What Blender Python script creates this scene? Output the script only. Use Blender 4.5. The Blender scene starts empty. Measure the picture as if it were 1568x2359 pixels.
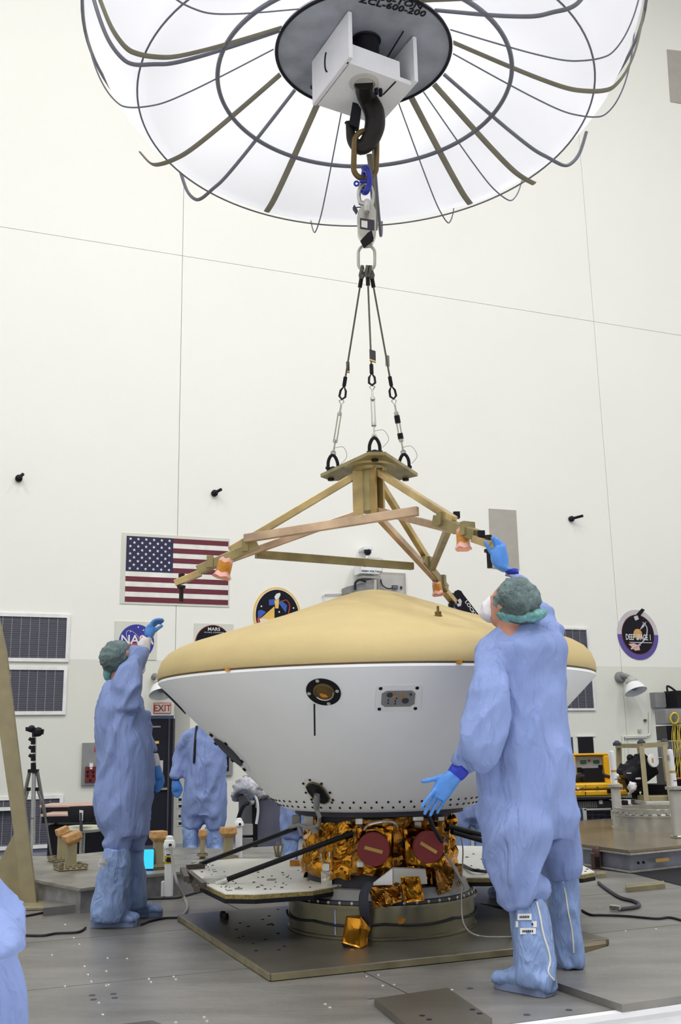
import bpy, bmesh, math, random
from math import sin, cos, pi, radians, sqrt, atan2
from mathutils import Vector, Matrix, noise
V = Vector
random.seed(7)
C = bpy.context.scene.collection
# ---------------------------------------------------------------- camera, world, lights, exposure
F_PX, CX, CY = 2334.0, 784.0, 1179.5
EYE = V((0, 0, 1.05))
_p, _r = radians(13.0), radians(1.077)
_F = V((0, cos(_p), sin(_p))); _R = V((1, 0, 0)); _U = V((0, -sin(_p), cos(_p)))
CR = _R * cos(_r) - _U * sin(_r); CU = _U * cos(_r) + _R * sin(_r)
cam = bpy.data.cameras.new('camera'); cam_o = bpy.data.objects.new('camera', cam); C.objects.link(cam_o)
m = Matrix.Identity(4)
for i in range(3):
    m[i][0] = CR[i]; m[i][1] = CU[i]; m[i][2] = -_F[i]; m[i][3] = EYE[i]
cam_o.matrix_world = m
cam.sensor_fit = 'VERTICAL'; cam.sensor_height = 36.0; cam.lens = F_PX / 2359.0 * 36.0
cam.clip_end = 200
bpy.context.scene.camera = cam_o
sc = bpy.context.scene
sc.view_settings.view_transform = 'Standard'; sc.view_settings.look = 'None'
sc.view_settings.exposure = 0.0; sc.view_settings.gamma = 1.0; sc.view_settings.use_curve_mapping = False
w = bpy.data.worlds.new('hall'); sc.world = w; w.use_nodes = True
w.node_tree.nodes['Background'].inputs[0].default_value = (0.86, 0.91, 1.0, 1)
w.node_tree.nodes['Background'].inputs[1].default_value = 0.05
def area(name, loc, target, size, power, col):
    l = bpy.data.lights.new(name, 'AREA'); l.shape = 'RECTANGLE'; l.size, l.size_y = size; l.energy = power; l.color = col
    o = bpy.data.objects.new(name, l); C.objects.link(o); o.location = loc
    o.rotation_euler = (V(target) - V(loc)).to_track_quat('-Z', 'Y').to_euler()
for lx in (-9, 0, 9):
    for ly in (-11.5, -4.5, 2.5):
        cx_, cy_ = 3 + lx * .93 - ly * .37, 3 + lx * .37 + ly * .93      # rows of high-bay lamps parallel to the hall's walls
        area('high_bay_light', (cx_, cy_, 20.5), (cx_, cy_, 0), (2.4, 2.4), 740, (.98, .985, 1.0))

# ---------------------------------------------------------------- projection helpers (pixel of the photograph -> point at its real depth)
def ray(x, y): return CR * (x - CX) + CU * (CY - y) + _F * F_PX
def P(x, y, Y):
    d = ray(x, y); return EYE + d * (Y / d.y)
def PZ(x, y, z):
    d = ray(x, y); return EYE + d * ((z - EYE.z) / d.z)
BACKZ = -0.35
WU = ray(6776, 1606); WU.z = 0; WU.normalize()
WN = V((WU.y, -WU.x, 0))
W0 = PZ(100, 1960, BACKZ)
def PW(x, y, off=0.0):
    d = ray(x, y); t = ((W0 + WN * off) - EYE).dot(WN) / d.dot(WN); return EYE + d * t
def WS(x, y, off=0.0):
    p = PW(x, y, off); return ((p - W0).dot(WU), p.z)
def WP(s, z, o=0.0): return W0 + WU * s + WN * o + V((0, 0, z - W0.z))
def mpp(x, y, Y): return (P(x + 1, y, Y) - P(x, y, Y)).length
def pix(p):
    v = p - EYE; zc = v.dot(_F); return (CX + F_PX * v.dot(CR) / zc, CY - F_PX * v.dot(CU) / zc)

# ---------------------------------------------------------------- materials
MATS = {}
def mat(name, col, rough=0.6, metal=0.0, var=0.08, vs=6.0, bump=0.0, bs=40.0, emis=None, es=1.0, trans=0.0, alpha=1.0, spec=0.5, stretch=None, coat=0.0, voro=False, fold=0.0, fs=(9, 9, 2.2)):
    if name in MATS: return MATS[name]
    mt = bpy.data.materials.new(name); mt.use_nodes = True
    nt = mt.node_tree; n = nt.nodes; L = nt.links; b = n['Principled BSDF']
    b.inputs['Roughness'].default_value = rough; b.inputs['Metallic'].default_value = metal
    b.inputs['Specular IOR Level'].default_value = spec
    b.inputs['Alpha'].default_value = alpha
    b.inputs['Coat Weight'].default_value = coat
    tc = n.new('ShaderNodeTexCoord'); mp = n.new('ShaderNodeMapping'); L.new(tc.outputs['Object'], mp.inputs[0])
    if stretch: mp.inputs['Scale'].default_value = stretch
    ns = n.new('ShaderNodeTexNoise'); ns.inputs['Scale'].default_value = vs; ns.inputs['Detail'].default_value = 5
    L.new(mp.outputs[0], ns.inputs['Vector'])
    cr = n.new('ShaderNodeValToRGB'); L.new(ns.outputs[0], cr.inputs[0])
    c = V(col[:3])
    cr.color_ramp.elements[0].position = .32; cr.color_ramp.elements[1].position = .68
    cr.color_ramp.elements[0].color = (*(c * (1 - var)), 1); cr.color_ramp.elements[1].color = (*[min(1, k) for k in (c * (1 + var))], 1)
    L.new(cr.outputs[0], b.inputs['Base Color'])
    if bump > 0:
        if voro:
            nb = n.new('ShaderNodeTexVoronoi'); nb.inputs['Scale'].default_value = bs; out = nb.outputs['Distance']
            n2 = n.new('ShaderNodeTexNoise'); n2.inputs['Scale'].default_value = bs * .7; L.new(mp.outputs[0], n2.inputs['Vector'])
            mx = n.new('ShaderNodeVectorMath'); mx.operation = 'ADD'; L.new(mp.outputs[0], mx.inputs[0]); 
            sc_ = n.new('ShaderNodeVectorMath'); sc_.operation = 'SCALE'; sc_.inputs['Scale'].default_value = .08; L.new(n2.outputs['Color'], sc_.inputs[0]); L.new(sc_.outputs[0], mx.inputs[1])
            L.new(mx.outputs[0], nb.inputs['Vector'])
        else:
            nb = n.new('ShaderNodeTexNoise'); nb.inputs['Scale'].default_value = bs; nb.inputs['Detail'].default_value = 4; out = nb.outputs[0]
            L.new(mp.outputs[0], nb.inputs['Vector'])
        bp = n.new('ShaderNodeBump'); bp.inputs['Strength'].default_value = bump; bp.inputs['Distance'].default_value = .02
        L.new(out, bp.inputs['Height']); L.new(bp.outputs[0], b.inputs['Normal'])
    if fold > 0:      # cloth: long soft creases plus a fine crumple, on top of the modelled folds
        prev = b.inputs['Normal'].links[0].from_socket if b.inputs['Normal'].links else None
        for (scl, rot, st, dist) in ((fs, (.15, .45, 0), fold, .035), ((16, 16, 7), (.5, -.5, .3), fold * .55, .012)):
            m2 = n.new('ShaderNodeMapping'); m2.inputs['Scale'].default_value = scl; m2.inputs['Rotation'].default_value = rot; L.new(tc.outputs['Object'], m2.inputs[0])
            n3 = n.new('ShaderNodeTexNoise'); n3.inputs['Scale'].default_value = 1.0; n3.inputs['Detail'].default_value = 2.5; n3.inputs['Distortion'].default_value = .9; L.new(m2.outputs[0], n3.inputs['Vector'])
            s1 = n.new('ShaderNodeMath'); s1.operation = 'SUBTRACT'; s1.inputs[1].default_value = .5; L.new(n3.outputs[0], s1.inputs[0])
            s2 = n.new('ShaderNodeMath'); s2.operation = 'ABSOLUTE'; L.new(s1.outputs[0], s2.inputs[0])
            s3 = n.new('ShaderNodeMath'); s3.operation = 'MULTIPLY'; s3.inputs[1].default_value = -3.0; L.new(s2.outputs[0], s3.inputs[0])
            bq = n.new('ShaderNodeBump'); bq.inputs['Strength'].default_value = st; bq.inputs['Distance'].default_value = dist; L.new(s3.outputs[0], bq.inputs['Height'])
            if prev: L.new(prev, bq.inputs['Normal'])
            prev = bq.outputs[0]
        L.new(prev, b.inputs['Normal'])
    if emis: b.inputs['Emission Color'].default_value = (*emis, 1); b.inputs['Emission Strength'].default_value = es
    if trans > 0:
        b.inputs['Transmission Weight'].default_value = 0
        tr = n.new('ShaderNodeBsdfTranslucent'); tr.inputs[0].default_value = (*c, 1)
        mx = n.new('ShaderNodeMixShader'); mx.inputs[0].default_value = trans
        L.new(b.outputs[0], mx.inputs[1]); L.new(tr.outputs[0], mx.inputs[2])
        L.new(mx.outputs[0], n['Material Output'].inputs[0])
    MATS[name] = mt; return mt
def s2l(r, g, b):
    f = lambda c: (c / 255 / 12.92) if c <= 10 else ((c / 255 + .055) / 1.055) ** 2.4
    return (f(r), f(g), f(b))
M = dict(
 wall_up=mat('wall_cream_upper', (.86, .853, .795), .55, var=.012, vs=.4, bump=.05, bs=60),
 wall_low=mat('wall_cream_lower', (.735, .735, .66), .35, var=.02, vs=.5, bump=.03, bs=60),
 groove=mat('groove_dark', (.42, .41, .37), .9),
 steel=mat('floor_steel', (.215, .205, .19), .38, .25, var=.22, vs=1.6, bump=.12, bs=9, stretch=(1, 3.0, 1)),
 steel2=mat('plate_steel', (.115, .105, .085), .34, .35, var=.2, vs=2.0, bump=.1, bs=9),
 edge=mat('plate_edge', (.22, .19, .11), .5, .2, var=.3, vs=6),
 lowfloor=mat('floor_blue_grey', (.10, .12, .17), .25, var=.15, vs=2),
 white=mat('white_paint', (.78, .78, .80), .45, var=.03),
 whiteg=mat('white_gloss', (.85, .86, .86), .25, var=.02),
 shellw=mat('backshell_white', (.90, .91, .93), .5, var=.02, vs=3),
 tan=mat('heatshield_tan', (.54, .42, .20), .75, var=.035, vs=5, bump=.06, bs=90),
 black=mat('black_satin', (.012, .012, .016), .4, spec=.15),
 blackm=mat('black_matte', (.02, .02, .024), .8, spec=.15),
 dark=mat('dark_grey', (.06, .06, .075), .5, spec=.15),
 grey=mat('mid_grey', (.24, .24, .24), .5),
 lgrey=mat('light_grey', (.48, .47, .44), .5),
 bluegrey=mat('blue_grey_panel', (.11, .115, .165), .45, var=.1),
 hook=mat('hook_iron', (.016, .014, .013), .5, .5, var=.2, vs=20),
 brass=mat('brown_link', (.16, .105, .035), .45, .5, var=.2, vs=15),
 blue=mat('blue_paint', (.01, .02, .32), .35),
 chrome=mat('galvanised_steel', (.55, .54, .50), .32, .8, var=.15, vs=30),
 ali=mat('aluminium', (.52, .51, .46), .3, .7, var=.12, vs=12),
 rope=mat('wire_rope', (.12, .12, .10), .5, .6, var=.3, vs=200),
 iri=mat('irid_zinc', (.56, .42, .20), .33, .6, var=.32, vs=5),
 iri2=mat('irid_zinc_rose', (.56, .40, .28), .33, .55, var=.3, vs=5),
 olive=mat('olive_steel', (.31, .26, .125), .38, .5, var=.22, vs=8),
 canopy=mat('canopy_film', (.97, .97, 1.0), .5, var=.006, vs=1.2, bump=.25, bs=2.6, trans=.8, spec=.2),
 discg=mat('disc_zinc', (.36, .38, .43), .45, .3, var=.22, vs=4),
 tape=mat('grey_tape', (.24, .225, .17), .7, var=.1),
 pipe=mat('grey_pipe', (.16, .165, .20), .45, .2),
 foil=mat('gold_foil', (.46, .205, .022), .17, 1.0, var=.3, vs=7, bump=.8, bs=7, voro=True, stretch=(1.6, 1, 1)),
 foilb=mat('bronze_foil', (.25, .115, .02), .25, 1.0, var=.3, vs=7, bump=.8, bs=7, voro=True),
 silver=mat('silver_foil', (.6, .57, .5), .3, .9, bump=.6, bs=18, voro=True),
 red=mat('red_cover', (.19, .018, .02), .6, var=.08),
 brassl=mat('ochre_label', (.45, .27, .06), .5),
 gown=mat('gown_blue', (.235, .31, .585), .72, var=.05, vs=5, bump=.06, bs=220, spec=.2, fold=.5, fs=(6.5, 6.5, 1.8)),
 boot=mat('boot_cover_blue', (.235, .335, .60), .5, var=.08, vs=9, spec=.35, fold=.42, fs=(13, 13, 4.5)),
 sole=mat('boot_sole', (.19, .24, .40), .7),
 glove=mat('nitrile_glove', (.07, .24, .66), .45, var=.1, vs=30, bump=.08, bs=120),
 cuff=mat('cuff_royal_blue', (.012, .03, .42), .6),
 cap=mat('bouffant_teal', (.15, .36, .36), .6, var=.3, vs=26, bump=.35, bs=45, fold=.5, fs=(50, 50, 18)),
 capd=mat('bouffant_teal_over_hair', (.12, .175, .18), .6, var=.5, vs=9, bump=.35, bs=60, fold=.5, fs=(50, 50, 18)),
 skin=mat('skin', (.50, .23, .16), .5, var=.06),
 mask=mat('paper_mask', (.72, .70, .74), .8, var=.03, bump=.1, bs=30),
 zipw=mat('zip_white', (.72, .70, .60), .6),
 label=mat('label_white', (.74, .74, .74), .6),
 ink=mat('ink_black', (.015, .015, .02), .6, spec=.15),
 pink=mat('pink_foam', (.78, .42, .38), .7, var=.08, bump=.3, bs=60),
 amber=mat('amber_tape', (.55, .22, .02), .3, var=.2, vs=30),
 beige=mat('beige_steel', (.31, .265, .155), .5, var=.10, vs=9),
 board=mat('pink_laminate', (.58, .40, .32), .4),
 cork=mat('tan_wrap', (.50, .27, .10), .5, var=.25, vs=25, bump=.4, bs=40),
 yellow=mat('case_yellow', (.78, .43, .01), .4),
 redb=mat('red_dark', (.16, .012, .012), .5),
 redp=mat('red_print', (.45, .03, .03), .5),
 flagr=mat('flag_maroon', (.14, .012, .028), .6), flagb=mat('flag_navy', (.012, .012, .06), .6), flagw=mat('flag_white', (.80, .79, .74), .6),
 navy=mat('logo_navy', (.03, .035, .30), .5), nasar=mat('logo_red', (.55, .06, .03), .5), nblack=mat('logo_black', (.006, .006, .012), .5, spec=.2),
 lyel=mat('logo_yellow', (.80, .50, .12), .5), lblue=mat('logo_blue', (.03, .10, .42), .5), lpurple=mat('logo_purple', (.10, .07, .33), .5),
 lpale=mat('logo_pale', (.55, .52, .55), .5), lorange=mat('logo_orange', (.62, .34, .10), .5),
 plate=mat('plate_putty', (.42, .39, .345), .5, var=.05), poster=mat('poster_backing', (.66, .66, .58), .6, var=.02),
 louvre=mat('louvre_slate', (.085, .083, .115), .5, var=.12, vs=20, bump=.3, bs=3, stretch=(.2, .2, 40)),
 frame=mat('louvre_frame', (.80, .80, .78), .5), mull=mat('louvre_mullion', (.27, .27, .24), .5),
 rust=mat('rust_brown', (.07, .03, .022), .6, var=.2),
 cable=mat('cable_black', (.025, .025, .035), .5, spec=.15), cableg=mat('cable_grey', (.3, .29, .27), .5), cabley=mat('cable_yellow', (.55, .42, .03), .5),
 glow=mat('blue_reflection_glow', (.02, .3, .6), .4, emis=(.03, .50, 1.0), es=1.1),  # emission paints the blue reflection on the left platform
 plastic=mat('clear_plastic_bag', (.62, .62, .66), .25, var=.15, vs=14, bump=.8, bs=18, voro=True),
 moss=mat('grey_platform', (.245, .24, .25), .5, .15, var=.25, vs=10, bump=.1, bs=20),
 platop=mat('platform_top', (.25, .24, .21), .45, .2, var=.3, vs=5), bronze=mat('platform_bronze', (.27, .22, .15), .22, .5, var=.25, vs=1.5), bounce_pale=mat('bounce_floor', (.80, .80, .80), .3, var=.04),
 rail=mat('galvanised_rail', (.19, .20, .25), .4, .3, var=.15, vs=8),
 green=mat('green_lcd', (.02, .10, .07), .3), orange=mat('orange_trim', (.5, .12, .02), .5),
 strap=mat('dark_strap', (.035, .035, .05), .8, spec=.15), doorm=mat('door_black', (.018, .018, .026), .35, spec=.15), dblue=mat('door_reveal_blue', (.05, .07, .15), .5),
 honey=mat('honeycomb_edge', (.25, .19, .06), .6, var=.4, vs=60),
 panelw=mat('panel_white', (.80, .79, .72), .4, var=.05, vs=14),
)

# ---------------------------------------------------------------- mesh helpers
class MB:
    def __init__(s): s.v = []; s.f = []; s.m = []
    def add(s, vs, fs, mi=0):
        o = len(s.v); s.v += [V(a) for a in vs]; s.f += [tuple(i + o for i in f) for f in fs]; s.m += [mi] * len(fs); return s
    def hexa(s, a, b, c, d, e, f, g, h, mi=0):   # bottom a b c d (ccw from above), top e f g h
        return s.add([a, b, c, d, e, f, g, h], [(3, 2, 1, 0), (4, 5, 6, 7), (0, 1, 5, 4), (1, 2, 6, 5), (2, 3, 7, 6), (3, 0, 4, 7)], mi)
    def box(s, lo, hi, mi=0, T=None):
        x0, y0, z0 = lo; x1, y1, z1 = hi
        q = [V(a) for a in [(x0, y0, z0), (x1, y0, z0), (x1, y1, z0), (x0, y1, z0), (x0, y0, z1), (x1, y0, z1), (x1, y1, z1), (x0, y1, z1)]]
        if T: q = [T(a) for a in q]
        return s.hexa(*q, mi=mi)
    def cbox(s, lo, hi, c=.01, mi=0, T=None):    # box with chamfered vertical edges and top/bottom rims
        x0, y0, z0 = lo; x1, y1, z1 = hi
        def ring(i, z): return [(x0 + i + c, y0 + i, z), (x1 - i - c, y0 + i, z), (x1 - i, y0 + i + c, z), (x1 - i, y1 - i - c, z), (x1 - i - c, y1 - i, z), (x0 + i + c, y1 - i, z), (x0 + i, y1 - i - c, z), (x0 + i, y0 + i + c, z)]
        rs = [ring(c, z0), ring(0, z0 + c), ring(0, z1 - c), ring(c, z1)]
        vs = [V(a) for r in rs for a in r]
        if T: vs = [T(a) for a in vs]
        fs = [tuple(range(7, -1, -1)), tuple(range(24, 32))]
        for k in range(3):
            for i in range(8): j = (i + 1) % 8; fs.append((k * 8 + i, k * 8 + j, k * 8 + 8 + j, k * 8 + 8 + i))
        return s.add(vs, fs, mi)
    def beam(s, a, b, w, h=None, up=V((0, 0, 1)), mi=0):
        a, b = V(a), V(b); h = h or w; t = (b - a).normalized(); x = t.cross(up)
        if x.length < 1e-3: x = t.cross(V((0, 1, 0)))
        x.normalize(); y = x.cross(t); x *= w / 2; y *= h / 2
        return s.add([a - x - y, a + x - y, a + x + y, a - x + y, b - x - y, b + x - y, b + x + y, b - x + y], [(0, 1, 2, 3), (7, 6, 5, 4), (0, 4, 5, 1), (1, 5, 6, 2), (2, 6, 7, 3), (3, 7, 4, 0)], mi)
    def tube(s, pts, r, n=8, closed=False, mi=0, flat=None):
        pts = [V(p) for p in pts]; N = len(pts); rr = r if isinstance(r, (list, tuple)) else [r] * N
        up = None; rings = []
        for i, p in enumerate(pts):
            a = pts[(i - 1) % N] if (closed or i > 0) else p; b = pts[(i + 1) % N] if (closed or i < N - 1) else p
            t = (b - a).normalized()
            if up is None:
                up = V((0, 0, 1)) if abs(t.z) < .9 else V((0, 1, 0))
            x = t.cross(up)
            if x.length < 1e-4: x = t.cross(V((1, 0, 0)))
            x.normalize(); y = x.cross(t).normalized(); up = y
            fx = flat if flat else 1
            rings.append([p + x * cos(2 * pi * k / n) * rr[i] + y * sin(2 * pi * k / n) * rr[i] * fx for k in range(n)])
        vs = [q for g in rings for q in g]; fs = []
        for i in range(N if closed else N - 1):
            j = (i + 1) % N
            for k in range(n): l = (k + 1) % n; fs.append((i * n + k, i * n + l, j * n + l, j * n + k))
        if not closed: fs += [tuple(range(n - 1, -1, -1)), tuple((N - 1) * n + k for k in range(n))]
        return s.add(vs, fs, mi)
    def cyl(s, a, b, r, n=20, r2=None, mi=0): return s.tube([a, b], [r, r if r2 is None else r2], n, mi=mi)
    def lathe(s, prof, c, n=48, mi=0, a0=0, a1=2 * pi, axis=None):   # prof: (radius, height) list
        c = V(c); full = abs(a1 - a0 - 2 * pi) < 1e-6; N = n if full else n + 1
        if axis is None: X, Yv, Z = V((1, 0, 0)), V((0, 1, 0)), V((0, 0, 1))
        else:
            Z = V(axis).normalized(); X = Z.orthogonal().normalized(); Yv = Z.cross(X)
        vs = []; K = len(prof)
        for i in range(N):
            a = a0 + (a1 - a0) * i / n
            for r, z in prof: vs.append(c + (X * cos(a) + Yv * sin(a)) * r + Z * z)
        fs = []
        for i in range(n):
            j = (i + 1) % N
            for k in range(K - 1): fs.append((i * K + k, j * K + k, j * K + k + 1, i * K + k + 1))
        return s.add(vs, fs, mi)
    def prism(s, poly, d, mi=0):           # poly: list of points, extruded by vector d
        n = len(poly); poly = [V(p) for p in poly]; d = V(d)
        fs = [tuple(range(n)), tuple(range(2 * n - 1, n - 1, -1))] + [(i, i + n, (i + 1) % n + n, (i + 1) % n) for i in range(n)]
        return s.add(poly + [p + d for p in poly], fs, mi)
    def ball(s, c, r, n=12, mi=0, sc=(1, 1, 1)):
        c = V(c); vs = [c + V((0, 0, r * sc[2]))]; k = n // 2
        for i in range(1, k):
            a = pi * i / k
            for j in range(n): b = 2 * pi * j / n; vs.append(c + V((r * sc[0] * sin(a) * cos(b), r * sc[1] * sin(a) * sin(b), r * sc[2] * cos(a))))
        vs.append(c - V((0, 0, r * sc[2]))); fs = []
        for j in range(n): fs.append((0, 1 + j, 1 + (j + 1) % n)); fs.append((len(vs) - 1, 1 + (k - 2) * n + (j + 1) % n, 1 + (k - 2) * n + j))
        for i in range(k - 2):
            for j in range(n): l = (j + 1) % n; fs.append((1 + i * n + j, 1 + (i + 1) * n + j, 1 + (i + 1) * n + l, 1 + i * n + l))
        return s.add(vs, fs, mi)
WORLD = {}
def link(name, vs, fs, mats, parent=None, smooth=False, mis=None, origin=None, bevel=0):
    me = bpy.data.meshes.new(name)
    if parent is not None: off = WORLD[parent.name]
    elif origin is not None: off = V(origin)
    else:
        xs = [v.x for v in vs]; ys = [v.y for v in vs]; zs = [v.z for v in vs]
        off = V(((min(xs) + max(xs)) / 2, (min(ys) + max(ys)) / 2, min(zs)))
    me.from_pydata([tuple(v - off) for v in vs], [], fs)
    bm = bmesh.new(); bm.from_mesh(me); bmesh.ops.recalc_face_normals(bm, faces=bm.faces); bm.to_mesh(me); bm.free()
    if not isinstance(mats, (list, tuple)): mats = [mats]
    for k in mats: me.materials.append(k)
    if mis and len(mats) > 1:
        for p, i in zip(me.polygons, mis): p.material_index = i
    if smooth:
        me.polygons.foreach_set('use_smooth', [True] * len(me.polygons))
        try: me.set_sharp_from_angle(angle=radians(smooth if smooth is not True else 40))
        except Exception: pass
    o = bpy.data.objects.new(name, me); C.objects.link(o)
    if parent is not None: o.parent = parent; WORLD[o.name] = off
    else: o.location = off; WORLD[o.name] = off
    if bevel:
        b = o.modifiers.new('bevel', 'BEVEL'); b.width = bevel; b.segments = 2; b.limit_method = 'ANGLE'
    return o
def obj(name, mb, mats, parent=None, smooth=False, label=None, origin=None, bevel=0):
    o = link(name, mb.v, mb.f, mats, parent, smooth, mb.m, origin, bevel)
    if label: o['label'] = label
    return o
def tag(o, label, cat, group=None, kind=None):
    o['label'] = label; o['category'] = cat
    if group: o['group'] = group
    if kind: o['kind'] = kind
    return o
def thing(name, loc, label, cat, group=None):
    o = bpy.data.objects.new(name, None); C.objects.link(o); o.location = loc; o.empty_display_size = .1; WORLD[o.name] = V(loc)
    return tag(o, label, cat, group)
def struct(o): o['kind'] = 'structure'; return o
def dup(root, delta):
    r = root.copy(); C.objects.link(r); r.location = root.location + V(delta); WORLD[r.name] = WORLD[root.name] + V(delta)
    for ch in [c for c in C.objects if c.parent == root]:
        c = ch.copy(); C.objects.link(c); c.parent = r; WORLD[c.name] = WORLD[r.name]
        for g in [q for q in C.objects if q.parent == ch]:
            d = g.copy(); C.objects.link(d); d.parent = c; WORLD[d.name] = WORLD[r.name]
    return r
def text_mesh(txt, size, ext=.002):
    cu = bpy.data.curves.new('text', 'FONT'); cu.body = txt; cu.size = size; cu.extrude = ext; cu.align_x = 'CENTER'; cu.align_y = 'CENTER'; cu.resolution_u = 2; cu.offset = size * .012
    o = bpy.data.objects.new('text', cu); C.objects.link(o); bpy.context.view_layer.update()
    me = bpy.data.meshes.new_from_object(o.evaluated_get(bpy.context.evaluated_depsgraph_get()))
    vs = [v.co.copy() for v in me.vertices]; fs = [tuple(p.vertices) for p in me.polygons]
    bpy.data.objects.remove(o); bpy.data.curves.remove(cu); bpy.data.meshes.remove(me)
    return vs, fs
def text(name, txt, size, c, X, Y, material, parent, sx=1.0, ext=.002):
    vs, fs = text_mesh(txt, size, ext); X = V(X).normalized(); Y = V(Y).normalized(); Z = X.cross(Y)
    return link(name, [V(c) + X * v.x * sx + Y * v.y + Z * v.z for v in vs], fs, material, parent)
def arc(c, r, a0, a1, n, X, Y):
    return [V(c) + V(X) * cos(a0 + (a1 - a0) * i / n) * r + V(Y) * sin(a0 + (a1 - a0) * i / n) * r for i in range(n + 1)]
def spline(pts, k=8):
    pts = [V(p) for p in pts]; out = []
    for i in range(len(pts) - 1):
        p0 = pts[max(i - 1, 0)]; p1 = pts[i]; p2 = pts[i + 1]; p3 = pts[min(i + 2, len(pts) - 1)]
        for j in range(k):
            t = j / k
            out.append(.5 * ((2 * p1) + (p2 - p0) * t + (2 * p0 - 5 * p1 + 4 * p2 - p3) * t * t + (3 * p1 - p0 - 3 * p2 + p3) * t ** 3))
    out.append(pts[-1]); return out

# ================================================================ SETTING
# ---- back wall: backing slab with recessed joints between tall panels
_, ZP = WS(200, 1518); ZP2 = WS(1500, 1537)[1]; ZP = (ZP + ZP2) / 2
_, ZS = WS(0, 522)
S1 = (WS(424, 420)[0] + WS(404, 1450)[0]) / 2
S2 = (WS(1343, 440)[0] + WS(1440, 1650)[0]) / 2
wall = bpy.data.objects.new('wall_back', None)
mb = MB(); mb.box((-9.3, -.4, BACKZ - .1), (S2 + 9.3, -.02, 22), T=lambda a: WP(a.x, a.z, a.y))
wall = struct(obj('wall_back', mb, M['groove']))
cols = [-9.3, S1 - (S2 - S1), S1, S2, S2 + (S2 - S1), S2 + 9.3]; g = .0045
d0, d1 = WS(330, 1700)[0], WS(437, 1700)[0]; DTOP = WS(400, 1648)[1]
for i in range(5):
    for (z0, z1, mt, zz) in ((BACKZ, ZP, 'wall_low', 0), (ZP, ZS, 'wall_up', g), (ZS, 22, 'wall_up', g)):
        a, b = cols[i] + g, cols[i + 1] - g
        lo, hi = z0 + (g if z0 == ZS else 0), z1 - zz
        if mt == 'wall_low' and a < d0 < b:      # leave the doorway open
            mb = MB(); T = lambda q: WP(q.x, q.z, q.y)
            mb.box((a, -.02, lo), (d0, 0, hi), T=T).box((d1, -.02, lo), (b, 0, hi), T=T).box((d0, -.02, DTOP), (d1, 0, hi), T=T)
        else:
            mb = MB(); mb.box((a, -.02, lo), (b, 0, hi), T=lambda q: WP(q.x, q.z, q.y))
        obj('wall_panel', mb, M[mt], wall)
# the other walls and the ceiling of the hall (out of view)
T = lambda q: WP(q.x, q.z, q.y)
struct(obj('wall_left', MB().box((-9.6, -.4, BACKZ - .1), (-9.3, 30, 22), T=T), M['wall_up']))
struct(obj('wall_right', MB().box((S2 + 9.3, -.4, BACKZ - .1), (S2 + 9.6, 30, 22), T=T), M['wall_up']))
struct(obj('wall_front', MB().box((-9.6, 30, BACKZ - .1), (S2 + 9.6, 30.3, 22), T=T), M['grey']))
struct(obj('ceiling', MB().box((-9.6, -.4, 22), (S2 + 9.6, 30.3, 22.2), T=T), M['grey']))
# low floor of the hall
mb = MB(); mb.box((-9.3, 0, BACKZ - .2), (S2 + 9.3, 30, BACKZ), T=T); lf = struct(obj('floor', mb, M['lowfloor']))
mb = MB(); mb.box((-5.9, 0, BACKZ), (d0 - .02, .02, BACKZ + .11), T=lambda q: WP(q.x, q.z, q.y)).box((d1 + .02, 0, BACKZ), (S2 + 9, .02, BACKZ + .11), T=lambda q: WP(q.x, q.z, q.y))
struct(obj('baseboard_back', mb, M['bluegrey']))

# ---- raised working floor of steel plates; grid follows the thick plate under the spacecraft
A, B_, D_ = PZ(447, 2106, 0.035), PZ(622, 2243, 0.035), PZ(1180, 2185, 0.035)
gx = (D_ - B_).normalized(); gy = V((-gx.y, gx.x, 0))
def G(u, v, z=0): return B_.xy.to_3d() + gx * u + gy * v + V((0, 0, z))
def GI(x, y, z=0):
    p = PZ(x, y, z) - B_.xy.to_3d(); return (p.dot(gx), p.dot(gy))
f0 = GI(1568, 2306)[1]                                # front edge of the platform
fl = GI(200, 2262)                                    # the long seam
ys = GI(300, 2258)[1]
fe = GI(1568, 2060)
back_v = GI(1360, 2004)[1]
mb = MB(); us = [-8.0, GI(900, 2270)[0] - 5.0, GI(900, 2270)[0], GI(900, 2270)[0] + 5.0, 9]
vs_ = [f0, ys, ys + 1.22, ys + 2.44, ys + 3.66, ys + 4.88]
mb.hexa(G(us[0], f0 + .03, -.3), G(us[-1], f0 + .03, -.3), G(us[-1], vs_[-1], -.3), G(us[0], vs_[-1], -.3), G(us[0], f0 + .03, -.02), G(us[-1], f0 + .03, -.02), G(us[-1], vs_[-1], -.02), G(us[0], vs_[-1], -.02))
deck = struct(obj('floor', mb, M['dark']))
tf_ = MB(); tf_.hexa(G(-9, f0 - 16, BACKZ + .001), G(11, f0 - 16, BACKZ + .001), G(11, f0 - .05, BACKZ + .001), G(-9, f0 - .05, BACKZ + .001), G(-9, f0 - 16, BACKZ + .006), G(11, f0 - 16, BACKZ + .006), G(11, f0 - .05, BACKZ + .006), G(-9, f0 - .05, BACKZ + .006)); obj('bounce_floor', tf_, M['bounce_pale'], lf)  # unseen pale floor sheet, added to bounce light up onto the backshell
T = lambda a: G(a.x, a.y, a.z)
for i in range(len(us) - 1):
    for j in range(len(vs_) - 1):
        mb = MB(); e = .004; mb.box((us[i] + e, vs_[j] + e, -.02), (us[i + 1] - e, vs_[j + 1] - e, 0), T=T); obj('floor_plate', mb, M['steel'], deck)
mb = MB(); mb.box((us[0], f0 - .03, -.30), (us[-1], f0 + .028, -.022), T=T); mb.box((us[0], f0 - .045, -.022), (us[-1], f0 - .002, .0), T=T)
for k in range(26): mb.ball(G(-.5 + k * .21, f0 - .031, -.13), .012, 8)
struct(obj('trim_1', mb, M['white']))
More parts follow.
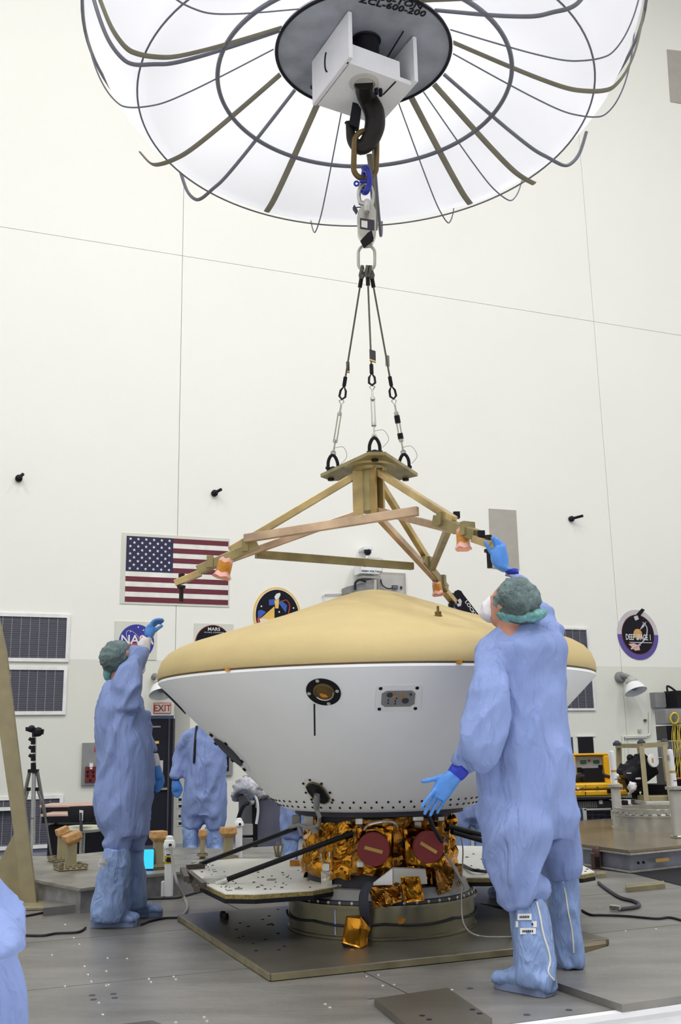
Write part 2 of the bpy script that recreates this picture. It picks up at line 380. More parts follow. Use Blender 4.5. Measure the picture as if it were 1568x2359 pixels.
bolts = MB()
for (x, y) in [(293, 2208), (245, 2237), (248, 2207), (195, 2226), (203, 2245), (211, 2261), (150, 2272), (245, 2270), (250, 2268), (343, 2255), (348, 2262), (400, 2250), (405, 2256), (237, 2337), (470, 2343), (477, 2352), (405, 2355), (228, 2310), (749, 2313), (760, 2321), (872, 2246), (845, 2249), (882, 2270), (908, 2268), (1041, 2280), (170, 2160), (183, 2175), (150, 2130), (1330, 2070), (1380, 2090), (1440, 2145), (1510, 2140), (120, 2200)]:
    p = PZ(x, y, 0); bolts.lathe([(0, .004), (.006, .0035), (.008, 0)], p, 8)
o = obj('floor_screw', bolts, M['chrome'], deck); o['kind'] = 'stuff'
holes = MB()
for (x, y) in [(212, 2293), (215, 2303), (261, 2290), (264, 2299), (1408, 2288), (1430, 2297), (1512, 2277), (1533, 2286), (1213, 2338), (1310, 2327), (1082, 2277)]:
    holes.lathe([(0, .0015), (.014, .0015), (.015, 0)], PZ(x, y, 0), 12)
o = obj('floor_hole_cover', holes, M['dark'], deck); o['kind'] = 'stuff'

# thick base plate under the spacecraft
ca, cb = GI(447, 2106, .035), GI(1400, 2168, .035)
mb = MB(); vb = max(ca[1], 1.9); mb.cbox((0, 0, 0.001), (cb[0] + .05, vb, .035), .004, T=T)
bp = tag(obj('base_plate', mb, [M['steel2']]), 'thick square brown-edged steel plate on floor under the spacecraft ring', 'steel plate')
mb = MB(); mb.box((0.005, -.004, .004), (cb[0] + .04, .0, .032), T=T).box((-.004, .005, .004), (0, vb - .01, .032), T=T); obj('plate_edge', mb, M['edge'], bp, label='olive machined edge')
holes = MB()
for (x, y) in [(620, 2110), (640, 2095), (605, 2118), (553, 2126), (544, 2141), (560, 2157), (550, 2160), (583, 2173), (590, 2190), (572, 2134), (612, 2164), (642, 2188), (640, 2150), (655, 2180), (625, 2128), (618, 2130), (628, 2131)]:
    holes.lathe([(0, .0015), (.009, .0015), (.010, 0)], PZ(x, y, .0355), 8)
o = obj('bolt_hole', holes, M['ink'], bp); o['kind'] = 'stuff'
# loose plates on the floor
def loose(name, q, t, label, mt='steel2', parts=None):
    c = [PZ(x, y, t) for x, y in q]; low = [V((p.x, p.y, .001)) for p in c]
    mb = MB(); n = len(c); mb.add(low + c, [tuple(range(n - 1, -1, -1)), tuple(range(n, 2 * n))] + [(i, (i + 1) % n, n + (i + 1) % n, n + i) for i in range(n)])
    return tag(obj(name, mb, M[mt]), label, 'steel plate')
_q = [PZ(x, y, .0) for x, y in [(1362, 2001), (1450, 2011), (1568, 2041), (1700, 2070), (1700, 1998), (1450, 1998)]]; struct(obj('pit_dark_sheet', MB().prism(_q, V((0, 0, .004))), M['blackm']))  # flat black sheet painting the dark of a pit in the floor
lp = loose('floor_hatch_plate', [(862, 2300), (1030, 2275), (1133, 2346), (1125, 2352), (960, 2380)], .03, 'dark square hatch plate lying on floor at the bottom, left of the blue boot')
mb = MB()
for k in range(7):
    a = PZ(862, 2300, 0) .lerp(PZ(960, 2380, 0), k / 6); mb.beam(a + V((-.03, -.01, .008)), a + V((.01, 0, .008)), .012, .012)
obj('hinge_knuckle', mb, M['chrome'], lp)
mb = MB()
for (x, y) in [(972, 2340), (988, 2349), (1088, 2326), (1104, 2335)]: mb.lathe([(0, .0015), (.011, .0015), (.012, 0)], PZ(x, y, .03), 8)
obj('bolt_hole', mb, M['ink'], lp)
loose('floor_cover_plate', [(1205, 2238), (1432, 2314), (1640, 2284), (1700, 2200), (1500, 2150)], .03, 'large grey steel plate with dark edge, on floor at the bottom right corner', 'steel')
loose('steel_bar', [(1440, 2036), (1528, 2029), (1531, 2036), (1442, 2045)], .03, 'short tan steel bar lying on floor before the grey right platform', 'edge')
loose('steel_bar', [(1340, 2171), (1394, 2166), (1396, 2174), (1340, 2182)], .03, 'short olive bar on floor just right of the taller worker\'s boots', 'edge')
loose('steel_bar', [(1372, 2007), (1394, 2006), (1396, 2012), (1374, 2014)], .03, 'stubby tan bar on floor touching the far right panel tip', 'edge')
loose('floor_cover_plate', [(102, 2072), (212, 2066), (232, 2078), (100, 2092)], .05, 'flat grey steel slab on floor behind the left worker\'s boots', 'steel')
loose('floor_cover_plate', [(190, 2371), (350, 2350), (380, 2362), (380, 2420), (190, 2430)], .01, 'thin grey plate on floor at the bottom edge left of centre', 'steel2')

# ---- doorway
T = lambda q: WP(q.x, q.z, q.y)
dr = thing('door_1', WP(d0, BACKZ), 'dark', 'x'); del dr['label'], dr['category']; struct(dr)
s_open = WS(402, 1700)[0]
mb = MB(); mb.box((d0, -.019, BACKZ), (s_open, -.012, DTOP - .04), T=T); obj('door_leaf', mb, M['doorm'], dr)
mb = MB(); mb.box((s_open, -.018, BACKZ), (d1, -.004, DTOP), T=T); mb.box((d0, -.018, DTOP - .05), (d1, -.004, DTOP), T=T); obj('door_reveal', mb, M['dblue'], dr)
mb = MB(); sm = WS(388, 1750)[0]; mb.box((sm - .012, -.012, BACKZ), (sm + .012, .01, DTOP - .05), T=T).box((s_open - .03, -.012, BACKZ), (s_open, .012, DTOP - .05), T=T); obj('door_frame', mb, M['dark'], dr)
a = WS(366, 1710); mb = MB(); mb.box((a[0] - .06, -.01, a[1] - .02), (a[0] + .0, .0, a[1] + .02), T=T); obj('door_sticker', mb, M['lyel'], dr)
a = WS(367, 1674); mb = MB(); mb.box((a[0] - .18, -.01, a[1] - .012), (a[0] + .02, .0, a[1] + .012), T=T); obj('door_closer', mb, M['grey'], dr)
a = WS(362, 1755); mb = MB(); mb.box((a[0] - .08, -.01, a[1] - .28), (a[0] + .09, .004, a[1] + .02), T=T); obj('door_notice', mb, M['lgrey'], dr)
a = WS(371, 1815); mb = MB(); mb.box((a[0] - .25, -.01, a[1] - .03), (a[0] + .09, .02, a[1]), T=T); obj('push_bar', mb, M['chrome'], dr)
for yy in (1842, 1857, 1880, 1897):
    a = WS(415, yy); mb = MB(); mb.box((a[0] - .05, .0, a[1] - .035), (a[0] + .04, .008, a[1] + .035), T=T); obj('wall_sticker', mb, M['lgrey'], dr)
    mb = MB(); mb.box((a[0] - .03, .008, a[1] - .02), (a[0] + .02, .010, a[1] + .02), T=T); obj('sticker_print', mb, M['ink'], dr)

# ================================================================ THINGS ON THE WALL
def wbox(mb, x0, y0, x1, y1, o0, o1, mi=0):
    ym = (y0 + y1) / 2; xm = (x0 + x1) / 2
    mb.box((WS(x0, ym)[0], o0, WS(xm, y1)[1]), (WS(x1, ym)[0], o1, WS(xm, y0)[1]), mi, T=T); return mb
def wthing(name, x, y, label, cat, group=None): return thing(name, PW(x, y), label, cat, group)
def wtext(name, t, x, y, size, m_, par, sx=1, off=.02, rot=0):
    X = WU * cos(rot) + V((0, 0, 1)) * sin(rot); Y = V((0, 0, 1)) * cos(rot) - WU * sin(rot)
    return text(name, t, size, PW(x, y) + WN * off, X, Y, M[m_], par, sx)
def disc(mb, c, rx, rz, o0, o1, n=48, a0=0, a1=2 * pi, mi=0):
    s, z = c; P_ = [WP(s + rx * cos(a0 + (a1 - a0) * i / n), z + rz * sin(a0 + (a1 - a0) * i / n), o0) for i in range(n if a1 - a0 > 6.28 else n + 1)]
    mb.prism(P_, WN * (o1 - o0), mi); return mb
def poly(mb, pts, o0, o1, mi=0):
    mb.prism([PW(x, y) + WN * o0 for x, y in pts], WN * (o1 - o0), mi); return mb

# flag
t = wthing('flag_poster', 403, 1395, 'poster of the striped flag with stars, on wall above the round blue logo', 'poster')
s0, s1 = WS(278, 1312)[0], WS(528, 1312)[0]; z1, z0 = WS(403, 1234)[1], WS(403, 1395)[1]
obj('backing_board', MB().box((s0, 0, z0), (s1, .012, z1), T=T), M['poster'], t)
fs0, fs1 = WS(289, 1312)[0], WS(525, 1312)[0]; fz1, fz0 = WS(403, 1241)[1], WS(403, 1390)[1]; hh = (fz1 - fz0) / 13
mb = MB().box((fs0, .012, fz0), (fs1, .015, fz1), T=T); obj('white_field', mb, M['flagw'], t)
cs = WS(398, 1280)[0]
for k in range(13):
    if k % 2 == 0:
        za = fz1 - k * hh; mb = MB().box((cs if k < 7 else fs0, .015, za - hh), (fs1, .018, za), T=T); obj('stripe', mb, M['flagr'], t)
canton = obj('canton', MB().box((fs0, .015, fz1 - 7 * hh), (cs, .0185, fz1), T=T), M['flagb'], t)
mb = MB(); cw = (cs - fs0); ch = 7 * hh
for r in range(9):
    n_ = 6 if r % 2 == 0 else 5
    for k in range(n_):
        cx_ = fs0 + cw * ((k + .5) / 6 + (0 if n_ == 6 else 1 / 12)); cz_ = fz1 - ch * (r + .75) / 9.5
        mb.prism([WP(cx_ + (.026 if q % 2 == 0 else .011) * sin(q * pi / 5), cz_ + (.026 if q % 2 == 0 else .011) * cos(q * pi / 5), .0185) for q in range(10)], WN * .002)
obj('star', mb, M['flagw'], canton)['kind'] = 'stuff'

# NASA roundel
t = wthing('agency_logo_sign', 312, 1520, 'square board with the round blue NASA logo, on wall behind the raised glove', 'sign')
obj('backing_board', wbox(MB(), 263, 1432, 361, 1520, 0, .012), M['poster'], t)
c = WS(314, 1479); R_ = .30
R_ = (WS(354, 1479)[0] - WS(273, 1479)[0]) / 2
obj('blue_disc', disc(MB(), c, R_, R_, .012, .016), M['navy'], t)
mb = MB(); mb.tube([WP(c[0] + R_ * (-.15 + .62 * cos(a)*cos(.9) - .28 * sin(a)*sin(.9)), c[1] + R_ * (.12 - (.62 * cos(a) * sin(.9) + .28 * sin(a) * cos(.9))), .02) for a in [2 * pi * k / 40 for k in range(40)]], .005, 6, True)
obj('orbit_ring', mb, M['lpale'], t)
obj('red_wing', poly(MB(), [(270, 1486), (286, 1481), (312, 1474), (340, 1461), (325, 1471), (309, 1479), (286, 1487), (300, 1484), (330, 1478), (352, 1470), (330, 1484), (305, 1490), (280, 1489)], .017, .020), M['nasar'], t)
mb = MB()
for (x, y) in [(318, 1445), (300, 1455), (330, 1452), (296, 1500), (322, 1505)]: disc(mb, WS(x, y), .012, .012, .016, .019, 6)
obj('star', mb, M['label'], t)
wtext('lettering', 'NASA', 315, 1475, .20, 'label', t, 1.0, .022)
# MARS roundel
t = wthing('mission_badge_sign', 490, 1520, 'board with round black badge lettered MARS, on wall just left of the tan dome', 'sign')
obj('backing_board', wbox(MB(), 446, 1437, 537, 1522, 0, .012), M['poster'], t)
c = WS(490, 1482); R_ = (WS(531, 1480)[0] - WS(449, 1480)[0]) / 2
obj('maroon_rim', disc(MB(), c, R_, R_, .012, .015), M['redb'], t); obj('black_disc', disc(MB(), c, R_ * .95, R_ * .95, .015, .018), M['nblack'], t)
obj('blue_crescent', poly(MB(), [(454, 1486), (456, 1478), (462, 1473), (478, 1471), (470, 1475), (462, 1480), (466, 1486), (480, 1487), (470, 1490), (458, 1491)], .018, .021), M['lblue'], t)
obj('probe_mark', poly(MB(), [(474, 1474), (478, 1472), (483, 1475), (480, 1477), (484, 1482), (479, 1480), (476, 1477)], .018, .021), M['label'], t)
wtext('lettering', 'MARS', 492, 1450, .075, 'label', t, 1.1); wtext('lettering', 'GLOBAL SURVEYOR', 492, 1457.5, .028, 'lgrey', t, 1.3)
# oval satellite badge
t = wthing('mission_badge_sign', 637, 1470, 'oval badge with yellow rim and satellite over stars, on wall behind the dome', 'sign')
c = WS(638, 1418); R_ = (WS(693, 1415)[0] - WS(583, 1415)[0]) / 2; RZ = (WS(638, 1353)[1] - c[1])
for (k, mt, o0, nm) in ((1, 'lyel', 0, 'yellow_rim'), (.93, 'label', .012, 'white_rim'), (.90, 'nblack', .015, 'black_field')):
    obj(nm, disc(MB(), c, R_ * k, RZ * (k if k == 1 else k + .01), o0, o0 + (.012 if o0 == 0 else .003)), M[mt], t)
obj('solar_panel_mark', poly(MB(), [(618, 1382), (634, 1380), (636, 1393), (619, 1395)], .018, .021), M['lblue'], t)
obj('solar_panel_mark', poly(MB(), [(641, 1390), (646, 1383), (660, 1395), (657, 1412)], .018, .021), M['lblue'], t)
obj('antenna_dish_mark', poly(MB(), [(633, 1381), (631, 1375), (636, 1368), (644, 1366), (645, 1371), (641, 1379), (636, 1382)], .018, .022), M['label'], t)
obj('probe_body_mark', poly(MB(), [(631, 1384), (642, 1380), (640, 1402), (633, 1402)], .022, .025), M['lyel'], t)
obj('beam_mark', poly(MB(), [(631, 1397), (631, 1430), (596, 1428)], .019, .022), M['lyel'], t)
obj('blue_wedge', poly(MB(), [(593, 1408), (600, 1405), (612, 1410), (598, 1424), (593, 1424)], .018, .021), M['lblue'], t)
obj('red_mark', poly(MB(), [(592, 1424), (600, 1421), (598, 1440), (592, 1440)], .018, .021), M['nasar'], t)
obj('white_mark', poly(MB(), [(597, 1426), (612, 1426), (622, 1433), (614, 1440), (600, 1440)], .022, .025), M['label'], t)
mb = MB(); mb.tube(spline([PW(649, 1386) + WN * .02, PW(657, 1383) + WN * .02, PW(663, 1388) + WN * .02, PW(666, 1398) + WN * .02, PW(663, 1414) + WN * .02]), .008, 6); obj('red_arc', mb, M['nasar'], t)
mb = MB()
for (x, y) in [(601, 1397), (675, 1401), (642, 1410)]: disc(mb, WS(x, y), .014, .014, .018, .021, 8)
obj('star', mb, M['label'], t)
# leaning dark badge with letters
t = wthing('contractor_badge_sign', 1065, 1420, 'dark navy triangular badge lettered LOCKHEED, on wall right of the tan dome', 'sign')
mb = MB(); q = [(1030, 1402), (1043, 1370), (1047, 1362), (1054, 1359), (1061, 1362), (1066, 1370), (1150, 1480), (1100, 1480), (1060, 1415)]
obj('board', poly(mb, q, 0, .02), M['nblack'], t)
wtext('lettering', 'LOCKHEED', 1090, 1413, .09, 'label', t, 1.15, .023, radians(-54))
obj('bird_mark', poly(MB(), [(1052, 1383), (1058, 1379), (1062, 1385), (1060, 1396), (1053, 1398), (1050, 1392), (1056, 1390)], .02, .024), M['lpale'], t)
obj('blue_mark', poly(MB(), [(1038, 1400), (1045, 1397), (1050, 1404), (1041, 1406)], .02, .024), M['lblue'], t)
# Deep space badge
t = wthing('mission_badge_sign', 1468, 1519, 'oval badge lettered DEEP SPACE 1 with purple lower rim, on wall above the lamp', 'sign')
c = WS(1468, 1462); R_ = (WS(1515, 1462)[0] - WS(1422, 1462)[0]) / 2; RZ = WS(1468, 1405)[1] - c[1]
obj('pale_rim', disc(MB(), c, R_, RZ, 0, .012), M['lpale'], t)
obj('purple_rim', disc(MB(), c, R_ * 1.004, RZ * 1.004, .012, .014, 40, pi, 2 * pi), M['lpurple'], t)
obj('maroon_ring', disc(MB(), c, R_ * .80, RZ * .80, .014, .017), M['redb'], t); obj('black_field', disc(MB(), c, R_ * .77, RZ * .77, .017, .02), M['nblack'], t)
obj('engine_panel_mark', poly(MB(), [(1462, 1417), (1476, 1402), (1483, 1405), (1471, 1421)], .02, .024), M['nblack'], t)
obj('probe_mark', poly(MB(), [(1457, 1421), (1466, 1418), (1469, 1427), (1461, 1430)], .024, .027), M['lpale'], t)
obj('orange_planet', disc(MB(), WS(1467, 1461), .10, .10, .02, .023, 20), M['lorange'], t)
obj('comet_tail_mark', poly(MB(), [(1471, 1452), (1478, 1439), (1487, 1432), (1481, 1444)], .02, .023), M['lpale'], t)
mb = MB(); mb.tube(spline([PW(1478, 1434) + WN * .022, PW(1487, 1445) + WN * .022, PW(1487, 1462) + WN * .022, PW(1477, 1480) + WN * .022, PW(1457, 1492) + WN * .022]), .012, 6); obj('orbit_arc', mb, M['lpale'], t)
obj('pink_cloud_mark', poly(MB(), [(1445, 1484), (1458, 1482), (1470, 1488), (1472, 1498), (1460, 1499), (1455, 1492)], .02, .023), M['pink'], t)
obj('blue_stroke_mark', poly(MB(), [(1450, 1493), (1470, 1484), (1474, 1487), (1452, 1497)], .023, .026), M['lpale'], t)
wtext('lettering', 'DEEP SPACE 1', 1468, 1469, .155, 'label', t, .62, .028)
mb = MB(); mb.box((c[0] - .22, .025, c[1] - .16), (c[0] + .3, .027, c[1] - .145), T=T); obj('underline_mark', mb, M['lpale'], t)
# EXIT sign
t = wthing('exit_sign', 373, 1643, 'white exit sign with red EXIT letters and red border, above the dark doorway', 'sign')
obj('red_border', wbox(MB(), 353.5, 1619, 393.5, 1644, .0, .012), M['redp'], t); obj('white_face', wbox(MB(), 355, 1620.5, 392, 1642.5, .012, .016), M['poster'], t)
wtext('lettering', 'EXIT', 373.5, 1632, .145, 'redp', t, .92, .018)

# louvre panels
def louvre(x0, y0, x1, y1, nm, label, nmul, fr=7):
    t = wthing('louvre_panel', (x0 + x1) / 2, y1, label, 'vent panel', 'dark slatted panels in the wall')
    ym = (y0 + y1) / 2; xm = (x0 + x1) / 2
    s0, s1 = WS(x0, ym)[0], WS(x1, ym)[0]; z1, z0 = WS(xm, y0)[1], WS(xm, y1)[1]; f = fr * .0075
    obj('screen', MB().box((s0 + f, .0, z0 + f), (s1 - f, .012, z1 - f), T=T), M['louvre'], t)
    mb = MB(); mb.box((s0, 0, z0), (s0 + f, .035, z1), T=T).box((s1 - f, 0, z0), (s1, .035, z1), T=T).box((s0 + f, 0, z0), (s1 - f, .035, z0 + f), T=T).box((s0 + f, 0, z1 - f), (s1 - f, .035, z1), T=T)
    obj('frame', mb, M['frame'], t)
    for k in range(1, nmul):
        s = s0 + f + (s1 - s0 - 2 * f) * k / nmul; obj('mullion', MB().box((s - .0045, .012, z0 + f), (s + .0045, .022, z1 - f), T=T), M['mull'], t)
    mb = MB(); nz = int((z1 - z0 - 2 * f) / .032)
    for k in range(nz): z = z0 + f + .01 + k * .032; mb.box((s0 + f, .012, z), (s1 - f, .017, z + .013), T=T)
    o = obj('slat', mb, M['louvre'], t); o['kind'] = 'stuff'
    return t
louvre(-70, 1413, 160, 1524, '', 'dark slatted vent panel at far left, upper of the two, beside the tan post', 10)
louvre(-70, 1535, 153, 1647, '', 'dark slatted vent panel at far left, just below the upper one, above the tripod head', 10)
louvre(-70, 1834, 143, 1957, '', 'low dark slatted panel behind the tripod legs, reaching the floor', 9)
louvre(1200, 1445, 1355, 1540, '', 'dark slatted vent panel behind the right worker\'s shoulder, upper of the two', 9, 5)
louvre(1200, 1546, 1367, 1637, '', 'dark slatted vent panel behind the right worker, half cut by the white cone', 9, 5)
t = wthing('white_wall_shelf', 10, 1885, 'white ledge on the wall across the low slatted panel at far left', 'shelf'); obj('ledge', wbox(MB(), -60, 1860, 30, 1868, .03, .10), M['frame'], t)

# plates, pegs, boxes
tag(obj('wall_plate', poly(MB(), [(1125, 1172), (1187, 1176), (1195, 1313), (1130, 1308)], 0, .02), M['plate']), 'tall blank putty grey plate on wall behind the reaching glove', 'plate')
tag(obj('wall_plate', poly(MB(), [(1535, 115), (1600, 122), (1600, 245), (1543, 235)], 0, .02), M['plate']), 'grey blank plate high on wall at the top right edge', 'plate')
for (x, y, dx, lb) in ((43, 1103, 0, 'short black peg sticking out of wall at the far left'), (493, 1137, 3, 'short black peg on wall above and right of the flag'), (1314, 1196, 12, 'short black peg on wall at right, beside the putty plate')):
    t = wthing('wall_peg', x, y, lb, 'peg', 'black pegs on the high wall')
    c_ = PW(x, y); obj('socket', MB().lathe([(0, 0), (.055, 0), (.055, .05), (.03, .07), (0, .07)], c_, 14, axis=WN), M['black'], t, True)
    obj('nozzle', MB().cyl(c_ + WN * .06, c_ + WN * .16 + V((.05 + dx * .008, 0, .03)), .026, 10), M['black'], t, True)
t = wthing('junction_box', 900, 1370, 'putty grey wall box with dangling cable, behind the peak of the dome', 'electrical box')
obj('box', wbox(MB(), 868, 1320, 932, 1385, 0, .05), M['plate'], t); mb = MB(); wbox(mb, 874, 1326, 926, 1380, .05, .055); obj('cover', mb, M['lgrey'], t)
mb = MB(); mb.tube(spline([PW(873, 1336) + WN * .07, PW(876, 1350) + WN * .09, PW(888, 1358) + WN * .1, PW(902, 1356) + WN * .09]), .01, 6); obj('cable', mb, M['cable'], t)
mb = MB(); wbox(mb, 899, 1350, 911, 1358, .055, .1); obj('plug', mb, M['bluegrey'], t); mb = MB(); wbox(mb, 918, 1352, 922, 1358, .055, .08); obj('socket', mb, M['dark'], t)
t = wthing('wall_camera_unit', 825, 1370, 'white boxy wall unit with black dome camera above the dome peak', 'camera')
obj('housing', wbox(MB(), 810, 1302, 853, 1330, .1, .4), M['whiteg'], t, bevel=.01)
mb = MB(); q = [PW(x, y) + WN * .45 for x, y in [(806, 1300), (806, 1332), (856, 1332), (856, 1298), (848, 1296), (812, 1297)]]; mb.tube(q, .006, 6, True); obj('wire_guard', mb, M['chrome'], t)
mb = MB(); mb.ball(PW(836, 1276) + WN * .2, .065, 16); obj('dome_camera', mb, M['black'], t, True)
mb = MB(); wbox(mb, 825, 1266, 846, 1272, 0, .25); mb.tube([PW(836, 1285) + WN * .2, PW(829, 1300) + WN * .2], .018, 8); mb.tube([PW(841, 1285) + WN * .2, PW(848, 1300) + WN * .2], .01, 8); obj('bracket', mb, M['white'], t)
mb = MB(); wbox(mb, 817, 1333, 852, 1339, .1, .35); obj('mount', mb, M['lgrey'], t)
mb = MB(); mb.hexa(*[PW(x, y) + WN * o for (x, y, o) in [(786, 1372, .3), (845, 1372, .3), (845, 1372, .02), (786, 1372, .02), (786, 1357, .3), (846, 1343, .3), (846, 1343, .02), (786, 1357, .02)]]); obj('base', mb, M['grey'], t)
mb = MB(); mb.tube(spline([PW(800, 1366) + WN * .35, PW(800, 1350) + WN * .36, PW(810, 1343) + WN * .36, PW(824, 1347) + WN * .35]), .02, 8); obj('cable', mb, M['cable'], t)
mb = MB(); wbox(mb, 817, 1312, 821, 1315, .4, .405); obj('red_mark', mb, M['redp'], t)
wtext('lettering', 'HIGH VOLTAGE', 835, 1325, .045, 'ink', t, 1.2, .405)
t = wthing('wire_bracket', 760, 1385, 'thin white conduit hoop on wall left of the dome peak', 'conduit')
mb = MB(); mb.tube([PW(741, 1373) + WN * .03, PW(743, 1372) + WN * .03, PW(746, 1369) + WN * .03, PW(786, 1368) + WN * .03], .012, 6); mb.tube([PW(744, 1372) + WN * .03, PW(744, 1400) + WN * .03], .010, 6); obj('conduit_pipe', mb, M['frame'], t)
# fire-call panels left and right of the doorway
for (x0, x1, y0, y1, lb) in ((188, 243, 1711, 1808, 'grey wall panel with red call box, behind the left worker'), (498, 534, 1700, 1786, 'grey wall panel partly behind the far worker')):
    t = wthing('call_panel', (x0 + x1) / 2, y1, lb, 'panel')
    obj('steel_box', wbox(MB(), x0, y0, x1, y1, 0, .05), M['grey'], t)
    if x0 < 200:
        mb = MB(); wbox(mb, 216, 1719, 229, 1732, .05, .055); obj('red_sticker', mb, M['redp'], t)
        mb = MB(); wbox(mb, 195, 1766, 219, 1801, .05, .08); obj('red_box', mb, M['redb'], t); wtext('lettering', 'No.', 224, 1724, .04, 'label', t, 1, .06)
        mb = MB(); wbox(mb, 204, 1758, 212, 1767, .05, .10); wbox(mb, 205, 1768, 210, 1772, .08, .11); obj('tag_holder', mb, M['label'], t)
        mb = MB()
        for (x, y) in [(200, 1778), (213, 1778), (200, 1787), (213, 1787), (206, 1797)]: disc(mb, WS(x, y), .018, .018, .08, .09, 10)
        obj('button', mb, M['black'], t)
    else:
        mb = MB(); wbox(mb, x0 + 4, y0 + 6, x1 - 9, y1 - 10, .05, .06); obj('cover', mb, M['black'], t)
# small dark openings near yellow cases
t = wthing('wall_vent', 1348, 1740, 'small black vent opening in wall above the open yellow case', 'vent'); obj('recess_cover', wbox(MB(), 1331, 1698, 1366, 1740, 0, .012), M['black'], t); obj('frame', wbox(MB(), 1326, 1693, 1370, 1697, 0, .02), M['frame'], t)
t = wthing('wall_vent', 1318, 1740, 'narrow black vent sliver on wall at the right worker\'s hip', 'vent'); obj('recess_cover', wbox(MB(), 1300, 1698, 1319, 1740, 0, .012), M['dark'], t)
t = wthing('wall_conduit', 1470, 1700, 'thin cream conduit run bent across wall above the tan frame', 'conduit')
mb = MB(); mb.tube([PW(1432, 1760) + WN * .03, PW(1432, 1697) + WN * .03, PW(1490, 1695) + WN * .03, PW(1494, 1690) + WN * .03, PW(1494, 1640) + WN * .03], .02, 8); mb.tube([PW(1436, 1700) + WN * .03, PW(1486, 1698) + WN * .03], .015, 6)
obj('conduit_pipe', mb, M['wall_low'], t); mb = MB(); wbox(mb, 1468, 1680, 1474, 1686, 0, .05); obj('outlet_box', mb, M['lgrey'], t)
t = wthing('wall_thermostat', 1485, 1660, 'tiny grey sensor on wall right of the lamp', 'sensor'); obj('case', wbox(MB(), 1482, 1657, 1487, 1662, 0, .04), M['dark'], t); obj('cover', wbox(MB(), 1483, 1658, 1486, 1661, .04, .05), M['grey'], t)

# wall lamps
def lamp(x, y, label, k=1.0, base=True, mir=1):
    t = wthing('wall_lamp', x, y, label, 'lamp', 'white bell-shaped wall lamps')
    c = PW(x, y) + WN * .05; z = V((0, 0, 1))
    if base: mb = MB(); mb.lathe([(0, 0), (.12 * k, 0), (.12 * k, .06 * k), (.09 * k, .11 * k), (0, .12 * k)], PW(x, y), 24, axis=WN); obj('wall_mount', mb, M['grey'], t, True)
    neck = c + (WN * .20 + WU * .08 * mir + z * -.03) * k; ax = (WN * .45 + WU * .05 * mir - z * 1.0).normalized()
    mb = MB(); mb.tube(spline([c, c + (WN * .12 + z * .03) * k, neck]), .05 * k, 12); obj('arm', mb, M['grey'], t, True)
    mb = MB(); mb.lathe([(r_ * k, h_ * k) for r_, h_ in [(.0, -.02), (.07, -.02), (.09, .04), (.12, .05), (.125, .10), (.0, .10)]], neck, 24, axis=ax); obj('lamp_cap', mb, M['lgrey'], t, True)
    mb = MB(); mb.lathe([(r_ * k, h_ * k) for r_, h_ in [(.10, .10), (.15, .13), (.19, .20), (.22, .28), (.235, .31), (.23, .31), (.185, .21), (.14, .14), (.09, .11)]], neck, 36, axis=ax); obj('lamp_shade', mb, M['whiteg'], t, True)
    mb = MB(); mb.ball(neck + ax * .20 * k, .075 * k, 14); obj('bulb', mb, M['grey'], t, True)
lamp(1426, 1561, 'grey-mounted wall lamp with white bell shade, below the DEEP SPACE 1 badge', .9)
lamp(352, 1562, 'wall lamp whose white shade peeks out at the shell\'s left rim above EXIT', .85, False)
# television on the wall and rack
t = wthing('wall_screen', 1530, 1628, 'wall-mounted dark monitor at right edge below the wall lamp', 'monitor')
mb = MB(); wbox(mb, 1497, 1596, 1521, 1630, 0, .15); obj('side_plate', mb, M['grey'], t)
mb = MB(); wbox(mb, 1522, 1594, 1600, 1632, .1, .45); obj('casing', mb, M['black'], t)
mb = MB(); mb.tube(spline([PW(1522, 1600) + WN * .2, PW(1520, 1583) + WN * .2, PW(1528, 1585) + WN * .2, PW(1540, 1594) + WN * .2]), .02, 8); obj('cable', mb, M['cable'], t)
mb = MB(); wbox(mb, 1545, 1600, 1556, 1616, .45, .455); obj('painted_reflection', mb, M['lblue'], t)  # blue patch painting a reflection on the dark casing

# ================================================================ SPACECRAFT
AX = V((.196, 6.3, 0))
def zat(xy, py):
    lo, hi = -1.0, 9.0
    for _ in range(40):
        md = (lo + hi) / 2
        if pix(V((xy[0], xy[1], md)))[1] > py: lo = md
        else: hi = md
    return lo
t = thing('capsule', AX + V((0, 0, .68)), 'large spacecraft capsule with tan heat shield dome on a white cone, centre of the floor', 'spacecraft')
cap = t
prof = [(0, 1.995), (.06, 1.993), (.13, 1.979), (.22, 1.952), (.6, 1.818), (1.0, 1.695), (1.13, 1.655), (1.21, 1.625), (1.265, 1.592), (1.30, 1.55), (1.318, 1.50), (1.322, 1.455), (1.318, 1.447), (1.25, 1.447)]
obj('heat_shield', MB().lathe(prof, AX, 128), M['tan'], t, 50)
obj('seam_band', MB().lathe([(1.25, 1.445), (1.314, 1.445), (1.316, 1.4405), (1.25, 1.4405)], AX, 128), mat('seam_brown', (.20, .12, .08), .6), t, True)
SP = [(1.25, 1.4385), (1.314, 1.4385), (1.316, 1.425), (1.30, 1.408), (.655, .768), (.615, .735), (.585, .71), (.555, .695), (.50, .69), (.48, .70)]
obj('backshell', MB().lathe(SP, AX, 128), M['shellw'], t, 35)
def rshell(z):
    pts = [(1.408, 1.30), (.768, .655), (.735, .615), (.71, .585), (.695, .555)]
    if z >= 1.408: return 1.30 + (z - 1.408) * .6
    for (za, ra), (zb, rb) in zip(pts, pts[1:]):
        if z >= zb: return rb + (ra - rb) * (z - zb) / (za - zb)
    return .55
def SH(x, y):
    Yy = 4.7
    while Yy < 6.3:
        p = P(x, y, Yy); dx, dy = p.x - AX.x, p.y - AX.y
        if dx * dx + dy * dy <= rshell(p.z) ** 2: return p
        Yy += .004
    return p
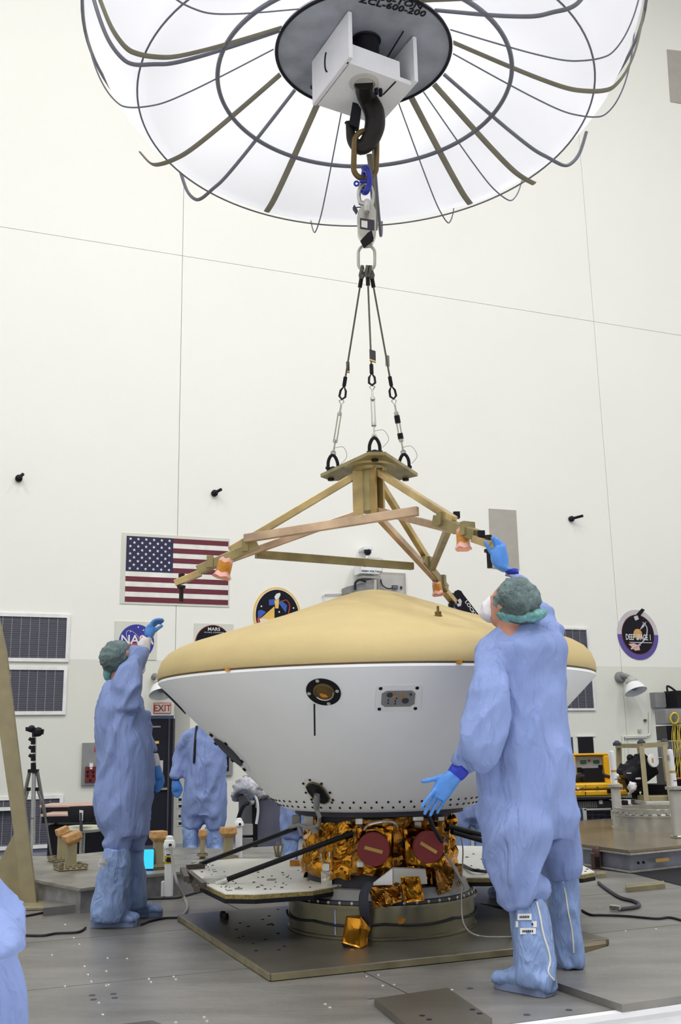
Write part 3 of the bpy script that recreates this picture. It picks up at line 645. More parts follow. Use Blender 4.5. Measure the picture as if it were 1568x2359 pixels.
def shn(p):
    d = V((p.x - AX.x, p.y - AX.y, 0)).normalized(); return (d - V((0, 0, 1)) * 1.0).normalized() if p.z > .77 else (d - V((0, 0, .9))).normalized()
def sdisc(mb, x, y, rx, ry, h0=0, h1=.004, n=32, rot=0, mi=0, sq=1.0):
    c = SH(x, y); nn = shn(c); tx = nn.cross(V((0, 0, 1))).normalized() * -1; 
    if (pix(c + tx * .01)[0] < pix(c)[0]): tx = -tx
    ty = nn.cross(tx); ty = ty if ty.z > 0 else -ty
    pts = []
    for i in range(n):
        a = 2 * pi * i / n; ca, sa = cos(a), sin(a)
        if sq != 1: ca = abs(ca) ** sq * (1 if ca > 0 else -1); sa = abs(sa) ** sq * (1 if sa > 0 else -1)
        u, v = ca * rx, sa * ry
        pts.append(c + tx * (u * cos(rot) - v * sin(rot)) + ty * (u * sin(rot) + v * cos(rot)) + nn * h0)
    mb.prism(pts, nn * (h1 - h0), mi); return c, nn, tx, ty
# round thruster window
mb = MB(); c, nn, tx, ty = sdisc(mb, 745, 1593, .088, .088, 0, .006, 48); win = obj('round_port', mb, M['black'], t)
mb = MB(); mb.lathe([(.055, 0), (.055, .010), (.047, .012), (.043, .004), (.02, .0035), (0, .0035)], c + nn * .004 + ty * .006 + tx * .005, 32, axis=nn); obj('port_nozzle', mb, M['brass'], win, True)
mb = MB(); mb.tube([c + nn * .018 + ty * .006 + tx * .005 + (tx * cos(a) + ty * sin(a)) * .048 for a in [-2.6 + k * .2 for k in range(14)]], .0035, 6); obj('nozzle_lip', mb, M['chrome'], win)
mb = MB(); mb.prism([c + nn * .009 + tx * a + ty * b for a, b in [(-.015, .0), (.012, -.012), (.02, -.03), (-.012, -.03), (-.022, -.01)]], nn * .002); obj('amber_pad', mb, M['amber'], win)
mb = MB()
for a, b in [(-.015, .076), (.072, .005), (.012, -.076), (-.075, -.005)]: mb.lathe([(0, .004), (.009, .004), (.010, 0)], c + nn * .005 + tx * a + ty * b, 10, axis=nn)
obj('port_screw', mb, M['lgrey'], win)
mb = MB(); a = SH(725, 1618) + shn(SH(725, 1618)) * .012; b = SH(725, 1694) + V((0, -.01, 0)); b = V((a.x, a.y, b.z)); mb.cyl(a, V((a.x, a.y - .0, zat((a.x, a.y), 1695))), .0045, 8); obj('hanging_rod', mb, M['black'], t)
# rectangular connector port
mb = MB(); c, nn, tx, ty = sdisc(mb, 917, 1608, .115, .088, 0, .004, 32, 0, 0, .28); pf = obj('cover_plate', mb, M['whiteg'], t)
mb = MB(); pts = [(-.085, -.035), (-.065, -.052), (.062, -.052), (.083, -.035), (.083, .035), (.065, .052), (-.062, .052), (-.085, .035)]
mb.prism([c + tx * a + ty * b + nn * .004 for a, b in pts], nn * .003); obj('connector_panel', mb, M['grey'], pf)
for a, b, r in [(-.045, .028, .014), (.035, -.012, .016), (-.05, -.005, .004), (-.05, -.025, .004), (-.015, -.012, .004), (-.015, -.03, .004), (-.01, .005, .004), (.06, .03, .006)]:
    mb = MB(); mb.lathe([(0, .005), (r, .005), (r * 1.15, 0)], c + nn * .007 + tx * a + ty * b, 12, axis=nn); obj('connector', mb, M['dark'], pf); mb = MB()
for a, b in [(-.02, .022), (.02, .02)]: mb.lathe([(0, .004), (.009, .004), (.01, 0)], c + nn * .007 + tx * a + ty * b, 10, axis=nn)
obj('brass_fitting', mb, M['amber'], pf); mb = MB()
for a, b in [(-.092, .068), (.09, .068), (-.092, -.068), (.09, -.068)]: mb.lathe([(0, .003), (.009, .003), (.010, 0)], c + nn * .004 + tx * a + ty * b, 10, axis=nn)
obj('bolt', mb, M['black'], pf)
# lower slanted window
hp = [(706, 1810), (712, 1803), (722, 1801), (738, 1806), (748, 1817), (760, 1837), (757, 1845), (748, 1849), (733, 1846), (722, 1836), (711, 1822)]
mb = MB(); cc = SH(733, 1825); nn = shn(cc); mb.prism([SH(x, y) + nn * .002 for x, y in hp], nn * .004); lw = obj('slanted_port', mb, M['black'], t)
mb = MB(); mb.tube([SH(x, y) + nn * .008 for x, y in hp], .004, 6, True); obj('port_rim', mb, M['brass'], lw)
hp2 = [(694, 1806), (704, 1793), (722, 1791), (748, 1798), (765, 1822), (774, 1843), (764, 1853), (735, 1853), (718, 1845), (704, 1826)]
mb = MB(); mb.prism([SH(x, y) + nn * .0005 for x, y in hp2], nn * .002); obj('port_doubler', mb, M['whiteg'], t)
mb = MB()
for x, y in [(714, 1796), (699, 1804), (741, 1804), (705, 1825), (760, 1825), (718, 1841), (767, 1842)]: sdisc(mb, x, y, .0075, .0075, .002, .006, 10)
obj('bolt', mb, M['black'], t)['kind'] = 'stuff'
mb = MB(); a = SH(733, 1824) + nn * .02; b = SH(736, 1846) + nn * .05; c3 = P(735, 1880, b.y - .02); d3 = P(736, 1902, 5.92); mb.tube([a, b], .017, 10); mb.tube([b, c3, d3], [.013, .012, .009], 10); obj('strut_leg', mb, M['grey'], t, True)
# left ports
hp = [(388, 1597), (397, 1602), (408, 1612), (420, 1627), (432, 1643), (424, 1640), (410, 1628), (398, 1612)]
mb = MB()
def LS(u, z, off=0):       # point on the shell at azimuth u
    r = rshell(z) + off; return AX + V((cos(u) * r, sin(u) * r, z - off * .7))
def azim(x, y):
    best = None
    for k in range(1400):
        u = pi * (.80 + .55 * k / 1400)
        for z in [zz for zz in (.8, .9, 1.0, 1.1, 1.2, 1.3, 1.4)]: pass
    return best
def sport(u, z, ru, rz, o0, o1, n=28):   # port on flank given azimuth, height
    a = [LS(u + ru * cos(2 * pi * k / n), z + rz * sin(2 * pi * k / n), o0) for k in range(n)]
    b = [LS(u + ru * cos(2 * pi * k / n), z + rz * sin(2 * pi * k / n), o1) for k in range(n)]
    mm = MB(); mm.add(a + b, [tuple(range(n)), tuple(range(2 * n - 1, n - 1, -1))] + [(i, (i + 1) % n, n + (i + 1) % n, n + i) for i in range(n)]); return mm
obj('round_port', sport(pi * 1.045, 1.33, .07, .075, .002, .007), M['black'], t)
obj('cover_plate', sport(pi * 1.115, 1.03, .155, .115, .001, .003), M['whiteg'], t)
obj('flank_port', sport(pi * 1.112, 1.03, .115, .078, .003, .008), M['dark'], t)
mb = MB()
for a in range(6):
    q = sport(pi * 1.112 + .135 * cos(a * pi / 3 + .5), 1.03 + .098 * sin(a * pi / 3 + .5), .01, .008, .003, .012, 8); mb.add(q.v, q.f)
obj('bolt', mb, M['black'], t)['kind'] = 'stuff'
mb = MB()
for k in range(64):
    u = pi + pi * k / 64; z = .752 if k % 2 else .722
    q = sport(u, z, .0095, .005, .0, .004, 8); mb.add(q.v, q.f)
obj('rim_bolt', mb, M['black'], t)['kind'] = 'stuff'
for (x, y) in ((527, 1546), (1064, 1530)):
    p = P(x, y, 5.25 if x < 600 else 5.0); d = V((p.x - AX.x, p.y - AX.y, 0)).normalized(); p = AX + d * 1.318 + V((0, 0, 1.443)); mb = MB(); tt = d.cross(V((0, 0, 1))); mb.hexa(*[p + tt * a + d * b + V((0, 0, c_)) for c_ in (-.008, .008) for a, b in ((-.014, -.005), (.014, -.005), (.014, .008), (-.014, .008))]); obj('amber_tab', mb, M['amber'], t)
p = P(1010, 1444, 5.45); r = sqrt((p.x - AX.x) ** 2 + (p.y - AX.y) ** 2); zc = 1.816 + (.6 - r) * .33; p = V((p.x, p.y, zc))
mb = MB(); mb.lathe([(0, 0), (.022, 0), (.022, .012), (.017, .014), (.019, .03), (.012, .034), (.007, .036), (.007, .062), (0, .063)], p, 16); obj('lift_bolt', mb, M['brass'], t, True)

# cruise stage below
t = thing('cruise_stage', AX + V((0, 0, .2)), 'gold-foil-wrapped propulsion stage with two red round covers, under the white cone', 'spacecraft stage')
cz = t
def sheet(name, fn, nu, nv, amp, material, parent, fr=9.0, closed=False, seed=0, smooth=False):
    vs = []; fs = []
    def D(p):
        q = V((p.x + p.z * .55, p.y * .8, p.z * 1.5 - p.x * .5)) * fr * .8 + V((seed, seed * 2, 0)); d, _ = noise.voronoi(q); return (d[1] - d[0]) * .9 + noise.noise(p * fr * 2.3) * .35 - .4
    for j in range(nv + 1):
        for i in range(nu + (0 if closed else 1)):
            p, n_ = fn(i / nu, j / nv); vs.append(p + n_ * amp * D(p) + V((noise.noise(p * 11), 0, noise.noise(p * 13 + V((5, 5, 5))))) * amp * .5)
    K = nu if closed else nu + 1
    for j in range(nv):
        for i in range(nu): k = (i + 1) % K if closed else i + 1; fs.append((j * K + i, j * K + k, (j + 1) * K + k)); fs.append((j * K + i, (j + 1) * K + k, (j + 1) * K + i))
    return link(name, vs, fs, material, parent, smooth)
def cylf(r, z0, z1, a0, a1, r2=None):
    def f(u, v):
        a = a0 + (a1 - a0) * u; n_ = V((cos(a), sin(a), 0)); rr = r + ((r2 or r) - r) * v; return AX + n_ * rr + V((0, 0, z0 + (z1 - z0) * v)), n_
    return f
mb = MB().lathe([(.40, .22), (.40, .68), (.5, .69), (.5, .665), (.43, .655), (.43, .24)], AX, 48); obj('core_cylinder', mb, M['dark'], t, True)
sheet('foil_blanket', cylf(.475, .33, .635, pi * 1.0, pi * 1.38, .455), 60, 26, .055, M['foil'], t, 8, seed=1)
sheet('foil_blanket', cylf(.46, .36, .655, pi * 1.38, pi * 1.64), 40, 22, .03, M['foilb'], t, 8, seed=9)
sheet('foil_blanket', cylf(.475, .26, .64, pi * 1.64, pi * 2.0, .45), 60, 28, .06, M['foil'], t, 8, seed=4)
sheet('foil_blanket', cylf(.45, .30, .64, 0, pi), 60, 16, .04, M['foilb'], t, 8, seed=6)
def quadf(c, Y0, dp=.0):
    # c: four pixel corners (tl,tr,br,bl) with their depth
    a, b, c_, d = [P(x, y, Y) for x, y, Y in c]
    n_ = (b - a).cross(d - a).normalized(); n_ = n_ if n_.y < 0 else -n_
    return lambda u, v: ((a * (1 - u) + b * u) * (1 - v) + (d * (1 - u) + c_ * u) * v, n_)
def fbox(name, c, depth, material, amp=.02, fr=10, seed=0, nu=26, nv=26, par=None):
    par = par or t; n_ = quadf(c, 0)(0, 0)[1]; a, b, c_, d = [P(x, y, Y) for x, y, Y in c]; bk = -n_ * depth
    Q = [a, b, c_, d]; vs = []; fs = []
    def D(p):
        d_, _ = noise.voronoi(p * fr + V((seed, 0, seed))); return (d_[1] - d_[0]) * .9 - .3
    def face(q0, q1, q2, q3, nn, k, l):
        o = len(vs)
        for j in range(l + 1):
            for i in range(k + 1):
                u, v = i / k, j / l; p = (q0 * (1 - u) + q1 * u) * (1 - v) + (q3 * (1 - u) + q2 * u) * v; e = 1 if 0 < i < k and 0 < j < l else 0
                vs.append(p + nn * amp * D(p) * e)
        for j in range(l):
            for i in range(k): s_ = o + j * (k + 1) + i; fs.append((s_, s_ + 1, s_ + k + 2)); fs.append((s_, s_ + k + 2, s_ + k + 1))
    face(a, b, c_, d, n_, nu, nv)
    for q0, q1 in ((a, b), (b, c_), (c_, d), (d, a)):
        mid = (a + b + c_ + d) / 4; nn = ((q0 + q1) / 2 - mid); nn = (nn - n_ * nn.dot(n_)).normalized(); face(q0, q1, q1 + bk, q0 + bk, nn, nu, 8)
    return link(name, vs, fs, material, par)
m1 = fbox('foil_module', [(822, 1908, 5.80), (905, 1903, 5.78), (902, 1998, 5.78), (834, 2014, 5.82)], .16, M['foil'], .022, 9, 3)
m2 = fbox('foil_module', [(926, 1908, 5.80), (1022, 1904, 5.84), (1018, 1997, 5.84), (935, 2000, 5.82)], .16, M['foil'], .026, 9, 8)
for par, x, y, Y, r, rt in ((m1, 860, 1955, 5.735, .088, -.27), (m2, 985, 1950, 5.74, .084, -.55)):
    c = P(x, y, Y); nn = V((.06 if x > 900 else -.03, -1, -.1)).normalized(); mb = MB(); mb.lathe([(0, .03), (r * .97, .03), (r, .024), (r, 0), (r * .9, -.04)], c, 40, axis=nn); cv = obj('red_cover', mb, M['red'], par, 30, 'round dark red protective cover')
    tx = V((1, 0, 0)); tz = nn.cross(tx).normalized(); tz = tz if tz.z > 0 else -tz; d = tx * cos(rt) + tz * sin(rt); e = nn.cross(d); mb = MB(); mb.hexa(*[c + nn * (.0305 + h) + d * a + e * b for h in (0, .003) for a, b in ((-.05, -.009), (.05, -.009), (.05, .009), (-.05, .009))]); obj('ochre_strip', mb, M['brassl'], cv) if False else obj('ochre_strip', mb, M['brassl'], par, label='ochre strip across the red cover')
t_ = t
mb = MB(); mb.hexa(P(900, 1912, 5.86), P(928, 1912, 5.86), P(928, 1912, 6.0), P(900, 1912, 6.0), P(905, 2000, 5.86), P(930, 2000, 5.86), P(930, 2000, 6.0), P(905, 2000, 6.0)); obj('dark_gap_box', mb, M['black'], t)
mb = MB(); mb.prism([P(852, 2042, 5.72), P(904, 2001, 5.72), P(904, 2041, 5.72)], V((0, .04, 0))); obj('white_panel', mb, M['white'], t)
mb = MB(); mb.prism([P(905, 2000, 5.73), P(980, 2003, 5.75), P(984, 2036, 5.75), (P(940, 2040, 5.74)), P(905, 2041, 5.73)], V((0, .06, 0))); obj('grey_panel', mb, M['lgrey'], t)
fbox('foil_flap', [(922, 2022, 5.66), (966, 2020, 5.66), (978, 2074, 5.66), (932, 2080, 5.66)], .03, M['foil'], .055, 11, 12, 14, 14)
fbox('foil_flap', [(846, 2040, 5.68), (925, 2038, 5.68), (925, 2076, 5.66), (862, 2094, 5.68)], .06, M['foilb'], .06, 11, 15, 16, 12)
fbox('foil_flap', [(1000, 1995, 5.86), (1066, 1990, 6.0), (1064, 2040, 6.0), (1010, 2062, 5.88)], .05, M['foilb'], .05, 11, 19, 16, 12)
mb = MB(); mb.tube(spline([P(850, 2035, 5.66), P(838, 2060, 5.62), P(838, 2095, 5.60), P(846, 2130, 5.62)]), .03, 8, flat=.4); obj('hanging_strap', mb, M['strap'], t)
hb = fbox('hanging_foil_box', [(797, 2110, 5.62), (832, 2113, 5.58), (828, 2184, 5.58), (786, 2172, 5.62)], .09, M['foil'], .02, 9, 22, 18, 18)
mb = MB(); q = [(832, 2113), (853, 2140), (838, 2180), (828, 2184)]; mb.prism([P(x, y, 5.575) for x, y in q], V((0.004, .05, 0))); obj('bright_foil_flap', mb, M['foil'], t)
mb = MB(); mb.prism([P(x, y, 5.60) for x, y in [(786, 2172), (828, 2184), (822, 2192), (792, 2184)]], V((0, .06, 0))); obj('box_opening', mb, M['black'], t)
# mechanism clutter between shell and stage
for (x0, y0, x1, y1, Y, mt, nm) in [(700, 1880, 722, 1908, 6.0, 'lgrey', 'latch_block'), (672, 1878, 692, 1900, 6.1, 'grey', 'latch_block'), (818, 1884, 836, 1900, 5.86, 'chrome', 'latch_block'), (950, 1880, 975, 1892, 5.85, 'chrome', 'latch_block'), (955, 1892, 970, 1908, 5.86, 'lgrey', 'latch_block'), (1008, 1880, 1022, 1892, 5.95, 'chrome', 'latch_block'), (822, 1985, 838, 1998, 5.76, 'label', 'white_tag'), (742, 1988, 760, 2008, 5.83, 'silver', 'wrapped_fitting'), (1066, 1830, 1068, 1834, 6.1, 'grey', 'latch_block')]:
    a, b = P(x0, y1, Y), P(x1, y0, Y); mb = MB(); mb.cbox((a.x, Y - .01, a.z), (b.x, Y + .05, b.z), .004); obj(nm, mb, M[mt], t)
mb = MB(); mb.tube([P(668, 1905, 6.15), P(690, 1900, 6.0), P(712, 1908, 5.93), P(733, 1902, 5.9), P(735, 1885, 5.9)], .011, 8); mb.tube([P(690, 1905, 6.0), P(695, 1925, 6.0)], .012, 8); mb.tube([P(722, 1905, 5.92), P(728, 1918, 5.92)], .022, 10); obj('pipe_fitting', mb, M['grey'], t, True)
mb = MB(); mb.tube(spline([P(838, 1912, 5.78), P(850, 1900, 5.76), P(880, 1893, 5.75), P(905, 1894, 5.76), P(915, 1905, 5.78)]), .008, 6); obj('clear_hose', mb, M['silver'], t)
mb = MB(); mb.tube(spline([P(985, 1868, 5.6), P(990, 1888, 5.62), P(1000, 1910, 5.66), P(1018, 1940, 5.72)]), .011, 8); obj('black_hose', mb, M['cable'], t)
for (a, b) in ((PZ(455, 1993, .315), P(680, 1908, 6.15)), (PZ(510, 2031, .315), P(818, 1917, 5.88))):
    mb = MB(); mb.cyl(a, b, .0145, 12); s_ = obj('black_strut', mb, M['black'], t, True); mb = MB(); mb.cyl(a - (b - a).normalized() * .03, a + (b - a).normalized() * .04, .018, 10); obj('strut_end', mb, M['chrome'], s_)
for (a, b) in ((P(1030, 1903, 5.98), P(1125, 1927, 6.2)), (P(1040, 1916, 6.0), P(1125, 1941, 6.2))):
    mb = MB(); mb.cyl(a, b, .0145, 12); obj('black_strut', mb, M['black'], t, True)
mb = MB(); mb.tube(spline([P(1062, 1930, 5.95), P(1066, 1960, 5.93), P(1064, 2010, 5.9), P(1063, 2100, 5.7), P(1075, 2140, 5.4), P(1110, 2157, 5.1), PZ(1178, 2158, .04)]), .004, 6); obj('thin_white_cord', mb, M['cableg'], t)
mb = MB()
for k in range(7): mb.tube(spline([P(1020 + k * 5, 1960 + k * 6, 5.86), P(1035 + k * 5, 1985 + k * 8, 5.84), P(1048 + k * 3, 2015 + k * 6, 5.86), P(1035, 2060, 5.88)]), .003, 5)
obj('loose_wire', mb, M['cableg'], t)['kind'] = 'stuff'
# solar panel decks
def deck_poly(pts, z, nm, lb, dots):
    tt = thing(nm, PZ(pts[0][0], pts[0][1], z), lb, 'solar panel')
    q = [PZ(x, y, z) for x, y in pts]
    mb = MB(); mb.prism(q, V((0, 0, -.006))); obj('white_face', mb, M['panelw'], tt)
    mb = MB(); cc = sum(q, V()) / len(q); mb.prism([p + V((0, 0, -.006)) for p in q], V((0, 0, -.022))); obj('honeycomb_edge', mb, M['honey'], tt)
    mb = MB(); mb.prism([p + (p - cc) * .006 + V((0, 0, -.028)) for p in q], V((0, 0, -.022))); obj('cell_face', mb, M['black'], tt)
    mb = MB(); random.seed(5)
    for (x, y, r) in dots: mb.lathe([(0, .004), (r, .004), (r * 1.1, 0)], PZ(x, y, z), 7)
    o = obj('rivet', mb, M['dark'], tt); o['kind'] = 'stuff'
    return tt
random.seed(11)
dots = []
while len(dots) < 60:
    x, y = random.uniform(460, 780), random.uniform(1985, 2050)
    if y > 2000 + (x < 500) * -20 and y < 2052 and not (x > 684 and y < 2000): dots.append((x, y, random.choice([.003, .004, .005, .008])))
lt = deck_poly([(432, 2010), (436, 2003), (456, 1992), (482, 1983), (545, 1977.5), (690, 1980), (830, 1985), (850, 2028), (800, 2036), (721, 2050), (587, 2059), (518, 2058), (472, 2037)], .30, 'solar_panel', 'white octagonal solar panel deck sticking out left of the gold stage', dots)
mb = MB()
for (x, y, a, b) in [(625, 2027, .05, .03), (549, 2048, .04, .02), (495, 2008, .02, .012), (520, 2043, .008, .03), (735, 2024, .05, .02), (750, 2036, .06, .02), (528, 2052, .03, .008)]:
    c = PZ(x, y, .30); mb.box((c.x - a / 2, c.y - b, .30), (c.x + a / 2, c.y + b, .304))
obj('grey_pad', mb, M['grey'], lt)
mb = MB(); 
for (x0, y0, x1, y1) in [(430, 1998, 470, 1995), (436, 2012, 470, 2040), (420, 2003, 430, 2025)]: mb.beam(PZ(x0, y0, .315), PZ(x1, y1, .315), .03, .03)
for (x, y, r) in [(428, 2012, .024), (438, 2026, .02), (450, 2036, .02), (459, 2032, .016), (455, 2046, .02)]: mb.cyl(PZ(x, y, .29) + V((0, -.03, 0)), PZ(x, y, .29) + V((0, .03, 0)), r, 14)
obj('hinge_mechanism', mb, mat('hinge_grey', (.10, .085, .07), .45, .5, var=.3, vs=20), lt)
mb = MB(); mb.box(tuple(PZ(476, 2035, .3) + V((-.02, -.02, 0))), tuple(PZ(500, 2031, .3) + V((.05, .02, .03)))); mb.box(tuple(PZ(448, 1996, .3) + V((-.02, -.02, 0))), tuple(PZ(456, 1993, .3) + V((.03, .02, .03)))); obj('strut_bracket', mb, M['lgrey'], lt)
mb = MB(); a, b, c_ = PZ(752, 2036, .302), PZ(752, 2036, .36), .02
mb.box((a.x - .03, a.y - .02, .30), (a.x + .03, a.y + .02, .37)); mb.tube([a + V((-.01, 0, .06)), a + V((-.03, 0, .16))], .006, 6); mb.tube([a + V((.01, 0, .06)), a + V((.02, 0, .17))], .006, 6); obj('gauge_bracket', mb, M['silver'], lt)
mb = MB(); mb.box(tuple(PZ(668, 1994, .3) + V((0, -.03, 0))), tuple(PZ(695, 1994, .3) + V((0, .03, .035)))); obj('copper_block', mb, M['amber'], lt)
mb = MB(); mb.tube([PZ(640, 1975, .30), PZ(640, 1975, .30) + V((.0, 0, .10))], .01, 6); mb.tube([PZ(645, 1975, .30), PZ(645, 1975, .30) + V((.02, 0, .09))], .006, 6); mb.tube([PZ(636, 1975, .30), PZ(636, 1975, .30) + V((-.015, 0, .08))], .006, 6); obj('bristle_bracket', mb, M['beige'], lt)
dots = [(x, y, r) for x, y, r in [(1075, 1975, .012), (1090, 1968, .008), (1110, 1980, .01), (1085, 1995, .006), (1100, 2003, .012), (1352, 2003, .008), (1348, 2008, .006)]]
rt_ = deck_poly([(1040, 1948), (1180, 1950), (1300, 1972), (1341, 1993), (1369, 2008), (1341, 2013), (1200, 2021), (1068, 2021), (1000, 2010)], .28, 'solar_panel', 'white solar panel deck on the right side, mostly behind the right worker', dots)
mb = MB(); mb.tube(spline([PZ(1066, 1993, .29), PZ(1085, 2003, .30), PZ(1100, 2006, .30), PZ(1120, 2008, .29)]), .01, 6); obj('black_cable', mb, M['cable'], rt_)

# base ring
t = thing('support_ring', AX + V((0, 0, .035)), 'wide low metal support ring standing on the thick plate, carrying the gold stage', 'ring stand')
obj('ring_wall', MB().lathe([(.535, .037), (.548, .037), (.548, .05), (.542, .055), (.542, .195), (.56, .198), (.56, .212), (.50, .214), (.50, .037)], AX, 96), mat('ring_alu', (.23, .215, .145), .22, .75, var=.12, vs=5), t, 30)
obj('clamp_band', MB().lathe([(.50, .2145), (.545, .2145), (.54, .228), (.51, .232), (.50, .232)], AX, 96), M['dark'], t, 30)
obj('upper_ring', MB().lathe([(.44, .233), (.52, .233), (.505, .262), (.50, .285), (.44, .285)], AX, 96), M['grey'], t, 30)
mb = MB()
for k in range(24): a = pi + pi * (k + .5) / 24; mb.lathe([(0, .006), (.008, .005), (.009, 0)], AX + V((cos(a) * .541, sin(a) * .541, .222)), 8, axis=V((cos(a), sin(a), 0)))
obj('ring_bolt', mb, M['chrome'], t)['kind'] = 'stuff'
mb = MB(); mb.tube([AX + V((cos(a) * .552, sin(a) * .552, .12 - .012 * abs(sin(a * 4)))) for a in [pi + pi * k / 60 for k in range(61)]], .006, 8); obj('ring_cable', mb, M['cable'], t)
for a, mt in ((pi * 1.335, 'lblue'), (pi * 1.337, 'label')):
    mb = MB(); w_ = .006; mb.prism([AX + V((cos(u) * .5435, sin(u) * .5435, z)) for u, z in ((a - w_, .06), (a + w_, .06), (a + w_, .19), (a - w_, .19))], V((cos(a), sin(a), 0)) * .001); obj('tape_strip', mb, M[mt], t)
mb = MB(); a = pi * 1.55; mb.prism([AX + V((cos(u) * .5435, sin(u) * .5435, z)) for u, z in ((a - .04, .14), (a, .155), (a + .05, .14), (a + .02, .12), (a - .02, .115))], V((cos(a), sin(a), 0)) * .001); obj('amber_tape', mb, M['amber'], t)

# ================================================================ CRANE AND RIGGING
CAN = V((.225, 6.3, 0)); HZ = 1.05
t = thing('crane_shroud', CAN + V((0, 0, HZ + 4.31)), 'huge white film umbrella shroud with radial grey ribs hanging around the crane hook block', 'crane shroud')
def CP(a, r, z): return CAN + V((cos(a) * r, sin(a) * r, z + HZ))
PR = [(.60, 4.83), (.75, 4.75), (.90, 4.655), (1.03, 4.57), (1.2, 4.46), (1.38, 4.365), (1.50, 4.325), (1.57, 4.335)]
PRo = [(1.57, 4.335), (1.66, 4.40), (1.76, 4.52), (1.86, 4.70), (1.925, 4.87), (1.96, 5.1), (1.95, 5.4), (1.86, 5.75), (1.65, 6.05), (1.3, 6.25), (.9, 6.32)]
prof = [(r, z + .035) for r, z in PR[:-1]] + [(r - .004, z + .01) for r, z in PRo]
N = 144; mb = MB(); vs = []; 
for i in range(N):
    a = 2 * pi * i / N
    for k, (r, z) in enumerate(prof): vs.append(CP(a, r + .012 * noise.noise(V((cos(a) * 3, sin(a) * 3, r * 5))), z + .02 * noise.noise(V((cos(a) * 5, sin(a) * 5, r * 4)))))
K = len(prof); mb.add(vs, [(i * K + k, ((i + 1) % N) * K + k, ((i + 1) % N) * K + k + 1, i * K + k + 1) for i in range(N) for k in range(K - 1)])
obj('film_canopy', mb, M['canopy'], t, 60)
for (r, z, th, nm) in ((1.03, 4.547, .016, 'thick_hoop'), (1.568, 4.315, .0065, 'thin_hoop'), (1.945, 4.87, .012, 'outer_hoop'), (1.93, 5.5, .012, 'outer_hoop')):
    obj(nm, MB().tube([CP(2 * pi * k / 120, r, z) for k in range(120)], th, 8, True), M['pipe'], t, True)
dk = MB(); dk.lathe([(0, 4.80 + HZ), (.612, 4.80 + HZ), (.62, 4.81 + HZ), (.62, 4.83 + HZ), (0, 4.84 + HZ)], CAN, 72)
disk = obj('zinc_disc', dk, M['discg'], t, 30); obj('disc_rim', MB().tube([CP(2 * pi * k / 96, .619, 4.80) for k in range(96)], .013, 8, True), M['black'], t, True)
def az(x, y, z=4.547):
    p = PZ(x, y, z + HZ); return atan2(p.y - CAN.y, p.x - CAN.x)
RB = [(1.0, 4.565), (1.2, 4.44), (1.38, 4.34), (1.50, 4.30), (1.62, 4.285), (1.70, 4.31), (1.79, 4.42), (1.87, 4.60), (1.935, 4.85), (1.965, 5.1), (1.955, 5.4)]
def rib(x, y, th, mt, flat=None, end=11, nm='rib', daz=0, low=0.0):
    a = az(x, y); pts = [CP(a - daz, .64, 4.80), CP(a - daz * .6, .80, 4.695)] + [CP(a + daz * .3 * (k / 10), r, z + low * (1 if 3 < k < 7 else 0)) for k, (r, z) in enumerate(RB[:end])]
    mb = MB(); mb.tube(spline(pts, 5), th, 8, flat=flat); return obj(nm, mb, M[mt], t, True)
for x, y in ((505, 180), (762, 382), (965, 365), (1060, 330), (1175, 195), (1180, 105), (560, 12), (640, -60), (900, -110)): rib(x, y, .0055, 'pipe', nm='wire_rib')
for x, y, e in ((592, 320, 8), (512, 112, 11), (863, 384, 8), (1127, 265, 8), (1132, 26, 11), (780, -90, 11)): rib(x, y, .0135, 'pipe', end=e, nm='tube_rib', low=-.02)
for x, y, e in ((516, 100, 8), (535, 268, 7), (678, 360, 4), (1005, 342, 4), (1092, 300, 5), (1182, 155, 9), (1085, -20, 10)): rib(x, y, .026, 'tape', flat=.3, end=e, nm='taped_rib', daz=.0)
# printing on disc, mirrored reading seen from below
def dtext(s, x, y, size, rot):
    p = PZ(x, y, 4.80 + HZ); X = V((cos(rot), sin(rot), 0)); Y = V((sin(rot), -cos(rot), 0)); text('lettering', s, size, p + V((0, 0, -.006)), X, Y, M['ink'], t, 1.15)
dtext('50-TON', 905 + 20, 4, .075, .33); dtext('ZCL-600-200', 905, 15, .075, .33)
dtext('50-TON', 758, 226, .06, pi + .33); dtext('ZCL-600-200', 770, 209, .06, pi + .33)

# hook block housing
t = thing('hook_block', CAN + V((0, 0, HZ + 4.3)), 'white steel hook block housing under the grey disc, holding the black hook', 'hook block')
zd = 4.795 + HZ
A1, B1 = PZ(806, 26, zd), PZ(722, 143, zd); zA = zat(A1.xy, 160); zB = zat(B1.xy, 217); zb = (zA + zB) / 2
A2 = PZ(955, 84, zd); cr = (A2 - A1); B2 = B1 + cr
ln = (B1 - A1).normalized(); wd = cr.normalized()
def vbox(mb, p0, p1, z0, z1, th):  # vertical plate
    s_ = V((-(p1 - p0).y, (p1 - p0).x, 0)).normalized() * th / 2; q = [p0 - s_, p1 - s_, p1 + s_, p0 + s_]
    mb.hexa(*[V((p.x, p.y, z0)) for p in q], *[V((p.x, p.y, z1)) for p in q]); return mb
obj('side_plate', vbox(MB(), A1, B1, zb, zd, .03), M['white'], t, bevel=.004); obj('side_plate', vbox(MB(), A2, B2, zb, zd, .03), M['white'], t, bevel=.004)
fr = vbox(MB(), A1 + ln * .06, A1 + ln * .06 + cr * .80, zb, zb + .15, .02); obj('front_plate', fr, M['white'], t)
q = [A1 + ln * .05 + wd * .02, A1 + ln * .05 + cr * .97, B1 + cr * .97 - ln * .02, B1 + wd * .02 - ln * .02]
mb = MB(); mb.hexa(*[V((p.x, p.y, zb - .004)) for p in q], *[V((p.x, p.y, zb + .03)) for p in q]); obj('bottom_plate', mb, M['white'], t)
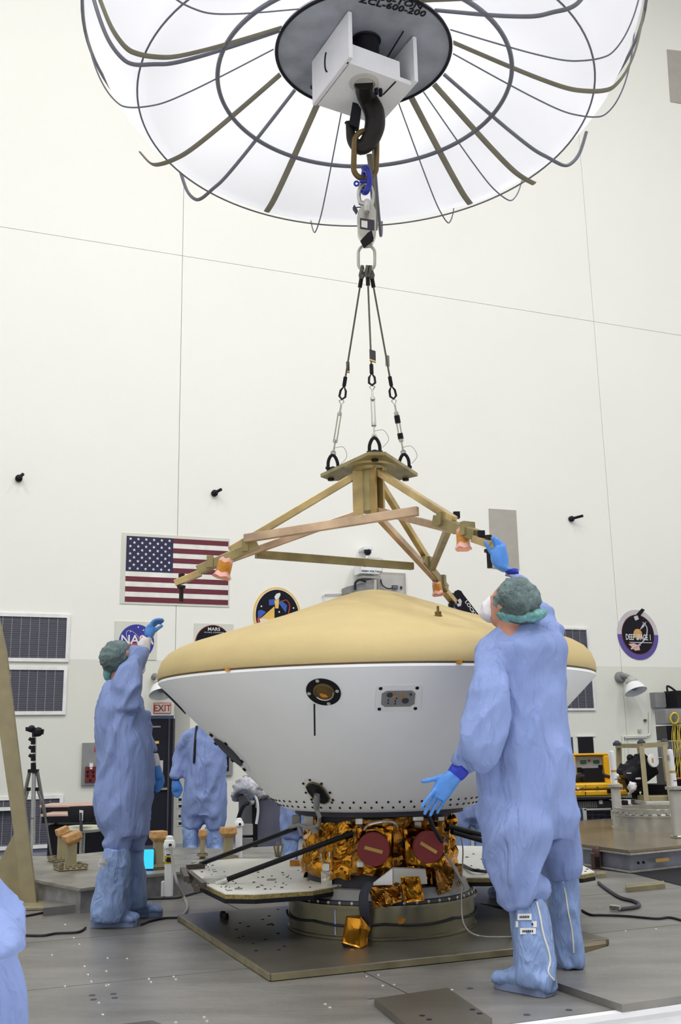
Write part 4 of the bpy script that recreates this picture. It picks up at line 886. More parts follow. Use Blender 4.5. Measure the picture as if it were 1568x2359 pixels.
mb = MB(); c = PZ(838, 178, zb); c = CAN * 1 + V((-.0, 0, 0)); hc = PZ(839, 190, zb - .004); mb.lathe([(.10, 0), (.10, -.012), (.075, -.02), (.07, -.004), (.0, -.004)], hc, 32); obj('swivel_ring', mb, M['lgrey'], t, True)
mb = MB(); hc2 = PZ(843, 95, zd - .002); mb.lathe([(0, -.01), (.10, -.01), (.105, 0)], hc2, 28); mb.cyl(hc2, V((hc2.x, hc2.y, zb + .02)), .09, 20); obj('hook_shaft', mb, M['black'], t, True)
obj('back_plate', vbox(MB(), B1 + cr * .0 + ln * -.02, B2 - ln * .02, zb + .1, zd, .02), M['white'], t)
mb = MB(); 
for k in range(12): pass
mid = (A1 + B1) / 2; nrm = V((-ln.y, ln.x, 0)); nrm = nrm if nrm.x < 0 else -nrm; cz_ = (zb + zd) / 2 + .01
mb.tube([mid + nrm * .018 + ln * (.02 + .05 * cos(a)) + V((0, 0, cz_ + .09 * sin(a) - mid.z)) for a in [-1.2 + k * .2 for k in range(12)]], .006, 6); obj('arc_slot', mb, M['ink'], t)
mb = MB(); mb.beam(PZ(929, 72, zd - .01), PZ(892, 132, zd - .05), .008, .008); mb.beam(PZ(911, 188, zb - .006), PZ(882, 218, zb - .006), .008, .008); obj('cable_edge', mb, M['ink'], t)
mb = MB(); 
for (x, y) in ((866, 202), (876, 206)): p = PZ(x, y, zb - .01); mb.cyl(p, p - V((0, 0, .05)), .014, 8)
obj('bolt', mb, M['black'], t)

Q = lambda x, y, Y=6.3: P(x, y, Y)
t = thing('crane_hook', Q(838, 350), 'big black crane hook with safety latch, hanging below the white housing', 'hook')
mb = MB(); pts = [(838, 192), (840, 215), (850, 235), (862, 262), (862, 295), (850, 325), (830, 340), (813, 325), (806, 300), (803, 283)]; rr = [.062, .062, .070, .078, .080, .074, .062, .046, .032, .022]
sp = spline([Q(x, y, 6.3 + (hc.y - 6.3) * max(0, (230 - y)) / 38) for x, y in pts], 5); rs = [rr[min(i // 5, 8)] + (rr[min(i // 5 + 1, 9)] - rr[min(i // 5, 8)]) * (i % 5) / 5 for i in range(len(sp))]
obj('hook_body', MB().tube(sp, rs, 18, flat=.8), M['hook'], t, True)
mb = MB(); mb.prism([Q(812, 234, 6.26), Q(824, 238, 6.26), Q(832, 250, 6.26), Q(826, 294, 6.26), (Q(820, 292, 6.26)), Q(806, 286, 6.26), Q(804, 280, 6.26)], V((0, .06, 0))); obj('safety_latch', mb, M['black'], t, bevel=.004)
def oval(cx, cy, hw, hh, n=40, k=.62, Y=6.3, rot=0, tw=0.0):
    out = []
    for i in range(n):
        a = 2 * pi * i / n; ca, sa = cos(a), sin(a); dx = hw * ca; dy = (hh - hw) * (1 if sa > 0 else -1) + hw * sa if abs(sa) > 1e-6 else 0
        out.append(Q(cx + dx * cos(rot) - dy * sin(rot), cy + dx * sin(rot) + dy * cos(rot), Y + tw * ca))
    return out
tag(obj('oval_link', MB().tube(oval(841, 357, 26, 55, tw=.05, rot=.03), .0195, 12, True), M['brass'], smooth=True), 'brown oval lifting link hanging in the black hook', 'chain link')
t = thing('blue_shackle', Q(838, 440), 'bright blue bow shackle joining brown link to the grey shackle', 'shackle')
mb = MB(); mb.tube(spline([Q(836, 392, 6.27), Q(843, 388, 6.27), Q(850, 402, 6.25), Q(850, 425, 6.25), Q(843, 442, 6.28), Q(836, 440, 6.33), Q(836, 420, 6.38), Q(838, 400, 6.38), Q(840, 390, 6.34)]), .02, 12); obj('shackle_bow', mb, M['blue'], t, True)
mb = MB(); mb.tube([Q(850, 418, 6.27), Q(828, 417, 6.27)], .013, 10); mb.tube([Q(821 + 5 * cos(a), 423 + 5 * sin(a), 6.27) for a in [2 * pi * k / 14 for k in range(14)]], .007, 8, True); obj('shackle_pin', mb, M['blue'], t, True)
t = thing('steel_shackle', Q(842, 470), 'grey steel shackle between blue shackle and load cell', 'shackle')
mb = MB(); mb.tube(spline([Q(830, 470), Q(826, 450), Q(830, 430), Q(840, 423), Q(853, 430), Q(858, 450), Q(856, 470)]), .014, 10); obj('shackle_bow', mb, M['chrome'], t, True)
mb = MB(); mb.cyl(Q(830, 468), Q(860, 473), .018, 12); mb.cyl(Q(845, 462, 6.24), Q(844, 488, 6.22), .02, 10); obj('shackle_pin', mb, M['chrome'], t, True)
t = thing('load_cell', Q(844, 520), 'grey load cell with dark display face and flap, in the lifting chain', 'load cell')
mb = MB(); mb.prism([Q(x, y, 6.27) for x, y in [(826, 482), (835, 472), (860, 472), (866, 484), (866, 538), (857, 560), (838, 562), (824, 535), (822, 500)]], V((0, .07, 0))); obj('cell_body', mb, M['ali'], t, bevel=.006)
mb = MB(); mb.prism([Q(x, y, 6.268) for x, y in [(829, 503), (862, 508), (862, 530), (829, 526)]], V((0, -.006, 0))); fc = obj('display_face', mb, M['dark'], t)
mb = MB(); mb.prism([Q(x, y, 6.26) for x, y in [(832, 508), (846, 510), (846, 526), (832, 523)]], V((0, -.004, 0))); obj('paper_label', mb, M['label'], t)
mb = MB(); mb.prism([Q(x, y, 6.24) for x, y in [(830, 554), (848, 535), (860, 552), (838, 569)]], V((0, .02, 0))); mb.prism([Q(x, y, 6.24) for x, y in [(845, 537), (856, 530), (860, 548)]], V((0, .02, 0))); obj('dark_flap', mb, M['blackm'], t)
mb = MB(); mb.prism([Q(x, y, 6.26) for x, y in [(812, 478), (816, 471), (824, 484), (820, 490)]], V((0, .03, 0))); mb.tube([Q(820, 478), Q(832, 477)], .004, 6); obj('side_tag', mb, M['dark'], t)
mb = MB(); mb.prism([Q(x, y, 6.38) for x, y in [(856, 470), (868, 470), (870, 525), (862, 530)]], V((0, .03, 0))); mb.tube([Q(850, 355, 6.4), Q(857, 400, 6.42), Q(860, 470, 6.42)], .02, 6, flat=.3); obj('webbing_strap', mb, M['tape'], t)
tag(obj('master_link', MB().tube(oval(844, 595, 19, 30), .011, 12, True), M['ali'], smooth=True), 'bright steel oval master link above the three wire slings', 'chain link')

# spreader frame
zP = 2.795
t = thing('lifting_frame', AX + V((0, 0, 2.08)), 'three-armed yellow-bronze steel lifting frame hanging above the capsule', 'lifting frame')
pl = [(738, 1099), (848, 1048.5), (888, 1048.5), (962, 1097), (915, 1108), (762, 1108)]
q = [PZ(x, y, zP) for x, y in pl]; mb = MB(); mb.prism(q, V((0, 0, .022))); top = obj('top_plate', mb, M['olive'], t)
cc = sum(q, V()) / 6; hub = V((AX.x, AX.y, 0))
mb = MB()
for x, y in ((762, 1103), (863, 1058), (934, 1103)): mb.lathe([(0, -.012), (.022, -.012), (.022, 0)], PZ(x, y, zP), 12)
obj('plate_nut', mb, M['black'], t)
mb = MB(); mb.lathe([(0, zP - .012), (.165, zP - .012), (.17, zP)], hub, 40); mb.lathe([(0, zP - .03), (.10, zP - .03), (.11, zP - .012)], hub, 32); obj('hub_flange', mb, M['olive'], t, 30)
mb = MB(); mb.lathe([(.0, 2.50), (.062, 2.50), (.062, zP - .03)], hub, 20); obj('hub_post', mb, M['olive'], t, 30)
TH = [radians(181), radians(-61), radians(60)]
for a in TH:
    d = V((cos(a), sin(a), 0)); s_ = V((-d.y, d.x, 0)); mb = MB()
    for k in (-1, 1): mb.hexa(*[hub + d * r + s_ * (k * .028 + o) + V((0, 0, z)) for z in (2.47, zP - .03) for r, o in ((.05, -.006), (.115, -.006), (.115, .006), (.05, .006))])
    obj('hub_bracket', mb, M['iri'], t)
    def RP(r, z, off=0): return hub + d * r + s_ * off + V((0, 0, z))
    obj('upper_chord', MB().beam(RP(.10, 2.74), RP(.90, 2.265), .038, .043), M['iri'], t, bevel=.003)
    obj('lower_chord', MB().beam(RP(.10, 2.485), RP(.92, 2.20), .038, .043), M['iri2'], t, bevel=.003)
    obj('arm_tip_beam', MB().beam(RP(.72, 2.30), RP(1.10, 2.14), .052, .06), M['olive'], t, bevel=.004)
    obj('arm_end_tongue', MB().beam(RP(1.08, 2.125), RP(1.24, 2.06), .05, .04), M['iri'], t, bevel=.003)
    for r in (.80, 1.02): obj('clamp_bracket', MB().beam(RP(r, 2.29 - (r - .8) * .45, -.038), RP(r, 2.29 - (r - .8) * .45, .038), .04, .075), M['olive'], t)
    mb = MB(); mb.cyl(RP(1.20, 2.03), RP(1.20, 1.945), .014, 10); mb.cyl(RP(1.20, 2.06), RP(1.20, 2.12), .02, 10); mb.cyl(RP(1.20, 2.045), RP(1.20, 2.03), .026, 10); obj('end_bolt', mb, M['hook'], t, True)
# cross members between the arms
def rp(k, r, z, off=0): a = TH[k]; return hub + V((cos(a), sin(a), 0)) * r + V((-sin(a), cos(a), 0)) * off + V((0, 0, z))
obj('cross_member', MB().beam(rp(0, .80, 2.33, .05), rp(1, .66, 2.36, -.08), .036, .052), M['iri2'], t, bevel=.003)
obj('cross_member', MB().beam(rp(0, .74, 2.25, -.06), rp(2, .70, 2.255, .06), .036, .05), M['olive'], t, bevel=.003)
obj('cross_member', MB().beam(rp(1, .78, 2.26, .05), rp(2, .76, 2.24, -.06), .036, .05), M['olive'], t, bevel=.003)
for p in (P(1051, 1187, 5.6), P(1108, 1231, 5.3)): obj('end_cap', MB().box(tuple(p - V((.018, .02, .018))), tuple(p + V((.018, .02, .018)))), M['black'], t)
p = P(1132, 1240, 5.16)
# foam and tape wraps
def wrap(x, y, Y, w_, h_, label, tilt=0):
    tt = thing('foam_wrap', P(x, y, Y), label, 'padding', 'foam paddings on the lifting frame')
    u = mpp(x, y, Y); c = P(x, y, Y); X = V((cos(tilt), 0, sin(tilt))); Z = V((-sin(tilt), 0, cos(tilt)))
    def ring(k, r): return [c + X * (cos(a) * r * w_ * u) + V((0, sin(a) * .05 * r, 0)) + Z * (k * h_ * u + .006 * sin(a * 5)) for a in [2 * pi * i / 20 for i in range(20)]]
    for nm, mt, prof in (('pink_foam_top', 'pink', [(.9, .8), (.75, .95), (.45, .97)]), ('amber_tape_band', 'amber', [(.5, 1.0), (0, 1.03), (-.5, 1.03)]), ('pink_foam_skirt', 'pink', [(-.42, 1.0), (-.7, 1.1), (-.95, 1.35)])):
        vs = []; 
        for k, r in prof: vs += ring(k, r)
        mb = MB(); mb.add(vs, [(j * 20 + i, j * 20 + (i + 1) % 20, (j + 1) * 20 + (i + 1) % 20, (j + 1) * 20 + i) for j in range(2) for i in range(20)] + [tuple(range(20)), tuple(range(40, 60))]); obj(nm, mb, M[mt], tt, True)
wrap(1066, 1240, 5.45, 15, 26, 'amber-taped pink foam pad under the right arm, near the reaching glove')
wrap(516, 1308, 6.2, 17, 24, 'pink foam pad with amber tape on the left arm of the frame', -.25)
wrap(1007, 1355, 7.15, 11, 16, 'small amber-taped foam pad on the rear arm above the dome', .1)

# slings with turnbuckles and shackles
tops = [Q(835, 622), Q(846, 622), Q(853, 622)]; tags = [(801, 846, 4, 14), (858, 820, 7, 14), (892, 831, 5, 14)]
ends = [PZ(767, 1087, zP + .022), PZ(863, 1049, zP + .022), PZ(931, 1085, zP + .022)]
lab = ['leftmost of the three wire slings, from the steel link to the frame plate', 'middle of the three wire slings, with dark tag and yellow stripe', 'rightmost of the three wire slings, with dark turnbuckle sleeves']
slab = ['black shackle on the left corner of the frame plate', 'black shackle on the near middle edge of the frame plate', 'black shackle on the right corner of the frame plate']
for k in range(3):
    a = tops[k]; e0 = ends[k]; e = e0 + V((0, 0, .11)); d = (e - a); L = d.length; d.normalize()
    sx = V((1, 0, 0)) - d * d.x; sx.normalize()
    t = thing('wire_sling', e, lab[k], 'sling', 'wire slings above the lifting frame')
    pt = lambda f: a + (e - a) * f
    mb = MB(); mb.tube([pt(.0) + V((0, 0, .02)), pt(.03) + sx * .012, pt(.055)], .011, 8); mb.tube([pt(0) + V((0, -.03, .02)), pt(.03) - sx * .012, pt(.055)], .011, 8); obj('top_eye', mb, M['rope'], t, True)
    obj('upper_ferrule', MB().cyl(pt(.05), pt(.095), .014, 10), M['black'], t, True)
    obj('wire_rope', MB().cyl(pt(.09), pt(.60), .0062, 8), M['rope'], t, True)
    obj('lower_ferrule', MB().cyl(pt(.58), pt(.63), .013, 10), M['black'], t, True)
    mb = MB(); mb.tube([pt(.63), pt(.655) + sx * .018, pt(.685) + sx * .02, pt(.70), pt(.685) - sx * .02, pt(.655) - sx * .018], .008, 8, True); obj('thimble_eye', mb, M['hook'], t, True)
    mb = MB(); mb.tube([pt(.695), pt(.71) + sx * .016, pt(.73), pt(.71) - sx * .016], .005, 8, True); mb.cyl(pt(.73), pt(.775), .007, 8); obj('upper_jaw', mb, M['chrome'], t, True)
    mb = MB(); 
    for s_ in (-1, 1): mb.cyl(pt(.775) + sx * .010 * s_, pt(.92) + sx * .010 * s_, .005, 8)
    mb.cyl(pt(.77), pt(.785), .016, 10); mb.cyl(pt(.915), pt(.93), .016, 10); obj('turnbuckle_body', mb, M['ali'], t, True)
    if k == 2:
        obj('dark_sleeve', MB().cyl(pt(.79), pt(.83), .019, 10), M['black'], t, True); obj('dark_sleeve', MB().cyl(pt(.885), pt(.915), .019, 10), M['black'], t, True)
    mb = MB(); mb.cyl(pt(.92), pt(.985), .006, 8); mb.tube([pt(.985) + (sx * cos(q_) + d * sin(q_)) * .014 for q_ in [2 * pi * i / 12 for i in range(12)]], .0055, 6, True); obj('lower_eye', mb, M['chrome'], t, True)
    mb = MB(); mb.tube(spline([pt(.96), pt(.955) + V((.06, 0, .0)), pt(.99) + V((.09, 0, -.02)), e0 + V((.05, 0, .05))]), .0018, 5); obj('safety_wire', mb, M['grey'], t)
    x, y, hw, hh2 = tags[k]; c = P(x, y, e.y); u = mpp(x, y, 6.3); sh = V((0, 0, -.3)) if k != 2 else V((0, 0, .1))
    X = V((1, .3, -.25)) if k == 1 else V((1, .5, .1 if k == 0 else -.1))
    mb = MB(); q = [c - X * hw * u - V((0, 0, hh2 * u)), c + X * hw * u - V((0, 0, hh2 * u)), c + X * hw * u + V((0, 0, hh2 * u)), c - X * hw * u + V((0, 0, hh2 * u))]; mb.prism(q, V((0, .004, 0))); obj('sling_tag', mb, M['dark'] if k != 2 else M['grey'], t)
    if k != 2:
        mb = MB(); q = [q[0] + V((0, -.002, .003)), q[1] + V((0, -.002, .003)), q[1] + V((0, -.002, .013)), q[0] + V((0, -.002, .013))]; mb.prism(q, V((0, -.001, 0))); obj('yellow_stripe', mb, M['lyel'], t)
    t = thing('black_shackle', e0, slab[k], 'shackle', 'black shackles on the frame plate')
    w_ = .032; mb = MB(); mb.tube(spline([e0 + sx * -w_ + V((0, 0, .0)), e0 + sx * -w_ + V((0, 0, .06)), e0 + sx * -.018 + V((0, 0, .10)), e0 + V((0, 0, .115)), e0 + sx * .018 + V((0, 0, .10)), e0 + sx * w_ + V((0, 0, .06)), e0 + sx * w_]), .011, 10); obj('shackle_bow', mb, M['black'], t, True)
    mb = MB(); mb.cyl(e0 - sx * .05 + V((0, 0, .02)), e0 + sx * .05 + V((0, 0, .02)), .010, 8); mb.lathe([(0, 0.0), (.035, 0.0), (.022, .03), (0, .04)], e0, 12); obj('shackle_pin', mb, M['black'], t, True)

# ================================================================ PEOPLE
def loft(mb, nodes, n=18, px=True, sub=3, p=2.3):
    """nodes: (x1,y1,x2,y2,Y,half_thickness): two silhouette points of a limb section at depth Y"""
    cs, sd, dt = [], [], []
    for x1, y1, x2, y2, Y, h in nodes:
        a, b = P(x1, y1, Y), P(x2, y2, Y); cs.append((a + b) / 2); sd.append((b - a) / 2); dt.append(V((h, 0, 0)))
    cs, sd, dt = spline(cs, sub), spline(sd, sub), spline(dt, sub); rings = []
    for c, s, h in zip(cs, sd, dt):
        r = []
        for k in range(n):
            a = 2 * pi * k / n; ca, sa = cos(a), sin(a); e = 2 / p
            r.append(c + s * (abs(ca) ** e * (1 if ca > 0 else -1)) + V((0, 1, 0)) * h.x * (abs(sa) ** e * (1 if sa > 0 else -1)))
        rings.append(r)
    N = len(rings); vs = [v for r in rings for v in r] + [cs[0], cs[-1]]
    fs = [(i * n + k, i * n + (k + 1) % n, (i + 1) * n + (k + 1) % n, (i + 1) * n + k) for i in range(N - 1) for k in range(n)]
    fs += [(N * n, (k + 1) % n, k) for k in range(n)] + [(N * n + 1, (N - 1) * n + k, (N - 1) * n + (k + 1) % n) for k in range(n)]
    return mb.add(vs, fs)
def remesh(mb, vox, smooth_it=6):
    me = bpy.data.meshes.new('tmp'); me.from_pydata([tuple(v) for v in mb.v], [], mb.f)
    bm = bmesh.new(); bm.from_mesh(me); bmesh.ops.recalc_face_normals(bm, faces=bm.faces); bm.to_mesh(me); bm.free()
    o = bpy.data.objects.new('tmp', me); C.objects.link(o)
    md = o.modifiers.new('r', 'REMESH'); md.mode = 'VOXEL'; md.voxel_size = vox
    s = o.modifiers.new('s', 'SMOOTH'); s.iterations = smooth_it; s.factor = .5
    bpy.context.view_layer.update()
    m2 = bpy.data.meshes.new_from_object(o.evaluated_get(bpy.context.evaluated_depsgraph_get()))
    bpy.data.objects.remove(o); bpy.data.meshes.remove(me); return m2
def body(name, mb, material, parent, vox=.012, amp=.012, along=V((.3, .2, 1)), f1=9, f2=2.2, sm=6, seed=0.0, knead=.5, label=None):
    me = remesh(mb, vox, sm); n = len(me.vertices)
    vs = [v.co.copy() for v in me.vertices]; ns = [v.normal.copy() for v in me.vertices]
    al = along.normalized(); ac = al.orthogonal().normalized(); ac2 = al.cross(ac)
    out = []
    for p, q in zip(vs, ns):
        if amp:
            wv = V((noise.noise(p * 3 + V((seed, 0, 0))), noise.noise(p * 3 + V((0, seed, 9))), 0)) * .12
            pp = p + wv; s_ = V((pp.dot(ac) * f1, pp.dot(ac2) * f1, pp.dot(al) * f2 + seed))
            r1 = 1 - abs(noise.noise(s_)) * 3.2; r2 = 1 - abs(noise.noise(p * 7 + V((seed, 3, 1)))) * 3
            r3 = noise.noise(s_ * 2.3)
            out.append(p + q * amp * (max(r1, -.8) * 1.0 + max(r2, -.6) * knead * .6 + r3 * .5 - .4))
        else: out.append(p)
    fs = [tuple(f.vertices) for f in me.polygons]; bpy.data.meshes.remove(me)
    o = link(name, out, fs, material, parent, 180)
    if label: o['label'] = label
    return o
def hand(name, parent, palm, fingers, Y, vox=.0036, material='glove', amp=.0, fk=.86):
    mb = MB(); loft(mb, palm, 14, sub=3)
    for f in fingers:
        pts = [P(x, y, Y + (dy if len(q) > 3 else 0)) for q in [0] for x, y, r, *dd in f for dy in [dd[0] if dd else 0] for q in [(1, 2, 3, 4)]]
        rs = [r for x, y, r, *dd in f]
        sp = spline(pts, 4); rr = [rs[min(i // 4, len(rs) - 1)] + ((rs[min(i // 4 + 1, len(rs) - 1)] - rs[min(i // 4, len(rs) - 1)]) * (i % 4) / 4) for i in range(len(sp))]
        rr = [q_ * fk for q_ in rr]; mb.tube(sp, rr, 10); mb.ball(pts[-1], rs[-1] * .98 * fk, 10); mb.ball(pts[0], rs[0], 8)
    return body(name, mb, M[material], parent, vox, amp, sm=3, f1=40, f2=40, knead=1)
def head(parent, c, r, look, skinmat='skin', hair='cap', nape=None, mask=True, capname='hair_cover', extra=None):
    """head with face looking along `look`; bouffant cap and paper mask"""
    look = V(look).normalized(); side = look.cross(V((0, 0, 1))).normalized(); up = side.cross(look).normalized()
    T = lambda a, b, d: c + side * a * r + look * b * r + up * d * r
    def ell(mb, o, s, n=16):
        vs0 = MB().ball(V((0, 0, 0)), 1, n); mb.add([T(o[0] + v.x * s[0], o[1] + v.y * s[1], o[2] + v.z * s[2]) for v in vs0.v], vs0.f)
    mb = MB(); ell(mb, (0, 0, 0), (.74, .92, 1.0)); ell(mb, (0, .35, -.5), (.52, .55, .62)); ell(mb, (0, .98, -.22), (.12, .16, .22), 10); ell(mb, (0, .82, .08), (.5, .14, .12), 10)
    for s_ in (-1, 1): ell(mb, (s_ * .76, -.02, -.1), (.10, .2, .27), 10); ell(mb, (s_ * .3, .85, -.25), (.2, .15, .2), 10)
    ell(mb, (0, .85, -.62), (.22, .1, .08), 10)
    nb = c - V((0, 0, 1)) * r * 1.9 - look * .15 * r
    mb.tube([T(0, -.12, -.2), T(0, -.15, -.9), nb], [r * .5, r * .5, r * .62], 14)
    hd = body('head', mb, M[skinmat], parent, .009, 0, sm=4)
    for s_ in (-1, 1):
        e = MB(); ell(e, (s_ * .3, .86, -.02), (.12, .07, .07), 10); obj('eye', e, M['flagw'], parent); e = MB(); ell(e, (s_ * .3, .925, -.02), (.045, .02, .045), 8); obj('pupil', e, M['ink'], parent)
    mb = MB(); ell(mb, (0, -.27, .20), (1.0, .99, 1.0), 22)
    if extra: extra(mb)
    body(capname, mb, M[hair], parent, .010, .007, V((0, 1, .3)), 26, 12, 3, 4.0, 1)
    if mask:
        mb = MB(); ell(mb, (0, .80, -.42), (.62, .46, .60)); ell(mb, (0, 1.12, -.52), (.34, .26, .40)); body('face_mask', mb, M['mask'], parent, .007, .007, V((1, 0, 0)), 14, 14, 3)
    return T

# ---- tall worker at right, seen from behind
t = thing('person', V((.95, 4.85, 0)), 'person in blue cleanroom coverall at right, seen from behind, one arm raised to the frame', 'person')
YB = 4.84
mb = MB()
loft(mb, [(1150, 1440, 1236, 1440, YB, .07), (1128, 1458, 1262, 1456, YB, .10), (1104, 1478, 1292, 1474, YB, .13), (1092, 1505, 1302, 1500, YB, .15), (1100, 1560, 1301, 1558, YB + .01, .14), (1104, 1620, 1298, 1618, YB + .01, .145), (1100, 1690, 1308, 1690, YB, .16), (1094, 1760, 1318, 1760, YB, .18), (1099, 1830, 1324, 1828, YB, .19), (1104, 1890, 1330, 1885, YB, .18), (1125, 1935, 1325, 1925, YB + .03, .15)], 24)
YL = 4.74
loft(mb, [(1100, 1840, 1270, 1840, YB - .03, .15), (1106, 1900, 1276, 1900, YL, .14), (1113, 1960, 1264, 1960, YL, .135), (1126, 2010, 1250, 2005, YL, .13), (1140, 2045, 1262, 2035, YL, .12), (1148, 2070, 1264, 2052, YL, .115), (1158, 2090, 1250, 2074, YL, .10)], 20)
loft(mb, [(1200, 1830, 1325, 1830, YB + .05, .15), (1225, 1890, 1332, 1890, YB + .1, .14), (1240, 1950, 1337, 1950, 5.02, .13), (1250, 2000, 1340, 2000, 5.04, .12), (1258, 2026, 1338, 2022, 5.05, .11)], 18)
# hanging left arm
loft(mb, [(1110, 1482, 1160, 1500, YB - .02, .09), (1090, 1512, 1164, 1535, YB - .10, .085), (1082, 1570, 1170, 1580, YB - .21, .07), (1072, 1630, 1172, 1640, YB - .25, .07), (1060, 1690, 1158, 1712, YB - .26, .07), (1053, 1728, 1130, 1770, YB - .24, .07), (1042, 1742, 1098, 1784, YB - .19, .06), (1038, 1752, 1082, 1786, YB - .19, .05)], 18)
# raised right arm
loft(mb, [(1292, 1520, 1215, 1470, YB + .02, .10), (1302, 1475, 1225, 1440, YB + .08, .09), (1276, 1420, 1215, 1400, YB + .16, .085), (1262, 1392, 1195, 1378, 5.08, .07), (1228, 1358, 1180, 1348, 5.12, .055), (1194, 1322, 1162, 1320, 5.15, .042)], 18)
body('coverall', mb, M['gown'], t, .0105, .015, V((.45, .1, 1)), 7.5, 1.8, 3, 2.0, .5)
T_ = head(t, P(1176, 1392, 4.80), .112, (-.62, .55, .28), hair='capd', extra=lambda mb: None)
mb = MB(); loft(mb, [(1142, 1412, 1262, 1404, 4.77, .06), (1150, 1424, 1258, 1420, 4.77, .08), (1166, 1436, 1232, 1434, 4.78, .07)], 18, sub=4); body('hair_cover_gather', mb, M['cap'], t, .009, .006, V((1, 0, .2)), 24, 10, 3)
# boots
mb = MB(); loft(mb, [(1176, 2076, 1246, 2062, YL, .075), (1176, 2100, 1258, 2095, YL, .09), (1180, 2160, 1270, 2160, YL - .01, .095), (1184, 2210, 1276, 2212, YL - .02, .09), (1183, 2250, 1282, 2252, YL - .03, .085), (1190, 2270, 1284, 2278, YL - .04, .075)], 18)
def foot(mb, heel, toe, w, h, sole, mat_b, mat_s, par, amp=.006):
    """foot from heel to toe (ground points)"""
    heel, toe = V(heel), V(toe); d = (toe - heel); L = d.length; d.normalize(); s = V((-d.y, d.x, 0)); out = MB()
    prof = [(-.02, .38, .45), (.08, .46, .75), (.25, .46, .95), (.45, .45, .85), (.62, .50, .62), (.80, .50, .48), (.93, .44, .42), (1.0, .26, .30)]
    rings = []; n = 14
    for f, ww, hh in prof:
        c = heel + d * L * f; r = []
        for k in range(n):
            a = 2 * pi * k / n; z = (sin(a) * .5 + .5) * hh * h + sole * .45; r.append(c + s * cos(a) * ww * w * 1.12 + V((0, 0, z)))
        rings.append(r)
    vs = [v for r in rings for v in r]; N = len(rings)
    out.add(vs, [(i * n + k, i * n + (k + 1) % n, (i + 1) * n + (k + 1) % n, (i + 1) * n + k) for i in range(N - 1) for k in range(n)] + [tuple(range(n)), tuple((N - 1) * n + k for k in range(n))])
    mb.add(out.v, out.f)
    sp = [heel + d * L * (.03 + f * .94) + s * sg * ww * w * .86 for sg, seq in ((1, prof), (-1, prof[::-1])) for f, ww, hh in seq]
    so = MB(); so.prism([p + V((0, 0, .002)) for p in sp], V((0, 0, sole))); obj('boot_sole', so, M[mat_s], par)
hl, to = PZ(1268, 2297, 0), PZ(1143, 2272, 0)
foot(mb, hl, to, .115, .13, .03, 'boot', 'sole', t)
b1 = body('boot_cover', mb, M['boot'], t, .010, .009, V((.1, 0, 1)), 10, 2.5, 4, 7.0, .7)
mb = MB(); loft(mb, [(1262, 2018, 1328, 2014, 5.06, .08), (1264, 2060, 1332, 2060, 5.06, .085), (1268, 2120, 1337, 2120, 5.06, .085), (1273, 2170, 1341, 2170, 5.06, .08), (1280, 2205, 1344, 2208, 5.05, .075), (1284, 2225, 1343, 2228, 5.05, .07)], 16)
foot(mb, PZ(1322, 2247, 0), PZ(1270, 2228, 0), .12, .12, .035, 'boot', 'sole', t)
b2 = body('boot_cover', mb, M['boot'], t, .010, .008, V((.1, 0, 1)), 10, 2.5, 4, 17.0, .7)
def strip(name, pts, Y, r, mt, par, target=None, flat=None):
    """cord lying on the front surface of a mesh: ray cast from the viewer side"""
    out = []
    dg = bpy.context.evaluated_depsgraph_get()
    for x, y in pts:
        p = P(x, y, Y); d = (p - EYE).normalized()
        if target is not None:
            ok, loc, nn, _ = target.ray_cast(EYE - WORLD[target.name], d)
            if ok: p = loc + WORLD[target.name] + nn * r * .6
        out.append(p)
    return obj(name, MB().tube(spline(out, 3), r, 6), M[mt], par, True)
def patch(name, x0, y0, x1, y1, mt, par, target, h=.003, lines=0):
    cs = []
    for x, y in ((x0, y0), (x1, y0), (x1, y1), (x0, y1), ((x0 + x1) / 2, (y0 + y1) / 2)):
        d = ray(x, y).normalized(); ok, loc, nn, _ = target.ray_cast(EYE - WORLD[target.name], d)
        cs.append((loc + WORLD[target.name] + nn * (h + .004), nn) if ok else (P(x, y, 4.7), V((0, -1, 0))))
    nn = cs[4][1]; mb = MB(); mb.prism([c[0] for c in cs[:4]], nn * .002); obj(name, mb, M[mt], par)
    if lines:
        mb = MB(); a, b, c_, d_ = [c[0] + nn * .003 for c in cs[:4]]
        for k in range(6):
            u0, u1 = .15 + k * .12, .15 + k * .12 + .08; v0, v1 = .35, .70
            q = [(a * (1 - u) + b * u) * (1 - v) + (d_ * (1 - u) + c_ * u) * v for u, v in ((u0, v0), (u1, v0), (u1, v1), (u0, v1))]; mb.prism(q, nn * .001)
        o = obj('label_print', mb, M['ink'], par); o['kind'] = 'stuff'
strip('boot_zip', [(1235, 2078), (1243, 2110), (1250, 2150), (1262, 2190), (1266, 2215), (1262, 2240), (1275, 2258)], 4.65, .0042, 'zipw', t, b1)
strip('boot_zip', [(1295, 2024), (1302, 2060), (1308, 2100), (1316, 2140), (1320, 2175), (1321, 2195)], 4.95, .0040, 'zipw', t, b2)
patch('paper_label', 1193, 2105, 1223, 2119, 'label', t, b1, lines=1); patch('paper_label', 1191, 2122, 1234, 2136, 'label', t, b1, lines=1); patch('paper_label', 1199, 2138, 1232, 2152, 'label', t, b1, lines=1)
